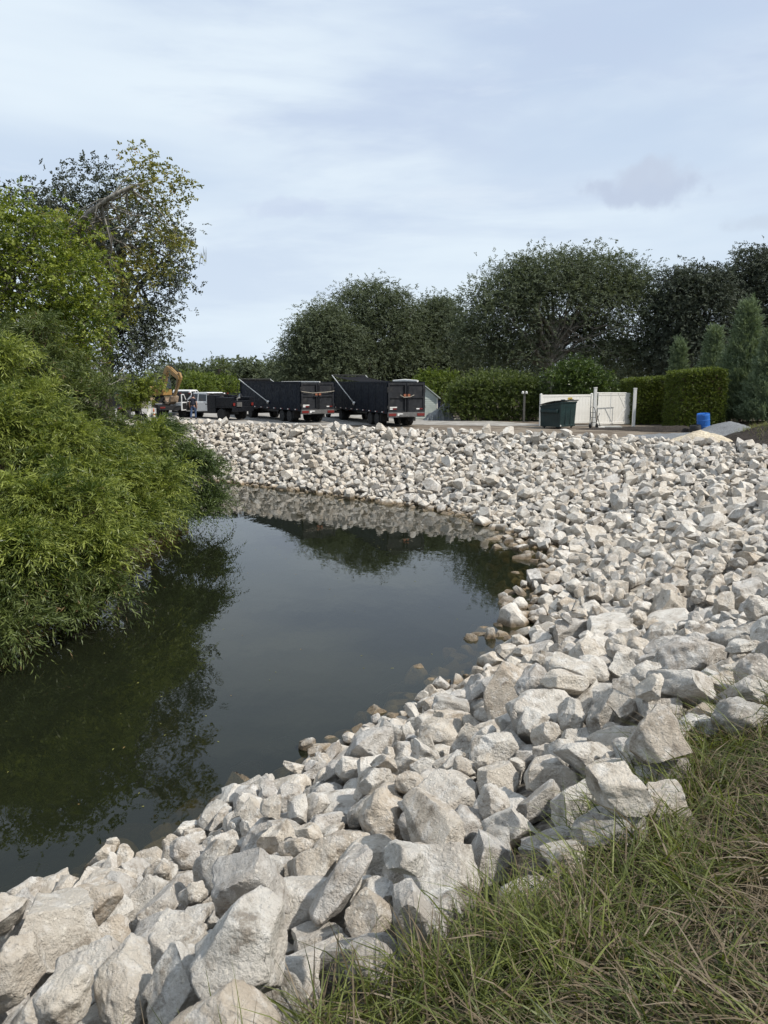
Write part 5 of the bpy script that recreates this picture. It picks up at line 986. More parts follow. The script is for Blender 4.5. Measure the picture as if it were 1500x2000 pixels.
def cedar(label, px, photo_top, photo_foot, Y, r, seed):
    rs = np.random.RandomState(seed); top = W(px, photo_top, Y); z0 = h1(top.x, Y); base = Vector((top.x, Y, z0)); h = top.z - z0; root = empty('cedar', base); tag(root, label, 'tree', 'blue-green cedars')
    n = int(520 * r * h / 4) + 260; v = rs.uniform(0.02, 1, n) ** 1.15; az = rs.uniform(0, 6.283, n)
    prof = np.minimum(1, (1 - v) * 1.25) ** .9 * (.82 + .18 * np.sin(v * 23 + np.sin(az * 3)))
    radius_here = r * prof * rs.uniform(.6, 1.05, n); C = np.stack([np.cos(az) * radius_here, np.sin(az) * radius_here, v * h * .97 + .1], 1); O = np.stack([np.cos(az), np.sin(az), np.full(n, .9)], 1)
    link('crown', leaf_mesh('crown', *sprays(C, O, rs, 4, .14, .5, 9, .19, .045, -.05, 28, .7, 1.2, cl_jit=.25), 'cedar_leaf'), None, root)
    MB().tube([(0, 0, 0), (0, 0, h * .85)], [.14, .03], 7).build('trunk', 'oak_bark', root)
cedar('small pointed cedar standing in the opening between the white gate and the hedges', 1328, 674, 800, 58, .75, 130)
cedar('middle-sized pointed cedar rising over the taller clipped hedge', 1396, 648, 800, 56, 1.15, 131)
cedar('tall pale cedar immediately right of the clipped hedges', 1462, 600, 830, 49, 1.75, 132)
cedar('dark cedar cut by the right edge of the picture', 1512, 655, 830, 46, 1.5, 133)
cedar('low dark cedar filling in at the foot of the tall pale one', 1432, 700, 830, 50.5, 1.2, 134)
# ------------------------------------------------------------------ the wooded left bank
b = Vector((W(203, 800, 44).x, 44, 2.4))
tree('mossy_oak', 'dark mossy oak on the left bank, its thick trunk beside the parked black truck', 'tree', b,
     BL(44, (185, 352, 1.5, 1.0, 1.3), (105, 372, 1.1, .8, 1), (150, 410, 1.7, 1.0), (225, 400, 1.6, 1.1), (275, 440, 2.0, 1.3), (320, 490, 1.6, 1.2), (345, 540, 1.1, .8), (290, 560, 1.9, 1.3), (230, 500, 2.2, 1.6), (325, 590, .9, .9), (180, 470, 1.8, 1.3),
        (295, 640, 1.2, 1.2), (265, 690, 1.4, 1.2), (245, 630, 1.5, 1.5), (310, 665, .7, .5), (300, 650, 1.0, .9), (275, 700, 1.3, 1.0), (250, 660, 1.6, 1.3), (285, 610, 1.2, 1.0), (240, 720, 1.2, .8), (100, 480, 2.0, 2.0), (60, 420, 1.5, 1.5)), 200, 800, 5, 7, .17, .095, 'dark_oak_leaf', 'oak_bark',
     up_to(b, (208, 740, 44), (214, 670, 44), (243, 570, 44), (228, 470, 44)), .42, 60, .13, .42, .5, moss=75, start=.25)
b = Vector((W(70, 800, 34).x, 34, 2.5))
leaning = tree('leaning_tree', 'thin-leaved yellowing tree with a long bare pale limb leaning out over the bank', 'tree', b,
     BL(34, (262, 305, .55, .35), (300, 335, .6, .4), (345, 362, .5, .35), (355, 392, .35, .3), (285, 375, .8, .5), (240, 390, .5, .35), (310, 410, .6, .5), (215, 425, .6, .4), (175, 455, .7, .5), (130, 440, .9, .6), (335, 470, .6, .5), (350, 480, .4, .4), (300, 470, .8, .6), (270, 520, .9, .7),
        (320, 540, .6, .6), (220, 560, .9, .7), (240, 610, .8, .6), (160, 510, 1.1, .8), (110, 520, 1.2, .9)), 210, 400, 4, 6, .13, .09, 'yellowing_leaf', 'grey_bark',
     up_to(b, (85, 640, 34), (120, 500, 34), (165, 425, 33), (215, 385, 32.6), (262, 362, 32.6)), .20, 60, .05, .28, .34, start=.3, droop=.5, inner=.2)
b = Vector((W(-40, 800, 27).x, 27, 2.3))
tree('maple', 'dense fresh-green maple filling the left edge of the picture above the willows', 'tree', b,
     BL(27, (15, 410, .9, .8), (45, 460, 1.1, .8), (105, 470, 1.1, .8), (0, 520, 1.6, 1.2), (75, 550, 1.6, 1.1), (150, 540, 1.2, .9), (50, 640, 1.8, 1.2), (140, 640, 1.4, 1.0), (-60, 600, 2, 2), (-50, 440, 1.3, 1.3), (160, 600, .8, .7), (90, 710, 1.6, 1.0), (0, 720, 1.8, 1.2)), 220, 760, 5, 7, .13, .095, 'maple_leaf', 'grey_bark',
     up_to(b, (-30, 650, 27), (10, 560, 27), (30, 470, 27)), .2, 70, .06, .34, .42, start=.2)
b = Vector((W(140, 800, 31).x, 31, 2.4))
tree('understorey_tree', 'tangled olive-green tree below the leaning limb, full of fine bare twigs', 'tree', b,
     BL(31, (140, 600, 1.3, .8), (175, 640, .9, .8), (110, 660, 1.4, 1.0), (150, 720, 1.1, .9), (200, 680, .5, .5), (60, 700, 1.5, 1.1), (110, 770, 1.5, 1.0), (160, 775, .6, .6)), 230, 620, 4, 7, .12, .055, 'dull_willow_leaf', 'twig',
     up_to(b, (150, 740, 31), (160, 680, 31), (170, 620, 31)), .1, 160, .03, .3, .42, start=.1, inner=.25)
def willow(label, base, bl, seed, clumps, leaf='willow_leaf', ll=.18, lw=.029, per=8, nleaf=15, slen=.95, nl=80, droop=.5, spread=.09, name='willow', group='willows along the left shore'):
    b = Vector(base); rs = np.random.RandomState(seed + 5); small = []
    for x, y, z, r, r2, rz in bl:
        for q in range(5):
            d = unit(rs.normal(0, 1, 3)); d[2] = abs(d[2]) * .9 - .15; f = rs.uniform(.45, 1.02); g = rs.uniform(.20, .38)
            small.append((x + d[0] * r * f, y + d[1] * r * f, max(z + d[2] * rz * f, .12), r * g, r * g, rz * g * 1.25))
    return tree(name, label, 'shrub', b, small, seed, clumps, per, nleaf, ll, lw, leaf, 'twig', [b, b + Vector((.1, 0, .5)), b + Vector((.25, -.1, 1.0))], .06, nl, .03, spread, slen, group, 'foliage', droop, 36, .85, .3, start=.0, cl_jit=.42)
def blobs_by_distance(*rows):                  # blobs each with its own distance: (photo x, photo y, Y, r, rz)
    return [(*W(r[0], r[1], r[2]), r[3], r[3], r[4]) for r in rows]
willow('nearest bright green willow, at the lower left edge with its leaves trailing in the water', (-10.6, 16.0, .5), blobs_by_distance((20, 1010, 17, 1.0, .9), (110, 990, 17.5, .9, .8), (60, 1090, 16.2, .9, .7), (160, 1075, 17.2, .75, .6), (205, 1100, 17.6, .5, .45), (-60, 1080, 16, 1.2, 1.0)), 300, 430)
willow('low brownish willow trailing in the water at the bottom of the left shore', (-9.8, 15.4, .3), blobs_by_distance((0, 1170, 15.4, .8, .55), (110, 1160, 16, .7, .45), (40, 1225, 15.0, .6, .3), (130, 1205, 15.7, .55, .28), (185, 1170, 16.6, .45, .3), (-60, 1190, 15.2, .8, .6)), 307, 230, 'dull_willow_leaf')
willow('tall feathery willow on the left edge just above the nearest one', (-11.0, 19.5, 1.6), blobs_by_distance((10, 790, 20, 1.0, .9), (70, 850, 19.5, 1.0, .9), (0, 900, 18.6, 1.1, .9), (130, 880, 19.6, .9, .8), (90, 940, 18.6, 1.0, .7), (170, 950, 19, .8, .7), (30, 730, 21, 1.0, .7), (-60, 850, 19, 1.3, 1.3)), 301, 430)
willow('darker feathery willow under the maple, behind the bright ones', (-11.4, 23.5, 2.2), blobs_by_distance((110, 730, 23.5, 1.1, .8), (60, 680, 24, 1.0, .8), (150, 790, 23, 1.0, .8), (30, 760, 24, 1.2, 1.0), (200, 840, 23, .9, .7), (130, 850, 22.5, 1.0, .8)), 302, 330, 'dull_willow_leaf')
willow('middle willow leaning over the water between the bright willows and the dark bush', (-9.6, 22, 1.0), blobs_by_distance((230, 880, 22.5, 1.0, .8), (280, 930, 22, .9, .75), (210, 960, 20.8, .9, .7), (250, 1010, 20.6, .8, .6), (290, 870, 24, .8, .6), (300, 990, 22, .7, .55), (235, 1050, 19.6, .5, .4), (180, 900, 21, .9, .8)), 303, 380)
willow('grey-green willow bush at the point, right end of the left shore', (-8.6, 27.5, .8), blobs_by_distance((350, 900, 27, .9, .7), (390, 930, 28, .75, .7), (330, 960, 26, .9, .7), (390, 980, 28, .8, .65), (360, 1020, 27, .7, .45), (415, 990, 29, .45, .5), (320, 1010, 25, .6, .45), (310, 860, 27, .8, .5)), 304, 420, 'dark_shrub_leaf', .12, .034)
willow('sprawling low willow behind the point, top mixing with the far rocks', (-10.6, 33, 1.6), blobs_by_distance((265, 925, 33, .7, .4), (315, 930, 33, .6, .35), (225, 915, 33, .7, .45), (355, 920, 34, .5, .4), (180, 890, 32, .8, .55)), 305, 200, 'dull_willow_leaf', .14, .03)
willow('thin pale sapling sprouting before the traffic cone', (-11.3, 38.5, 2.2), blobs_by_distance((318, 832, 38.5, .3, .3), (326, 850, 38.5, .4, .3)), 306, 10, 'dull_willow_leaf', .11, .022, nl=14)
def dead_branches():
    rs = np.random.RandomState(8)
    root = MB()
    a = W(120, 780, 38); branch_tips = [W(*p) for p in ((255, 712, 38), (235, 660, 38.5), (180, 650, 38), (215, 725, 37.5), (150, 690, 38.4), (205, 668, 38), (245, 740, 38.2), (165, 640, 38))]
    for t in branch_tips:
        m = a.lerp(t, .5) + Vector(rs.normal(0, .25, 3)); pts = bez(a, m, t, 8); pts = [p + Vector(rs.normal(0, .03, 3)) for p in pts]; root.tube(pts, [.055 * (1 - .85 * q / 8) for q in range(9)], 5, False)
        for k in range(7):
            q = pts[rs.randint(3, 8)]; e = q + Vector((rs.normal(.2, .3), rs.normal(0, .2), abs(rs.normal(.35, .25)))); root.tube([q, q.lerp(e, .5) + Vector(rs.normal(0, .05, 3)), e], [.018, .012, .006], 4, False)
    tag(root.build('dead_shrub', 'bleached_wood', None, None, True), 'leafless bleached shrub with crooked pale branches in front of the mossy oak trunk', 'shrub')
    mb = MB()
    for px, py, Y in ((250, 1080, 19.5), (290, 1120, 20), (260, 1130, 19), (310, 1090, 21), (220, 1150, 18), (270, 1060, 20), (300, 1060, 21.5)):
        e = W(px, py, Y); e.z = max(e.z, .02) + .05; s = Vector((-9.4, Y + rs.normal(.5, .4), 1.0)); m = s.lerp(e, .55) + Vector((0, 0, .35)); pts = bez(s, m, e, 8)
        mb.tube([p + Vector(rs.normal(0, .025, 3)) for p in pts], [.020 * (1 - .8 * q / 8) for q in range(9)], 4, False)
        for k in range(9):
            q = pts[rs.randint(3, 9)]; twig_tip = q + Vector((rs.normal(.3, .3), rs.normal(-.1, .3), rs.normal(.0, .15))); mb.tube([q, q.lerp(twig_tip, .5) + Vector((0, 0, .05)), twig_tip], [.008, .006, .003], 3, False)
    tag(mb.build('dead_branch', 'bleached_wood', None, None, True), 'tangle of bare grey twigs arching from the willows into the water', 'branch')
dead_branches()
def dark_filler_stems():  # filler added to darken the hollow underside of the willows
    """brown stems added as a dark filler under the willows, over the water"""
    rs = np.random.RandomState(31); n = 15000; y = rs.uniform(13.5, 29, n); edge = np.interp(y, [13, 15, 17, 20, 23, 27, 29], [-7.6, -7.2, -7.0, -7.3, -7.4, -7.2, -7.6]); x = edge - .25 - rs.uniform(0, 1, n) ** 1.3 * 2.6; z = rs.uniform(.03, 1, n) ** 1.4 * (.35 + .45 * (edge - x))
    P = np.stack([x, y, z], 1); D = rs.normal(0, 1, (n, 3)) * [1, 1, .45] + [.5, -.2, -.15]
    me = leaf_mesh('dark_filler_stems', P, D, rs.normal(0, 1, (n, 3)), rs.uniform(.12, .5, n), rs.uniform(.008, .024, n), rs.uniform(0, 1, n), np.where(rs.uniform(0, 1, n) < .6, 1.0, 0.0), 'dull_willow_leaf')
    tag(link('dark_filler_stems', me), 'tangle of brown stems added as dark filler below the willows', 'undergrowth', kind='stuff')
dark_filler_stems()
# ------------------------------------------------------------------ vehicles and machines
paint('navy_steel', (.006, .009, .016), .55, 0, .25, 2.0, (.020, .020, .020, .35), 0, .10)
paint('dusty_steel', (.020, .021, .024), .6, 0, .3, 3.0, (.10, .095, .085, .5), 0, .25)
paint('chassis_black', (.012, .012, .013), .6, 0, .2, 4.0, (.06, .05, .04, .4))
paint('grey_metal', (.15, .145, .14), .5, .3, .2, 6.0, (.10, .09, .08, .5))
paint('bright_tube', (.60, .58, .54), .4, .5, .1, 9.0)
paint('tyre_rubber', (.018, .018, .018), .85, 0, .2, 8.0, (.10, .085, .07, .5))
paint('wheel_rim', (.24, .24, .245), .5, .4, .2, 7.0, (.14, .12, .10, .5))
paint('white_paint', (.72, .72, .71), .3, 0, .04, 3.0, (.42, .38, .33, .15))
paint('black_paint', (.010, .011, .014), .35, 0, .1, 3.0, None, 0, .3)
paint('lamp_red', (.17, .022, .018), .3, 0, .1, 20)
paint('reflector_white', (.75, .74, .72), .35, 0, .08, 20)
paint('worn_orange', (.25, .085, .04), .6, 0, .2, 12)
paint('chain_steel', (.30, .27, .22), .6, .3, .2, 12)
paint('machine_yellow', (.26, .15, .042), .45, 0, .18, 3.0, (.16, .10, .05, .35))
paint('bare_bucket', (.24, .17, .11), .6, .2, .3, 5.0, (.10, .08, .06, .5))
paint('pale_canvas', (.66, .64, .60), .7, 0, .08, 5)
paint('mesh_tarp', (.012, .012, .014), .9, 0, .2, 9, None, 0, .05)
def glass_mat():
    t = NT('window_glass'); p = t.n('BsdfPrincipled'); p.inputs['Base Color'].default_value = (.02, .025, .028, 1); p.inputs['Roughness'].default_value = .05
    p.inputs['Specular IOR Level'].default_value = .6; MATS['window_glass'] = t.done(p.outputs[0])
glass_mat()
def wheel(parent, x, y, z, r, w, side, rim='wheel_rim', dual=False):
    """tyre with a dished rim; side = +1 shows its face to +y"""
    Mx = Matrix.Translation((x, y, z)) @ Matrix.Rotation(R(-90 * side), 4, 'X')
    tread = [(r * .62, 0), (r * .93, 0), (r, .06 * r), (r, w - .06 * r), (r * .93, w), (r * .62, w), (r * .58, w * .55), (r * .20, w * .45)]
    if dual: tread = [(r * .62, -w * 1.2), (r, -w * 1.15), (r, -w * .2), (r * .86, -w * .1)] + tread[1:]
    wh = MB().lathe(tread[:-2], 22, Mx).build('wheel', 'tyre_rubber', parent, None, False)
    MB().lathe([(r * .60, w * .95), (r * .52, w * .62), (r * .24, w * .45), (r * .22, w * .78), (r * .10, w * .82), (.001, w * .82)], 18, Mx, False).build('rim', rim, wh, None, True)
    return wh
def dump_trailer(label, loc, rz, L, Wd, tarp):
    t = empty('dump_trailer', loc, rz); tag(t, label, 'trailer', 'dark dump trailers')
    zb, zt, hw = 1.0, 2.74, Wd / 2
    b = MB()
    b.box(0.05, L, hw - .06, hw, zb, zt).box(0.05, L, -hw, -hw + .06, zb, zt).box(L - .07, L, -hw + .06, hw - .06, zb, zt + .05).box(.1, L - .1, -hw + .06, hw - .06, zb, zb + .1)
    for s in (-1, 1):
        b.box(0.02, L + .03, s * hw - .05, s * hw + .05, zt, zt + .09)                    # top rail
        b.box(0.02, L + .03, s * hw - .06, s * hw + .04, zb - .16, zb + .02)              # rub rail
        for k in (0, 8): x = .04 + k * (L - .08) / 8; b.box(x - .04, x + .04, s * (hw + .003) - .05, s * (hw + .003) + .05 , zb + .02, zt)
        for k in range(9):
            x = .04 + (k + .5) * (L - .08) / 8; b.box(x - .018, x + .018, s * hw - .02, s * hw + .005, zb + .03, zt - .01) if s > 0 else b.box(x - .018, x + .018, -hw - .005, -hw + .02, zb + .03, zt - .01)
    b.build('body', 'navy_steel', t)
    c = MB()
    for s in (-1, 1): c.box(.2, L - .1, s * .52 - .07, s * .52 + .07, zb - .38, zb - .17)
    for k in range(7): c.box(.5 + k * (L - 1) / 6, .58 + k * (L - 1) / 6, -hw + .1, hw - .1, zb - .2, zb - .05)
    c.box(L - 2.2, L - .6, -.35, .35, zb - .5, zb - .2)
    c.build('chassis', 'chassis_black', t)
    for s in (1, -1):                                                                       # the two rear doors
        d = MB(); y0, y1 = (.03, hw - .02) if s > 0 else (-hw + .02, -.03)
        d.box(-.04, .04, y0, y1, zb - .06, zt + .03)
        for z in (zb - .02, zb + .86, zt - .06): d.box(-.09, -.04, y0, y1, z - .05, z + .05)
        for y in (y0 + .05, y1 - .05): d.box(-.085, -.04, y - .05, y + .05, zb + .03, zt - .11)
        door = d.build('rear_door', 'dusty_steel', t)
        h = MB()
        for z in (zb + .25, zb + 1.25, zt - .35): h.box(-.10, -.02, s * (hw - .02) - .05, s * (hw - .02) + .06, z - .09, z + .09)
        h.build('hinge', 'chassis_black', door)
        MB().tube([(-.12, s * .12, zb + .05), (-.12, s * .12, zt - .1)], .028).box(-.15, -.10, s * .06 - .05, s * .30, zb + .80, zb + .9).build('lock_bar', 'dusty_steel', door)
        MB().box(-.16, -.11, s * .05, s * .22, zb + .90, zb + 1.06).build('latch', 'worn_orange', door)
    MB().tube([(-.13, hw, zb + 1.16), (-.16, .4, zb + 1.05), (-.16, 0, zb + 1.08), (-.16, -.5, zb + 1.1), (-.13, -hw, zb + 1.18)] if tarp == 0 else [(-.13, .45, zb + 1.0), (-.16, .2, zb + .85), (-.16, -.2, zb + .88), (-.13, -.5, zb + 1.0)], .025).build('chain', 'chain_steel', t)
    bp = MB().box(-.12, .02, -hw, hw, .62, .93).box(-.17, -.12, -hw + .75, hw - .75, .66, .80).build('bumper', 'grey_metal', t)
    for s in (1, -1):
        MB().box(-.15, -.121, s * (hw - .28) - .25, s * (hw - .28) + .25, .70, .86).build('tail_light', 'lamp_red', bp)
        MB().box(-.045 - .02, -.041, s * (hw - .34) - .24, s * (hw - .34) + .02, zb + .10, zb + .17).build('reflector', 'lamp_red', t)
        MB().box(-.065, -.041, s * (hw - .34) + .02, s * (hw - .34) + .22, zb + .10, zb + .17).build('reflector', 'reflector_white', t)
    MB().box(-.145, -.121, hw - .98, hw - .62, .70, .86).build('licence_plate', 'reflector_white', bp)
    MB().box(-.047, -.041, hw - .62, hw - .02, zb + .20, zb + .27).build('decal', 'pale_canvas', t)
    red = MB().box(0, .20, 0, .012, 0, .06).mesh('reflector'); red.materials.append(MATS['lamp_red']); whi = MB().box(0, .20, 0, .012, 0, .06).mesh('reflector'); whi.materials.append(MATS['reflector_white'])
    for k in range(9):
        x = .5 + k * (L - 1.4) / 8
        link('reflector', red, None, t, (x, hw + .041, zb - .10)); link('reflector', whi, None, t, (x + .22, hw + .041, zb - .10))
    for s in (1, -1):
        for x in (2.05, 3.35): wheel(t, x, s * (hw - .29), .42, .42, .27, s, dual=True)
        MB().box(1.32, 1.40, s * hw - .6 if s > 0 else -hw + .02, s * hw - .02 if s > 0 else -hw + .6, .30, .86).build('mud_flap', 'tyre_rubber', t)
    fl = MB().box(3.95, 5.9, hw - .35, hw - .05, .70, .82).box(4.2, 4.3, hw - .3, hw - .1, .5, .7).build('side_step', 'chassis_black', t)
    for s in (1, -1):                                                                       # arms of the roll tarp, pivoting half way along
        tip = (L + .05, s * (hw + .09), zt + (.28 if tarp == 0 else .56))
        MB().tube([(5.6 if tarp == 0 else 6.3, s * (hw + .09), zb + .36), tip], .035).tube([(5.55 if tarp == 0 else 6.25, s * (hw + .02), zb + .30), (5.65 if tarp == 0 else 6.35, s * (hw + .1), zb + .36)], .13).build('tarp_arm', 'bright_tube', t)
    z = zt + (.28 if tarp == 0 else .56)
    MB().tube([(L + .05, hw + .09, z), (L + .05, -hw - .09, z)], .04).build('tarp_bar', 'chassis_black', t)
    if tarp == 0:
        MB().box(L - .32, L + .02, -hw + .05, hw - .05, zt + .09, zt + .22).build('tarp', 'mesh_tarp', t)
        MB().tube([(1.8, -hw + .15, zt + .06), (5.2, -hw + .2, zt + .07), (8.5, -hw + .2, zt + .06)], .05).build('rolled_cover', 'pale_canvas', t)
    else:
        n = 9; V, F = [], []
        for i in range(n):
            u = i / (n - 1)
            for j in range(5):
                w = j / 4; top = z - .03 - (z - zt - .12) * u ** .8; V.append((L + .05 - 6.2 * u, -hw + .1 + (Wd - .2) * w, top - .10 * math.sin(math.pi * w) * (1 - u) - .05 * math.sin(math.pi * u)))
        F = [(i * 5 + j, i * 5 + j + 1, (i + 1) * 5 + j + 1, (i + 1) * 5 + j) for i in range(n - 1) for j in range(4)]
        MB().add(V, F).build('tarp', 'mesh_tarp', t, None, True)
        MB().tube([(.6, -hw + .2, zt + .12), (2.5, -hw + .25, zt + .16), (4.8, -hw + .2, zt + .13)], [.07, .10, .07], 8).build('rolled_cover', 'pale_canvas', t)
    return t
AX = math.atan2(.857, -.515)
dump_trailer('left dump trailer, nearer the excavator, with a chain across its rear doors', (-4.6, 53.6, ROAD_Z), AX, 11.4, 2.5, 0)
AX2 = math.atan2(.934, -.358)
dump_trailer('right dump trailer, beside the shed, with a black tarp raised in a wedge', (1.39, 48.95, ROAD_Z), AX2, 11.3, 2.5, 1)
def pickup(name, label, loc, rz, color, bed, door_open=False, group=None):
    t = empty(name, loc, rz); tag(t, label, 'pickup truck', group)
    hw = .96
    # x = 0 at the rear axle, front axle at 4.3; cabin from 1.55 to 3.9, bonnet to 5.3
    b = MB()
    low = [(1.5, .62), (1.5, 1.28), (3.85, 1.30), (4.0, 1.27), (5.22, 1.17), (5.32, 1.0), (5.32, .60), (4.78, .55), (4.66, .86), (4.3, .98), (3.94, .86), (3.82, .55)]
    b.prism(low, -hw, hw)
    b.build('body', color, t, None, False, .02)
    g = MB(); zt = 1.98
    y0, y1 = hw - .04, hw - .17
    P = [(1.52, 1.28), (1.62, zt - .04), (1.75, zt), (2.95, zt), (3.15, zt - .03), (3.92, 1.29)]
    n = len(P); vs = [(x, -(y0 if z < 1.5 else y1), z) for x, z in P] + [(x, (y0 if z < 1.5 else y1), z) for x, z in P]
    g.add(vs, [tuple(range(n)), tuple(range(2 * n - 1, n - 1, -1))] + [(i + n, (i + 1) % n + n, (i + 1) % n, i) for i in range(n)])
    roof = g.build('cabin_roof', color, t, None, False, .015)
    def pane(pts, name='window'):
        for s in (1, -1):
            V = []
            for x, z in pts:
                k = (z - 1.28) / (zt - 1.28); V.append((x, s * (y0 + (y1 - y0) * k + .006), z))
            V2 = [(x, y - s * .01, z) for x, y, z in V]; m = len(V)
            MB().add(V + V2, [tuple(range(m)) if s < 0 else tuple(range(m))[::-1], tuple(range(m, 2 * m))] + [(i, (i + 1) % m, (i + 1) % m + m, i + m) for i in range(m)]).build(name, 'window_glass', t)
    pane([(1.72, 1.34), (1.78, 1.84), (2.52, 1.86), (2.52, 1.34)]); pane([(2.66, 1.34), (2.66, 1.86), (3.08, 1.86), (3.66, 1.34)])
    MB().add([(1.515, -.72, 1.36), (1.515, .72, 1.36), (1.60, .66, 1.86), (1.60, -.66, 1.86)], [(0, 1, 2, 3)]).build('rear_window', 'window_glass', t)
    MB().add([(3.83, -.76, 1.38), (3.83, .76, 1.38), (3.25, .70, 1.92), (3.25, -.70, 1.92)], [(3, 2, 1, 0)]).build('windscreen', 'window_glass', t)
    for s in (1, -1):
        for x in (2.58, 1.62): MB().box(x - .16 + .1, x + .02 + .1, s * hw, s * (hw + .03) if s > 0 else -hw - .03, 1.10, 1.14).build('door_handle', 'black_paint', t)
        for x0, x1 in ((1.72, 2.60), (2.64, 3.72)):
            if not (door_open and s > 0 and x0 > 2): MB().box(x0, x1, (hw - .02) if s > 0 else -(hw + .012), (hw + .012) if s > 0 else -(hw - .02), .66, 1.27).build('door', color, t, None, False, .008)
        MB().box(3.62, 3.74, s * (hw + .02) if s > 0 else -hw - .26, hw + .26 if s > 0 else -hw - .02, 1.28, 1.54).build('mirror', 'black_paint', t)
    if door_open:
        a = rotm('Z', -62, (3.72, hw, 0))
        d = MB().box(2.64, 3.72, hw - .03, hw + .05, .66, 1.27, a).build('door', color, t)
        f = MB().box(2.64, 2.72, hw - .02, hw + .03, 1.27, 1.86, a).box(2.72, 3.16, hw - .02, hw + .03, 1.80, 1.86, a)
        f.tube([a @ Vector((3.14, hw, 1.83)), a @ Vector((3.70, hw, 1.28))], .035, 5).build('window_frame', color, d)
        MB().box(2.72, 3.60, hw - .045, hw - .031, .74, 1.2, a).build('door_lining', 'chassis_black', d)
        MB().box(2.68, 3.70, hw - .16, hw + .008, .64, 1.25).build('dark_doorway_block', 'chassis_black', t)  # black block standing in for the shaded inside of the open doorway
        MB().box(2.72, 3.25, .25, .75, .95, 1.85).build('seat', 'chassis_black', t)
    MB().box(5.30, 5.44, -hw + .05, hw - .05, .45, .72).build('bumper', 'grey_metal', t)
    for s in (1, -1): MB().box(5.315, 5.345, s * .72 - .18, s * .72 + .18, .86, 1.08).build('headlight', 'reflector_white', t)
    c = MB().box(-1.0, 5.2, -.5, -.36, .45, .66).box(-1.0, 5.2, .36, .5, .45, .66).box(-.1, .1, -.8, .8, .36, .5).box(4.2, 4.4, -.8, .8, .34, .5).build('chassis', 'chassis_black', t)
    for s in (1, -1):
        wheel(t, 0, s * (1.17 - .25), .41, .41, .25, s, dual=True); wheel(t, 4.3, s * (.95 - .26), .40, .40, .26, s)
    if bed == 'service':
        k = MB().box(-1.10, 1.44, -1.12, 1.12, .88, .98).box(.55, 1.40, .62, 1.14, .52, 1.78).box(.55, 1.40, -1.14, -.62, .52, 1.78)
        k.box(-1.05, .50, .78, 1.14, .98, 1.66).box(-1.05, .50, -1.14, -.78, .98, 1.66).box(-1.05, -.98, -.78, .78, .98, 1.40); k.box(-1.13, -1.07, -1.12, 1.12, .62, .98).build('service_body', 'black_paint', t, None, False, .015)
        r = MB()
        for y in (-1.05, -.5, 0, .5, 1.05): r.tube([(1.42, y, 1.0), (1.42, y, 1.92)], .035, 5)
        for z in (1.4, 1.9): r.tube([(1.42, -1.08, z), (1.42, 1.08, z)], .04, 5)
        r.tube([(1.42, 1.08, 1.9), (.2, 1.08, 1.9), (-.1, 1.08, 1.75), (-.35, 1.08, 1.36)], .03, 5).tube([(1.42, -1.08, 1.9), (.2, -1.08, 1.9), (-.35, -1.08, 1.36)], .03, 5)
        rk = r.box(1.36, 1.40, -1.0, 1.0, 1.45, 1.85).build('headache_rack', 'chassis_black', t)
        for y in (-.95, -.6, .6, .95): MB().box(1.30, 1.36, y - .07, y + .07, 1.86, 1.94).build('lamp', 'lamp_red' if abs(y) > .8 else 'reflector_white', rk)
        MB().box(-1.15, -1.131, .85, 1.05, 1.05, 1.25).build('tail_light', 'lamp_red', t); MB().box(-1.15, -1.131, -1.05, -.85, 1.05, 1.25).build('tail_light', 'lamp_red', t)
        MB().tube([(-.9, .4, 1.0), (-.9, .4, 1.55), (-.9, .1, 1.62)], .07).box(-1.2, -.5, .2, .7, .98, 1.3).build('winch', 'grey_metal', t)
    else:
        MB().box(-1.3, 1.44, -1.0, 1.0, .72, .84).box(1.36, 1.44, -.95, .95, .84, 1.75).build('flatbed', 'chassis_black', t)
        for y in (-.8, .8): MB().box(-1.33, -1.30, y - .12, y + .12, .74, .84).build('tail_light', 'lamp_red', t)
        for y in (-.85, 0, .85): MB().box(1.30, 1.36, y - .08, y + .08, 1.66, 1.74).build('lamp', 'lamp_red', t)
    return t
pickup('pickup_truck', 'white four-door pickup with black service body and its driver door standing open', (-11.2, 57.2, 2.72), R(147), 'white_paint', 'service', True)
def along(x, y, a, d): return (x + d * math.cos(a), y + d * math.sin(a))
p = along(-4.6, 53.6, AX, 9.7)
pickup('pickup_truck', 'black tow truck hidden under the front of the left dump trailer, only wheels showing', (p[0], p[1], ROAD_Z), AX, 'black_paint', 'flat', False, 'black pickups')
p = along(1.39, 48.95, AX2, 9.9)
pickup('pickup_truck', 'black tow truck hidden under the front of the right dump trailer, only wheels showing', (p[0], p[1], ROAD_Z), AX2, 'black_paint', 'flat', False, 'black pickups')
p = W(222, 806, 57)
pickup('pickup_truck', 'black pickup seen from behind between the mossy oak trunk and the potted tree', (p.x, 57, h1(p.x, 57)), R(96), 'black_paint', 'flat', False, 'black pickups')
p = W(352, 806, 66)
pickup('pickup_truck', 'pale pickup mostly hidden behind the white one and the excavator', (p.x - .5, 66, h1(p.x, 66)), R(80), 'white_paint', 'flat')
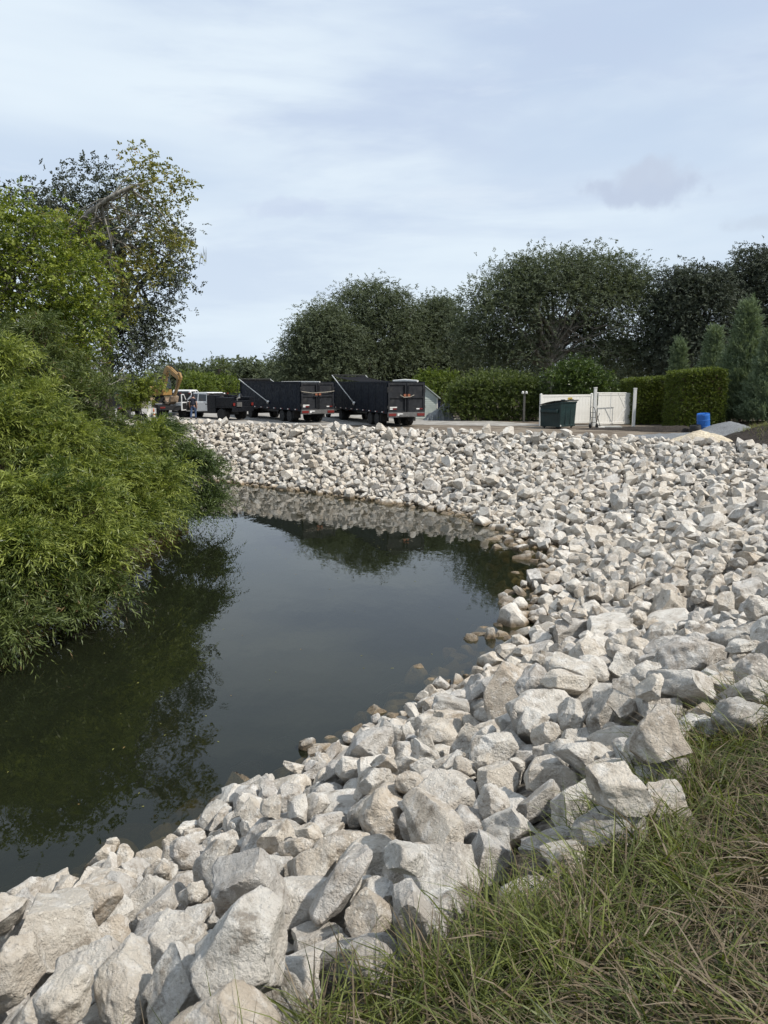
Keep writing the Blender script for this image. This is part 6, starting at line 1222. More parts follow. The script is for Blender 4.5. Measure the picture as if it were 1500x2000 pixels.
def excavator():
    p = W(338, 815, 60); z0 = h1(p.x, 60)
    tr = empty('equipment_trailer', (p.x, 60, z0), R(112)); tag(tr, 'low black equipment trailer carrying the excavator', 'trailer')
    MB().box(-1.9, 4.6, -1.15, 1.15, .78, .90).box(-1.9, 4.6, -1.2, -1.1, .66, .92).box(-1.9, 4.6, 1.1, 1.2, .66, .92).build('deck', 'chassis_black', tr)
    MB().box(-2.0, -1.9, -1.2, 1.2, .58, .90).box(-2.06, -2.0, -1.1, -.8, .64, .72).build('bumper', 'chassis_black', tr)
    for s in (1, -1):
        MB().box(-2.03, -2.0, s * .95 - .18, s * .95 + .18, .72, .84).build('tail_light', 'lamp_red', tr)
        for x in (-.2, .75): wheel(tr, x, s * 1.0 - .12, .39, .39, .24, s)
        MB().box(-2.25, -2.0, s * .75 - .28, s * .75 + .28, .60, .66).build('ramp', 'chassis_black', tr)
    t = empty('excavator', (p.x - 1.15, 60.3, z0 + .905), R(112)); t.scale = (.80, .80, .80); tag(t, 'yellow tracked excavator with folded boom riding on a black trailer', 'excavator')
    for s in (1, -1):
        y0 = .72 * s
        pts = [(1.55 * c if abs(c) < 2 else c, z) for c, z in []]
        o = []
        for k in range(9): a = math.pi / 2 + math.pi * k / 8; o.append((-1.15 + .36 * math.cos(a), .36 + .36 * math.sin(a)))
        for k in range(9): a = -math.pi / 2 + math.pi * k / 8; o.append((1.15 + .36 * math.cos(a), .36 + .36 * math.sin(a)))
        tk = MB().prism(o, y0 - .24, y0 + .24)
        for k in range(14):
            x = -1.15 + k * 2.3 / 13; tk.box(x - .03, x + .03, y0 - .245, y0 + .245, .72, .75).box(x - .03, x + .03, y0 - .245, y0 + .245, -.005, .0)
        for k in range(5): a = math.pi / 2 + math.pi * k / 4; tk.box(-.03, .03, y0 - .245, y0 + .245, .36, .39, Matrix.Translation((-1.15, 0, .36)) @ Matrix.Rotation(math.pi / 2 - a, 4, 'Y'))
        tk.build('track', 'bare_bucket', t)
    MB().box(-.6, .6, -.5, .5, .2, .78).lathe([(.55, .70), (.55, .90)], 20).build('undercarriage', 'chassis_black', t)
    up = empty('upper_works', (0, 0, 0)); up.parent = t; up.rotation_euler = (0, 0, R(-150))     # slewed so the boom swings across the trailer
    h = MB().prism([(-1.35, .92), (-1.45, 1.15), (-1.35, 1.75), (-.5, 1.80), (-.4, 1.55), (.85, 1.50), (.85, .92)], -1.0, 1.0); h.build('house', 'machine_yellow', up, None, False, .04)
    g = MB()
    for k in range(7): g.box(-1.47 + .0, -1.40, -.75, .75, 1.10 + k * .08, 1.15 + k * .08)
    g.build('grille', 'chassis_black', up)
    cb = MB().prism([(-.35, 1.5), (-.32, 2.55), (-.15, 2.68), (.55, 2.66), (.86, 1.95), (.88, 1.5)], .12, .98).build('operator_cabin', 'chassis_black', up, None, False, .03)
    for y in (.105, .985): MB().add([(-.24, y, 1.75), (-.22, y, 2.48), (.46, y, 2.50), (.74, y, 1.95), (.75, y, 1.75)], [(0, 1, 2, 3, 4) if y < .5 else (4, 3, 2, 1, 0)]).build('window', 'window_glass', up)
    MB().add([(.895, .2, 1.6), (.895, .9, 1.6), (.875, .9, 1.95), (.60, .9, 2.56), (.60, .2, 2.56), (.875, .2, 1.95)], [(0, 1, 2, 5), (5, 2, 3, 4)]).build('windscreen', 'window_glass', up)
    MB().box(-.38, .62, .08, 1.02, 2.68, 2.73).build('roof', 'pale_canvas', up)
    bm_ = MB().prism([(.72, 1.25), (.62, 1.55), (1.65, 3.45), (1.95, 3.70), (2.25, 3.62), (3.75, 2.72), (3.82, 2.40), (3.58, 2.40), (2.15, 3.08), (1.90, 3.02), (1.10, 1.25)], -.38, .02); bm_.build('boom', 'machine_yellow', up, None, False, .03)
    MB().prism([(3.55, 3.12), (3.78, 3.05), (3.98, 2.60), (3.88, 2.38), (2.85, .80), (2.66, .90), (3.45, 2.45)], -.30, -.08).build('stick', 'machine_yellow', up, None, False, .02)
    MB().tube([(1.0, -.42, 1.25), (1.35, -.42, 1.95)], .075).tube([(1.35, -.42, 1.95), (1.85, -.42, 2.9)], .045).tube([(2.2, -.19, 3.75), (2.9, -.19, 3.55)], .07).tube([(2.9, -.19, 3.55), (3.6, -.19, 3.10)], .04).build('hydraulic_ram', 'chassis_black', up)
    MB().tube([(3.6, -.40, 2.5), (3.3, -.40, 1.7)], .06).tube([(3.3, -.40, 1.7), (2.95, -.40, 1.05)], .035).build('hydraulic_ram', 'bare_bucket', up)
    MB().prism([(2.62, .95), (2.9, .85), (2.72, .35), (2.35, .08), (1.95, .12), (1.75, .42), (1.82, .44), (2.05, .28), (2.35, .35)], -.62, .24).build('bucket', 'bare_bucket', up, None, False, .02)
    mb = MB()
    for k in range(5): y = -.6 + k * .2; mb.box(1.62, 1.80, y - .035, y + .035, .38, .46)
    mb.build('bucket_teeth', 'bare_bucket', up)
excavator()
# ------------------------------------------------------------------ things standing in the yard
paint('dumpster_green', (.007, .022, .022), .5, 0, .25, 2.5, (.025, .03, .028, .4))
paint('dumpster_lid', (.006, .012, .014), .5, 0, .25, 4)
paint('vinyl_white', (.72, .70, .65), .45, 0, .05, 2.0, (.45, .42, .34, .25))
paint('galvanised', (.50, .50, .47), .5, .3, .12, 5)
paint('sign_yellow', (.62, .45, .06), .5, 0, .06, 12)
paint('siding_grey', (.42, .46, .42), .6, 0, .08, 3, (.30, .32, .28, .3))
paint('roof_grey', (.40, .43, .40), .6, 0, .12, 4)
paint('crate_navy', (.022, .028, .075), .5, 0, .15, 5)
paint('crate_boss', (.055, .06, .12), .5, 0, .15, 5)
paint('post_brown', (.085, .080, .070), .7, 0, .2, 6)
paint('lamp_white', (.78, .77, .72), .4, 0, .05, 9)
paint('barrel_blue', (.018, .12, .42), .4, 0, .1, 3, (.10, .12, .18, .3))
paint('pot_black', (.022, .023, .025), .7, 0, .25, 4, (.09, .08, .07, .5))
paint('cone_orange', (.62, .16, .05), .55, 0, .1, 9, (.30, .14, .08, .4))
paint('cone_white', (.66, .63, .58), .5, 0, .1, 9)
def cloth_mat(name, c, d):
    t = NT(name); q = t.pos(); n = t.noise(q, 3, 6, .6)
    MATS[name] = t.done(t.principled(t.mix(c4(c), c4(d), t.ramp(n, .35, .7)), .55, 0, t.bump(t.noise(q, 18, 5), .3, .02), .4))
cloth_mat('grey_tarp', (.13, .14, .145), (.21, .22, .225))
def heap_mat(name, a, b, fine, bumpd):
    t = NT(name); q = t.pos(); n = t.noise(q, fine, 8, .75); m = t.noise(q, 1.3, 5, .6)
    c = t.mix(c4(a), c4(b), t.ramp(n, .38, .64)); c = t.mix(c, c4([x * .7 for x in a]), t.ramp(m, .5, .7, 0, .6))
    MATS[name] = t.done(t.principled(c, .95, 0, t.bump(t.noise(q, fine * 1.6, 6, .8), .9, bumpd), .2))
heap_mat('gravel', (.13, .135, .14), (.26, .27, .28), 26, .05)
heap_mat('sand', (.38, .32, .23), (.62, .55, .43), 9, .04)
heap_mat('black_soil', (.022, .018, .015), (.06, .05, .042), 12, .06)
# ---- dumpster, seen corner-on
def dumpster():
    Y = 46.5; p = W(1094, 836, Y); z = h1(p.x, Y)
    a = R(47); t = empty('dumpster', (p.x, Y, z), a); tag(t, 'dark green steel dumpster with slanted lid before the white fence panel', 'dumpster')
    # corner nearest us at the origin; +x along the back face (to the right, away), +y along the side with the fork pocket (to the left, away)
    Lx, Ly = 1.86, 1.42
    def P(x, y, z): return (x, y, z)
    b = MB()
    vs = [P(.05, .06, .12), P(Lx - .05, .06, .12), P(Lx - .05, Ly, .12), P(.05, Ly, .12), P(0, 0, 1.62), P(Lx, 0, 1.62), P(Lx, Ly, 1.36), P(0, Ly, 1.36)]
    b.add(vs, [(0, 3, 2, 1), (0, 1, 5, 4), (1, 2, 6, 5), (2, 3, 7, 6), (3, 0, 4, 7), (4, 5, 6, 7)])
    for x in (-.03, Lx - .02): b.add([(x, -.02, 1.54), (x + .05, -.02, 1.54), (x + .05, Ly + .03, 1.28), (x, Ly + .03, 1.28), (x, -.02, 1.64), (x + .05, -.02, 1.64), (x + .05, Ly + .03, 1.38), (x, Ly + .03, 1.38)], [(0, 3, 2, 1), (4, 5, 6, 7), (0, 1, 5, 4), (1, 2, 6, 5), (2, 3, 7, 6), (3, 0, 4, 7)])
    b.box(-.02, Lx + .02, -.035, .02, 1.54, 1.64).box(.03, Lx - .03, .02, .07, .12, .24)
    for x in (.62, 1.22): b.box(x - .03, x + .03, .006, .05, .2, 1.55)
    b.build('body', 'dumpster_green', t, None, False, .012)
    for x0, s in ((0, -1), (Lx, 1)):
        m = MB(); xa, xb = (x0 - .15, x0 + .06) if s < 0 else (x0 - .06, x0 + .15)
        m.add([(x0, .18, .96), (xa if s < 0 else xb, .18, .99), (xa if s < 0 else xb, .18, 1.14), (x0, .18, 1.20), (x0, Ly - .08, .96), (xa if s < 0 else xb, Ly - .08, .99), (xa if s < 0 else xb, Ly - .08, 1.14), (x0, Ly - .08, 1.20)],
              [(0, 1, 2, 3), (7, 6, 5, 4), (0, 4, 5, 1), (1, 5, 6, 2), (2, 6, 7, 3), (3, 7, 4, 0)]).build('fork_pocket', 'dumpster_green', t, None, False, .012)
    for k in range(2):
        x0, x1 = (-.05, Lx / 2 - .01) if k == 0 else (Lx / 2 + .01, Lx + .08)
        n = 7; V = []
        for i in range(n):
            u = i / (n - 1); yy = -.10 + (Ly + .18) * u; zz = 1.70 - .30 * u + .06 * math.sin(math.pi * u)
            V += [(x0, yy, zz), (x1, yy, zz), (x1, yy, zz + .035), (x0, yy, zz + .035)]
        F = [(0, 1, 2, 3), tuple(range(4 * n - 4, 4 * n))[::-1]] + [(4 * i + a_, 4 * i + 4 + a_, 4 * i + 4 + (a_ + 1) % 4, 4 * i + (a_ + 1) % 4) for i in range(n - 1) for a_ in range(4)]
        lid = MB().add(V, F).build('lid', 'dumpster_lid', t)
        MB().box(x0 + .2, x0 + .5, -.02, .10, 1.72, 1.77).build('handle', 'dumpster_lid', lid)
    MB().tube([(-.04, -.06, 1.69), (Lx + .06, -.06, 1.69)], .03).build('hinge_bar', 'dumpster_green', t)
    for x, y in ((.2, .2), (Lx - .2, .2), (.2, Ly - .2), (Lx - .2, Ly - .2)):
        MB().box(x - .06, x + .06, y - .1, y + .1, .09, .125).lathe([(.055, -.025), (.075, -.02), (.075, .02), (.055, .025)], 12, Matrix.Translation((x, y, .075)) @ Matrix.Rotation(R(90), 4, 'X')).build('caster', 'pot_black', t)
    MB().box(.02, .09, -.012, .03, .17, .25).build('reflector', 'lamp_white', t)
dumpster()
# ---- white vinyl enclosure
def fence_panel(name, label, a, b, z0, z1, nb, cat='fence', posts=True, group=None):
    a, b = Vector(a), Vector(b); d = b - a; L = d.length; t = empty(name, a, math.atan2(d.y, d.x)); tag(t, label, cat, group)
    me = MB().box(.004, L / nb - .004, -.018, .018, z0 + .08, z1 - .09).mesh('board'); me.materials.append(MATS['vinyl_white'])
    for k in range(nb): link('board', me, None, t, (k * L / nb, 0, 0))
    for z in (z0, z1 - .12): MB().box(0, L, -.035, .035, z, z + .13).build('rail', 'vinyl_white', t)
    if posts:
        for x in (0, L):
            q = MB().box(x - .065, x + .065, -.065, .065, -.05, z1 + .04).build('post', 'vinyl_white', t)
            MB().add([(x - .08, -.08, z1 + .04), (x + .08, -.08, z1 + .04), (x + .08, .08, z1 + .04), (x - .08, .08, z1 + .04), (x, 0, z1 + .10)], [(0, 1, 4), (1, 2, 4), (2, 3, 4), (3, 0, 4), (3, 2, 1, 0)]).build('finial', 'vinyl_white', q)
    return t, L
A0, A1 = W(1055, 832, 50.2), W(1160, 828, 51.6)
zg = ROAD_Z
fp, fl = fence_panel('fence_panel', 'long white vinyl fence panel with a small yellow notice, behind the dumpster', (A0.x, 50.2, zg), (A1.x - .15, 51.9, zg), .10, 1.98, 16)
MB().box(fl * .52, fl * .52 + .34, -.045, -.036, 1.66, 1.80).build('notice', 'sign_yellow', fp)
for k in range(3): MB().box(fl * .52 + .03, fl * .52 + .31 - .05 * (k == 2), -.0475, -.0455, 1.765 - k * .04, 1.78 - k * .04).build('notice_line', 'post_brown', fp)
B0, B1 = W(1166, 830, 50.6), W(1232, 830, 51.8)
fence_panel('fence_panel', 'white vinyl side panel with braces and a slanting shadow, between the two tall gate posts', (B0.x, 50.6, zg), (B1.x, 51.8, zg), .05, 2.08, 10, posts=False)
def gate():
    p, q = Vector((W(1160, 830, 49.6).x, 49.6, zg)), Vector((W(1237, 830, 49.2).x, 49.2, zg))
    for v, s, wording in ((p, 2.42, 'tall square white gate post beside the hand truck'), (q, 2.38, 'tall square pale gate post against the clipped hedge')):
        t = empty('gate_post', v); tag(t, wording, 'post', 'white gate posts')
        MB().box(-.085, .085, -.085, .085, -.1, s).build('post', 'vinyl_white', t, None, False, .01); MB().box(-.10, .10, -.10, .10, s, s + .05).build('finial', 'vinyl_white', t, None, False, .01)
    t = empty('gate', p); tag(t, 'open white-framed gate leaf with diagonal braces between the gate posts', 'gate'); d = q - p; L = d.length
    e = Vector((d.x - .15, d.y + 1.5, 0)); pts = lambda u, z: Vector((.12 + e.x * u, .15 + e.y * u, z))
    def bar(u0, z0, u1, z1, r=.035): return MB().tube([pts(u0, z0), pts(u1, z1)], r * .75, 4)
    bar(0, 2.12, 1, 2.10).build('top_rail', 'vinyl_white', t); bar(0, .22, 1, .20).build('bottom_rail', 'vinyl_white', t)
    for u in (.02, .48, .98): bar(u, .2, u, 2.1).build('upright', 'vinyl_white', t)
    bar(.02, 1.1, .22, 2.08, .03).build('brace', 'vinyl_white', t); bar(.72, 2.08, .97, 1.1, .03).build('brace', 'vinyl_white', t); bar(.70, .24, .97, 1.15, .03).build('brace', 'vinyl_white', t)
    b = MB().box(-.8, .4, -.3, .3, .02, .09, Matrix.Translation((W(1200, 831, 48.4).x, 48.4, zg))).build('concrete_slab', 'galvanised'); tag(b, 'thin pale slab lying on the ground before the gate', 'slab')
    tag(MB().box(-.25, .25, -.12, .12, 0, .10, Matrix.Translation((W(1172, 833, 48).x, 48, zg)) @ Matrix.Rotation(R(12), 4, 'Z')).build('pale_block', 'vinyl_white'), 'small pale block on the ground at the foot of the hand truck', 'block')
gate()
def hand_truck():
    v = W(1160, 838, 47.6); t = empty('hand_truck', (v.x, 47.6, zg), R(20)); tag(t, 'thin black hand truck leaning by the tall gate post', 'hand truck')
    f = MB()
    for s in (-1, 1): f.tube([(s * .18, 0, .15), (s * .18, .18, 1.0), (s * .16, .26, 1.22), (s * .05, .30, 1.30)], .022, 6)
    for z in (.35, .65, .95): f.tube([(-.18, z * .2 - .02, z), (.18, z * .2 - .02, z)], .016, 5)
    f.build('frame', 'pot_black', t); MB().box(-.2, .2, -.22, .02, .04, .06).build('toe_plate', 'pot_black', t)
    MB().tube([(.5, .1, .1), (.28, .2, .95)], .02).tube([(.12, .05, .1), (.5, .2, .9)], .016).build('tool_handle', 'pot_black', t)
    for s in (-1, 1): MB().lathe([(.06, -.03), (.13, -.03), (.13, .03), (.06, .03)], 14, Matrix.Translation((s * .24, .05, .13)) @ Matrix.Rotation(R(90), 4, 'Y')).build('wheel', 'tyre_rubber', t)
hand_truck()
# ---- shed, crates, tarp heap
def shed():
    v = W(822, 805, 60.5); t = empty('shed', (v.x, 60.5, ROAD_Z), R(8)); tag(t, 'small pale grey shed with gabled roof half hidden by the right trailer', 'shed')
    hw, hd, e, r = .98, 1.5, 1.62, 2.55
    w = MB().prism([(-hw, .02), (hw, .02), (hw, e), (0, r - .12), (-hw, e)], -hd, hd)
    w.build('wall', 'siding_grey', t)
    s = MB()
    for k in range(11):
        z = .06 + k * .145; s.add([(-hw - .012, -hd - .022, z), (hw + .012, -hd - .022, z), (hw + .012, -hd - .006, z + .14), (-hw - .012, -hd - .006, z + .14), (-hw - .012, -hd, z), (hw + .012, -hd, z), (hw + .012, -hd, z + .14), (-hw - .012, -hd, z + .14)], [(0, 1, 2, 3), (4, 7, 6, 5), (0, 4, 5, 1), (3, 2, 6, 7), (1, 5, 6, 2), (0, 3, 7, 4)])
        s.add([(hw + .022, -hd, z), (hw + .022, hd, z), (hw + .006, hd, z + .14), (hw + .006, -hd, z + .14)], [(0, 1, 2, 3)])
    s.build('siding', 'siding_grey', t)
    MB().prism([(-hw - .22, e - .10), (-hw - .22, e - .02), (0, r), (0, r - .08)], -hd - .18, hd + .18).build('roof', 'roof_grey', t)
    MB().prism([(0, r - .081), (0, r - .001), (hw + .22, e - .02), (hw + .22, e - .10)], -hd - .18, hd + .18).build('roof', 'roof_grey', t)
    MB().box(hw - .06, hw + .03, -hd - .035, -hd + .02, 0, e).build('corner_trim', 'vinyl_white', t)
shed()
def crates():
    Y = 61; where = ('bottom', 'second from bottom', 'second from top', 'top')
    for c, px in enumerate((848.3, 857.2)):
        for k in range(4):
            v = W(px, 800, Y); t = empty('crate', (v.x, Y + .12 * c, ROAD_Z + .02 + k * .34), R(3 * c - 2)); tag(t, 'navy crate with round bosses, %s of the stack %s' % (where[k], 'touching the shed' if c == 0 else 'beside the tarp heap'), 'crate', 'navy crates stacked by the shed')
            b = MB().box(-.17, .17, -.2, .2, 0, .03).box(-.17, .17, -.2, -.17, .03, .33).box(-.17, .17, .17, .2, .03, .33).box(-.17, -.14, -.17, .17, .03, .33).box(.14, .17, -.17, .17, .03, .33); b.build('box', 'crate_navy', t, None, False, .006)
            for x in (-.085, .085):
                MB().lathe([(.05, 0), (.065, .004), (.065, .02), (.05, .024)], 12, Matrix.Translation((x, -.2, .17)) @ Matrix.Rotation(R(90), 4, 'X')).build('boss', 'crate_boss', t)
crates()
def tarp_heap():
    Y = 57.5; v = W(856, 822, Y); n = 46; rs = np.random.RandomState(6); g = np.linspace(-1, 1, n); X, Yg = np.meshgrid(g, g)
    prof = np.interp(X, [-1, -.75, -.35, 0, .35, .7, .9, 1], [.02, .38, .62, .85, 1.18, 1.38, 1.10, .12])
    z = prof * np.clip(1 - np.abs(Yg) ** 2.4, 0, 1) ** .6
    fold = .075 * np.sin(X * 13 + 3 * Yg + 2 * np.sin(Yg * 4)) + .05 * np.sin(X * 23 - Yg * 5) + .035 * np.sin(X * 37 + 9 * Yg)
    z = np.maximum(z + fold * (np.abs(Yg) * 1.1 + .12) * (z > .03), .0)
    x = X * 1.08 + .03 * np.sin(Yg * 9); y = Yg * .8 + .12 * np.sin(X * 16) * np.abs(Yg)
    V = np.stack([x.ravel(), y.ravel(), z.ravel() + .004], 1); i, j = np.meshgrid(np.arange(n - 1), np.arange(n - 1)); a = (j * n + i).ravel()
    me = mesh_np('tarp_heap', V, np.stack([a, a + 1, a + n + 1, a + n], 1), True); o = link('tarp_heap', me, 'grey_tarp'); o.location = (v.x, Y, ROAD_Z); tag(o, 'grey tarpaulin draped in folds over a heap beside the hedge', 'tarp')
tarp_heap()
def lamp_post():
    Y = 54.6; v = W(1022.5, 830, Y); t = empty('lamp_post', (v.x, Y, h1(v.x, Y))); tag(t, 'slim brown lamp post with two white lamp heads before the long hedge', 'lamp post')
    MB().box(-.07, .07, -.07, .07, 0, 2.12).build('post', 'post_brown', t, None, False, .01); MB().box(-.16, .16, -.03, .03, 2.10, 2.18).build('crossbar', 'post_brown', t)
    for s in (-1, 1): MB().lathe([(.04, .10), (.07, .06), (.09, -.03), (.075, -.05)], 12, Matrix.Translation((s * .13, -.06, 2.06)) @ Matrix.Rotation(R(35), 4, 'X')).build('lamp_head', 'lamp_white', t)
lamp_post()
# ---- barrels and heaps at the right
def barrel(name, label, v, r, h, mat, tilt, group=None):
    t = empty(name, v); t.rotation_euler = (R(tilt[0]), R(tilt[1]), 0); tag(t, label, 'barrel', group)
    MB().lathe([(r * .93, 0), (r, .03), (r, h * .30), (r * 1.035, h * .33), (r, h * .36), (r, h * .63), (r * 1.035, h * .66), (r, h * .69), (r, h - .08), (r * .95, h - .02), (r * .95, h), (r * .88, h), (r * .86, h - .03)], 26).build('body', mat, t, None, False)
    MB().lathe([(.05, h - .03), (.05, h + .005)], 10, Matrix.Translation((r * .5, 0, 0))).build('bung', mat, t)
Y = 43.5
v = W(1375, 833, Y); barrel('plastic_barrel', 'bright blue plastic barrel tilted against the taller clipped hedge', (v.x, Y, h1(v.x, Y) + .02), .35, 1.06, 'barrel_blue', (4, -7))
v = W(1361, 834, Y - .3); barrel('plastic_barrel', 'short black tub leaning against the blue barrel', (v.x - .08, Y - .35, h1(v.x, Y) + .0), .30, .44, 'pot_black', (3, -5))
def heap(name, label, cat, pts, mat, res=44, rough=.05, seed=0):
    """a mound: overlapping humps (x, y, rx, ry, height)"""
    rs = np.random.RandomState(seed); P = np.array(pts, float); x0, x1 = (P[:, 0] - P[:, 2] * 1.3).min(), (P[:, 0] + P[:, 2] * 1.3).max(); y0, y1 = (P[:, 1] - P[:, 3] * 1.3).min(), (P[:, 1] + P[:, 3] * 1.3).max()
    n, m = res, max(12, int(res * (y1 - y0) / (x1 - x0))); X, Yg = np.meshgrid(np.linspace(x0, x1, n), np.linspace(y0, y1, m)); z = np.zeros_like(X)
    for a, b, rx, ry, hh in P: q = np.sqrt(((X - a) / rx) ** 2 + ((Yg - b) / ry) ** 2); z = np.maximum(z, hh * np.clip(1 - q, 0, 1) ** .85 * (1 - .12 * np.exp(-q * q * 12)))
    nz = np.array([mnoise.fractal(Vector((u * 2.2, w * 2.2, seed)), 1.0, 2.0, 4) for u, w in zip(X.ravel(), Yg.ravel())]).reshape(X.shape)
    z = z + nz * rough * np.clip(z * 6, 0, 1); g = height(X, Yg).reshape(X.shape); z = np.where(z > .004, z, -.15) + g
    V = np.stack([X.ravel(), Yg.ravel(), z.ravel()], 1); i, j = np.meshgrid(np.arange(n - 1), np.arange(m - 1)); a = (j * n + i).ravel()
    return tag(link(name, mesh_np(name, V, np.stack([a, a + 1, a + n + 1, a + n], 1), True), mat), label, cat)
def at(px, Y): return W(px, 840, Y).x
heap('gravel_pile', 'grey gravel pile in front of the blue barrel', 'gravel pile', [(at(1424, 40), 40, 2.0, 1.7, .95), (at(1392, 39.6), 39.6, 1.9, 1.5, .45), (at(1340, 39.5), 39.5, 2.4, 1.3, .30), (at(1290, 39.8), 39.8, 2.0, 1.0, .2)], 'gravel', 60, .05, 3)
heap('sand_pile', 'cream sand pile at the foot of the grey gravel pile, by the topmost rocks', 'sand pile', [(at(1368, 36.9), 36.9, 1.2, 1.0, .62), (at(1392, 36.7), 36.7, 1.0, .9, .48), (at(1345, 36.9), 36.9, .9, .8, .36)], 'sand', 46, .07, 4)
heap('soil_pile', 'long low bank of black soil at the foot of the clipped hedges', 'soil pile', [(at(1270, 45.5), 45.5, 2.0, .9, .28), (at(1320, 44.5), 44.5, 2.2, .9, .40), (at(1230, 46), 46, 1.8, .8, .18), (at(1180, 46.5), 46.5, 1.8, .8, .12)], 'black_soil', 70, .09, 5)
heap('soil_pile', 'dark churned soil at the right edge beyond the top of the rocks', 'soil pile', [(at(1470, 33.5), 33.6, 1.8, 1.2, .30), (at(1500, 33), 33.4, 1.8, 1.2, .34), (at(1430, 34.5), 34.6, 1.4, .8, .2), (at(1540, 33), 33, 2.2, 1.4, .35)], 'black_soil', 60, .10, 6)
heap('soil_mound', 'grass-topped earth mound at the right edge beside the gravel pile', 'mound', [(at(1490, 38), 38, 2.2, 1.6, .70), (at(1530, 38), 38, 3.0, 2.0, 1.0)], 'black_soil', 50, .05, 7)
# ---- left side: cone, board, pots and the potted tree
def cone():
    v = W(301, 818, 53); t = empty('traffic_cone', (v.x, 53, h1(v.x, 53))); tag(t, 'faded orange traffic cone with white band beside the leaning white board', 'traffic cone')
    MB().box(-.19, .19, -.19, .19, 0, .04).build('base', 'cone_orange', t, None, False, .01)
    f = lambda z: .15 - .118 * z / .9
    for a, b, m in ((.04, .30, 'cone_orange'), (.30, .46, 'cone_white'), (.46, .58, 'cone_orange'), (.58, .70, 'cone_white'), (.70, .92, 'cone_orange')):
        MB().lathe([(f(a), a), (f(b), b)], 18, None, b > .9).build('band' if m == 'cone_white' else 'cone', m, t, None, True)
cone()
v = W(289, 818, 52.5); o = MB().box(-.11, .11, -.02, .02, 0, 1.45).build('leaning_board', 'vinyl_white', None, (v.x - .04, 52.5, h1(v.x, 52.5)), False, .006); o.rotation_euler = (R(-8), R(9), R(10)); tag(o, 'narrow white board propped upright left of the traffic cone', 'board')
v = W(227, 812, 52); t = empty('marker_post', (v.x, 52, h1(v.x, 52))); tag(t, 'short white post at the top of the left bank, by the mossy oak', 'post')
MB().box(-.05, .05, -.05, .05, 0, .95).build('post', 'vinyl_white', t); MB().box(-.06, .06, -.06, .06, .95, .99).build('finial', 'galvanised', t)
def pot(label, px, Y, r, h):
    v = W(px, 814, Y); t = empty('nursery_pot', (v.x, Y, h1(v.x, Y))); tag(t, label, 'plant pot', 'black nursery pots')
    MB().lathe([(r * .78, 0), (r * .96, h * .88), (r * 1.05, h * .88), (r * 1.05, h), (r * .95, h), (r * .92, h * .9)], 20, None, False).lathe([(.001, h * .86), (r * .93, h * .86)], 20, None, False).build('pot', 'pot_black', t)
    return Vector((v.x, Y, h1(v.x, Y) + h * .86))
pot('wide low black nursery pot left of the potted tree', 254, 52.6, .52, .38)
b = pot('tall black nursery pot holding the small green tree', 277, 53, .40, .55)
tree('potted_tree', 'small full green tree growing from the tall black pot before the excavator', 'tree', b, BL(53, (265, 770, .95, .8), (255, 752, .7, .7), (280, 760, .8, .7), (270, 785, .9, .6), (300, 750, .7, .5), (250, 785, .6, .5)), 250, 240, 5, 7, .15, .075, 'maple_leaf', 'oak_bark', [b - Vector((0, 0, .2)), b + Vector((-.05, 0, .6)), b + Vector((-.15, 0, 1.4))], .06, 30, .03, .2, .35)
# ---- the man by the open truck door
paint('skin', (.36, .21, .15), .55, 0, .06, 9)
paint('shirt_navy', (.012, .015, .028), .85, 0, .15, 9)
paint('jeans_blue', (.045, .075, .15), .85, 0, .25, 14)
paint('hat_dark', (.015, .016, .02), .8, 0, .1, 9)
paint('shoe_dark', (.03, .022, .017), .7, 0, .2, 9)
def skinned(name, pts, edges, rad, mat, parent, sub=2, root=0):
    me = bpy.data.meshes.new(name); me.from_pydata(pts, edges, []); o = link(name, me, mat, parent)
    sk = o.modifiers.new('skin', 'SKIN'); sk.use_smooth_shade = True; sk.branch_smoothing = .6
    for i, r in enumerate(rad):
        q = me.skin_vertices[0].data[i]; q.radius = (r, r) if not isinstance(r, tuple) else r; q.use_root = (i == root)
    ss = o.modifiers.new('smooth', 'SUBSURF'); ss.levels = sub; ss.render_levels = sub
    return o
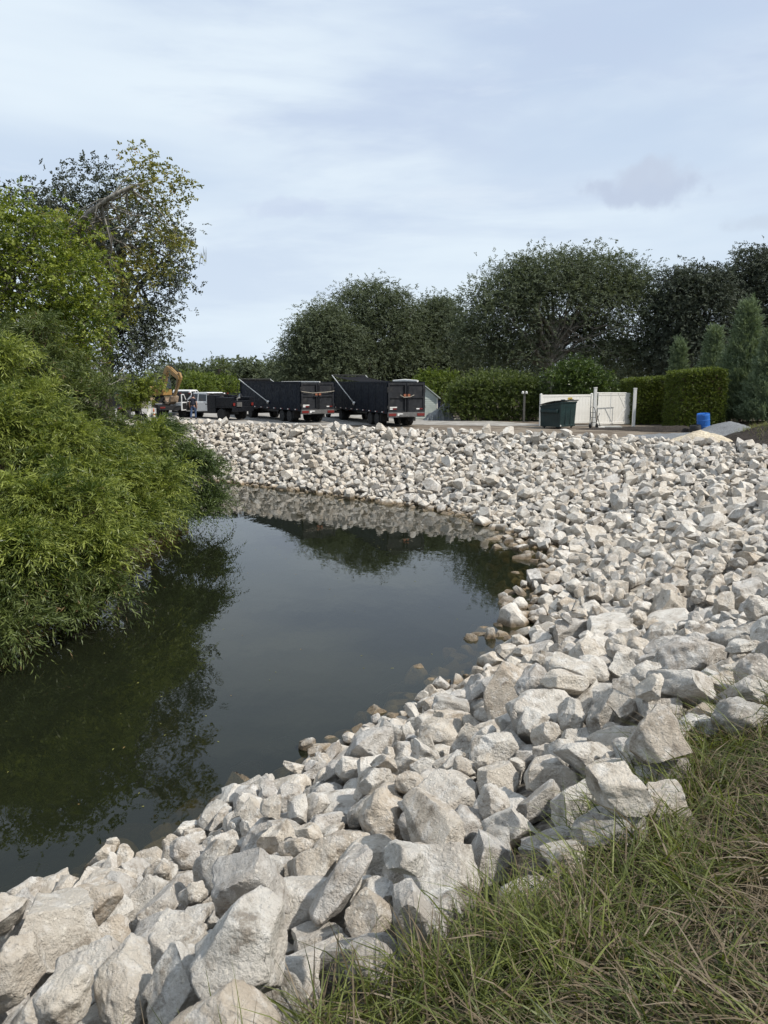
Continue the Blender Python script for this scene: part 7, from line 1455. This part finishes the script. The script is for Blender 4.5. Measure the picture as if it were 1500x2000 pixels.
def person():
    v = W(378, 818, 56); t = empty('person', (v.x, 56, h1(v.x, 56)), R(-12)); tag(t, 'person in dark shirt, jeans and hat, back turned, walking to the open white truck door', 'person')
    # facing +y (away from us); left is -x
    J = [(0, 0, .98), (0, .01, 1.14), (0, .02, 1.32), (0, .03, 1.50), (0, .05, 1.60), (0, .075, 1.68), (0, .08, 1.79),                         # spine to crown 0-6
         (-.10, 0, .93), (-.12, -.06, .52), (-.12, -.18, .12), (-.12, -.10, .05), (.10, 0, .93), (.12, .12, .52), (.13, .10, .10), (.13, .22, .05),  # legs 7-14
         (-.19, .02, 1.46), (-.27, -.02, 1.19), (-.30, .08, .96), (-.31, .11, .90), (.19, .02, 1.46), (.28, .0, 1.19), (.31, -.03, .95), (.32, -.03, .89)]
    E = [(0, 1), (1, 2), (2, 3), (3, 4), (4, 5), (5, 6), (0, 7), (7, 8), (8, 9), (9, 10), (0, 11), (11, 12), (12, 13), (13, 14), (3, 15), (15, 16), (16, 17), (17, 18), (3, 19), (19, 20), (20, 21), (21, 22)]
    rad = [.14, .135, .16, .12, .055, .085, .06, .09, .062, .042, .04, .09, .062, .042, .04, .062, .045, .032, .03, .062, .045, .032, .03]
    # five fingers on each hand
    for hand, s in ((18, -1), (22, 1)):
        p = Vector(J[hand])
        for k, (dx, dy, ln) in enumerate(((0, .030, .075), (0, .010, .085), (0, -.010, .08), (0, -.028, .06), (-s * .028, .035, .055))):
            a = p + Vector((dx * .6, dy, -.045 if k < 4 else -.01)); m = a + Vector((dx * .3 - s * .008, .0, -ln * .5)); e = m + Vector((-s * .018, .01, -ln * .5)); i = len(J)
            J += [tuple(a), tuple(m), tuple(e)]; E += [(hand, i), (i, i + 1), (i + 1, i + 2)]; rad += [.010, .009, .007]
    body = skinned('body', J, E, rad, 'skin', t)
    skinned('shirt', [J[0][:2] + (.95,), J[1], J[2], J[3], (0, .04, 1.545), J[15], (-.25, -.0, 1.26), J[19], (.255, .01, 1.26)], [(0, 1), (1, 2), (2, 3), (3, 4), (3, 5), (5, 6), (3, 7), (7, 8)], [.175, .175, .185, .14, .075, .085, .075, .085, .075], 'shirt_navy', t)
    skinned('jeans', [J[0], J[7], J[8], (-.12, -.175, .10), J[11], J[12], (.13, .10, .09), (0, 0, 1.05)], [(0, 1), (1, 2), (2, 3), (0, 4), (4, 5), (5, 6), (0, 7)], [.155, .105, .078, .062, .105, .078, .062, .15], 'jeans_blue', t)
    for a, b in (((-.12, -.21, .07), (-.12, -.02, .045)), ((.13, .07, .06), (.13, .27, .045))): skinned('shoe', [a, tuple((Vector(a) + Vector(b)) / 2), b], [(0, 1), (1, 2)], [.055, .055, .045], 'shoe_dark', t)
    MB().lathe([(.098, 1.70), (.105, 1.74), (.095, 1.80), (.06, 1.845), (.001, 1.86)], 18, Matrix.Translation((0, .08, 0)), False).prism([(-.08, 1.715), (.08, 1.715), (.08, 1.73), (-.08, 1.73)], .15, .27).build('hat', 'hat_dark', t, None, True)
    MB().lathe([(.088, 1.62), (.096, 1.66), (.094, 1.71)], 16, Matrix.Translation((0, .065, 0)), False).build('hair', 'hat_dark', t, None, True)
    for s in (-1, 1): MB().lathe([(.001, -.012), (.028, -.01), (.03, .008), (.001, .012)], 10, Matrix.Translation((s * .09, .075, 1.675)) @ Matrix.Rotation(R(80), 4, 'Y'), False).build('earlobe', 'skin', t, None, True)
    MB().add([(-.012, .155, 1.66), (.012, .155, 1.66), (0, .185, 1.665), (0, .155, 1.71)], [(0, 1, 2), (0, 2, 3), (1, 3, 2), (0, 3, 1)]).build('nose', 'skin', t)
    for s in (-1, 1): MB().lathe([(.001, 0), (.012, .002), (.001, .006)], 8, Matrix.Translation((s * .033, .158, 1.70)) @ Matrix.Rotation(R(-90), 4, 'X'), False).build('eye', 'lamp_white', t)
    MB().box(-.028, .028, .158, .168, 1.625, 1.635).build('mouth', 'worn_orange', t)
person()
# ------------------------------------------------------------------ grass and low growth
def strips(name, P, D, bend, L, Wd, tint, odd, mat, seg=3):
    """tapered bending blades: P roots, D first direction, bend sideways-down amount"""
    n = len(P); S = unit(np.cross(D, np.array([0, 0, 1.0]) + np.zeros_like(D)) + np.random.RandomState(1).normal(0, .35, D.shape))
    H = D.copy(); H[:, 2] = 0; H = unit(H + 1e-4); rows = []
    for k in range(seg + 1):
        u = k / seg; c = P + D * (L * u)[:, None] + (H * .55 + np.array([0, 0, -.75])) * (bend * L * u * u)[:, None]
        w = (Wd * (1 - u ** 1.6) * .5 + .0004)[:, None]; rows += [c - S * w, c + S * w]
    V = np.stack(rows, 1).reshape(-1, 3); m = 2 * (seg + 1); b = (np.arange(n) * m)[:, None]
    F = np.concatenate([b + np.array([2 * k, 2 * k + 1, 2 * k + 3, 2 * k + 2]) for k in range(seg)], 1).reshape(-1, 4)
    me = mesh_np(name, V, F, False); face_attr(me, 'tint', np.repeat(np.clip(tint, 0, 1), seg)); face_attr(me, 'odd', np.repeat(odd, seg)); me.materials.append(MATS[mat]); return me
def near_grass():
    rs = np.random.RandomState(21)
    def roots(n, x0, x1, y0, y1, lo, hi):
        x, y = rs.uniform(x0, x1, n), rs.uniform(y0, y1, n); dc = seg_dist(np.stack([x, y], 1), CREST); ok = (dc > lo) & (dc < hi); x, y = x[ok], y[ok]; return x, y, dc[ok]
    Ps, Ds, Bs, Ls, Ws, Ts, Os = [], [], [], [], [], [], []
    def put(x, y, d, bend, L, w, t, o, z=0.0):
        P = np.stack([x, y, height(x, y) + z], 1); Ps.append(P); Ds.append(unit(d)); Bs.append(bend); Ls.append(L); Ws.append(w); Ts.append(t); Os.append(o)
    f = lambda x, y, s, ph: .5 + .5 * np.sin(x * s + ph + 1.3 * np.sin(y * s * .8)) * np.cos(y * s * 1.1 - ph)      # patchiness of the turf
    # matted, half dead thatch lying every way
    x, y, dc = roots(95000, -.8, 6.0, .5, 8.5, -.12, 5.0); n = len(x)
    fl = f(x, y, 2.3, .4); az = 6.28 * f(x, y, 3.1, 2.0) + rs.normal(0, 1.0, n); el = np.clip(rs.normal(.42, .28, n), -.05, 1.2)
    put(x, y, np.stack([np.cos(az) * np.cos(el), np.sin(az) * np.cos(el), np.sin(el)], 1), rs.uniform(.1, .8, n), rs.uniform(.07, .24, n), rs.uniform(.0035, .0075, n), .26 * rs.uniform(0, 1, n) + .26 * fl, np.clip(rs.uniform(.10, .95, n) + .50 * (f(x, y, 1.7, 5) - .22), 0, 1), rs.uniform(0, .05, n))
    # green blades in tufts, taller along the rocks
    nt = 2900; x, y, dc = roots(nt * 3, -.8, 6.0, .5, 8.5, -.36, 4.5); keep = rs.uniform(0, 1, len(x)) < (.13 + .87 * np.exp(-np.maximum(dc, 0) / .42)) * (.35 + .65 * f(x, y, 2.7, 1.0)); x, y, dc = x[keep][:nt], y[keep][:nt], dc[keep][:nt]
    k = rs.randint(9, 24, len(x)); i = np.repeat(np.arange(len(x)), k); n = len(i); taz = rs.uniform(0, 6.28, len(x))[i]; az = taz + rs.normal(0, .9, n); el = np.clip(rs.normal(1.05, .24, n), .3, 1.5)
    tall = (.15 + .19 * np.exp(-np.maximum(dc, 0) / .5))[i]
    put(x[i] + rs.normal(0, .035, n), y[i] + rs.normal(0, .035, n), np.stack([np.cos(az) * np.cos(el), np.sin(az) * np.cos(el), np.sin(el)], 1), rs.uniform(.15, .9, n), tall * rs.uniform(.5, 1.3, n), rs.uniform(.005, .011, n), .62 + .35 * rs.normal(0, .6, n), np.clip(rs.uniform(0, .82, n), 0, 1))
    c = np.concatenate
    me = strips('grass', c(Ps), c(Ds), c(Bs), c(Ls), c(Ws), c(Ts), c(Os), 'grass_blade')
    tag(link('grass', me), 'rough half-dead grass with green tufts beside the rocks', 'grass', kind='stuff')
    # sunlit grass over the mound at the right edge
    n = 9000; x = rs.uniform(14.5, 24, n); y = rs.uniform(36.2, 42, n); g = sstep(17.2, 18.6, x + .25 * (y - 38)); ok = rs.uniform(0, 1, n) < g; x, y = x[ok], y[ok]; n = len(x)
    P = np.array([(18.6, 38, 2.2, 1.6, .70), (19.7, 38, 3.0, 2.0, 1.0)]); z = np.zeros(n)
    for a, b, rx, ry, hh in P: q = np.sqrt(((x - a) / rx) ** 2 + ((y - b) / ry) ** 2); z = np.maximum(z, hh * np.clip(1 - q, 0, 1) ** .85)
    az = rs.uniform(0, 6.28, n); d = np.stack([np.cos(az) * .45, np.sin(az) * .45, np.ones(n)], 1)
    me = strips('grass', np.stack([x, y, height(x, y) + z - .02], 1), unit(d), rs.uniform(.1, .6, n), rs.uniform(.15, .42, n), rs.uniform(.012, .022, n), rs.uniform(.5, 1, n), rs.uniform(0, .9, n), 'grass_blade', 2)
    tag(link('grass', me), 'bright tufted grass on the mound at the right', 'grass', kind='stuff')
    # weeds over the soil of the left bank under the willows
    n = 15000; x = rs.uniform(-20, -8.4, n); y = rs.uniform(10, 52, n); dw = seg_dist(np.stack([x, y], 1), WATERLINE); ok = (dw > .05) & (x < -8.6 - .04 * (y - 20) - np.maximum(0, y - 41) * .55); x, y = x[ok], y[ok]; n = len(x)
    az = rs.uniform(0, 6.28, n); d = np.stack([np.cos(az) * .6, np.sin(az) * .6, np.ones(n)], 1)
    me = strips('ground_cover', np.stack([x, y, height(x, y)], 1), unit(d), rs.uniform(.2, .8, n), rs.uniform(.25, .75, n), rs.uniform(.02, .05, n), rs.uniform(.1, .8, n), rs.uniform(0, .85, n), 'grass_blade', 2)
    tag(link('ground_cover', me), 'tangled weeds and grasses on the soil below the willows', 'ground cover', kind='stuff')
near_grass()
def floating_bits():
    rs = np.random.RandomState(41); n = 110; x = rs.uniform(-6.5, 2.5, n); y = rs.uniform(9, 30, n); dw = seg_dist(np.stack([x, y], 1), WATERLINE); ok = dw < -.6; x, y = x[ok], y[ok]; n = len(x); a = rs.uniform(0, 6.28, n)
    me = leaf_mesh('floating_leaves', np.stack([x, y, np.full(n, .006)], 1), np.stack([np.cos(a), np.sin(a), np.zeros(n)], 1), np.tile([0, 0, 1.0], (n, 1)), rs.uniform(.025, .07, n), rs.uniform(.015, .03, n), rs.uniform(.4, 1, n), rs.uniform(.4, 1, n), 'yellowing_leaf', .05)
    tag(link('floating_leaves', me), 'scattered tiny leaf bits floating on the dark pond', 'leaves', kind='stuff')
floating_bits()
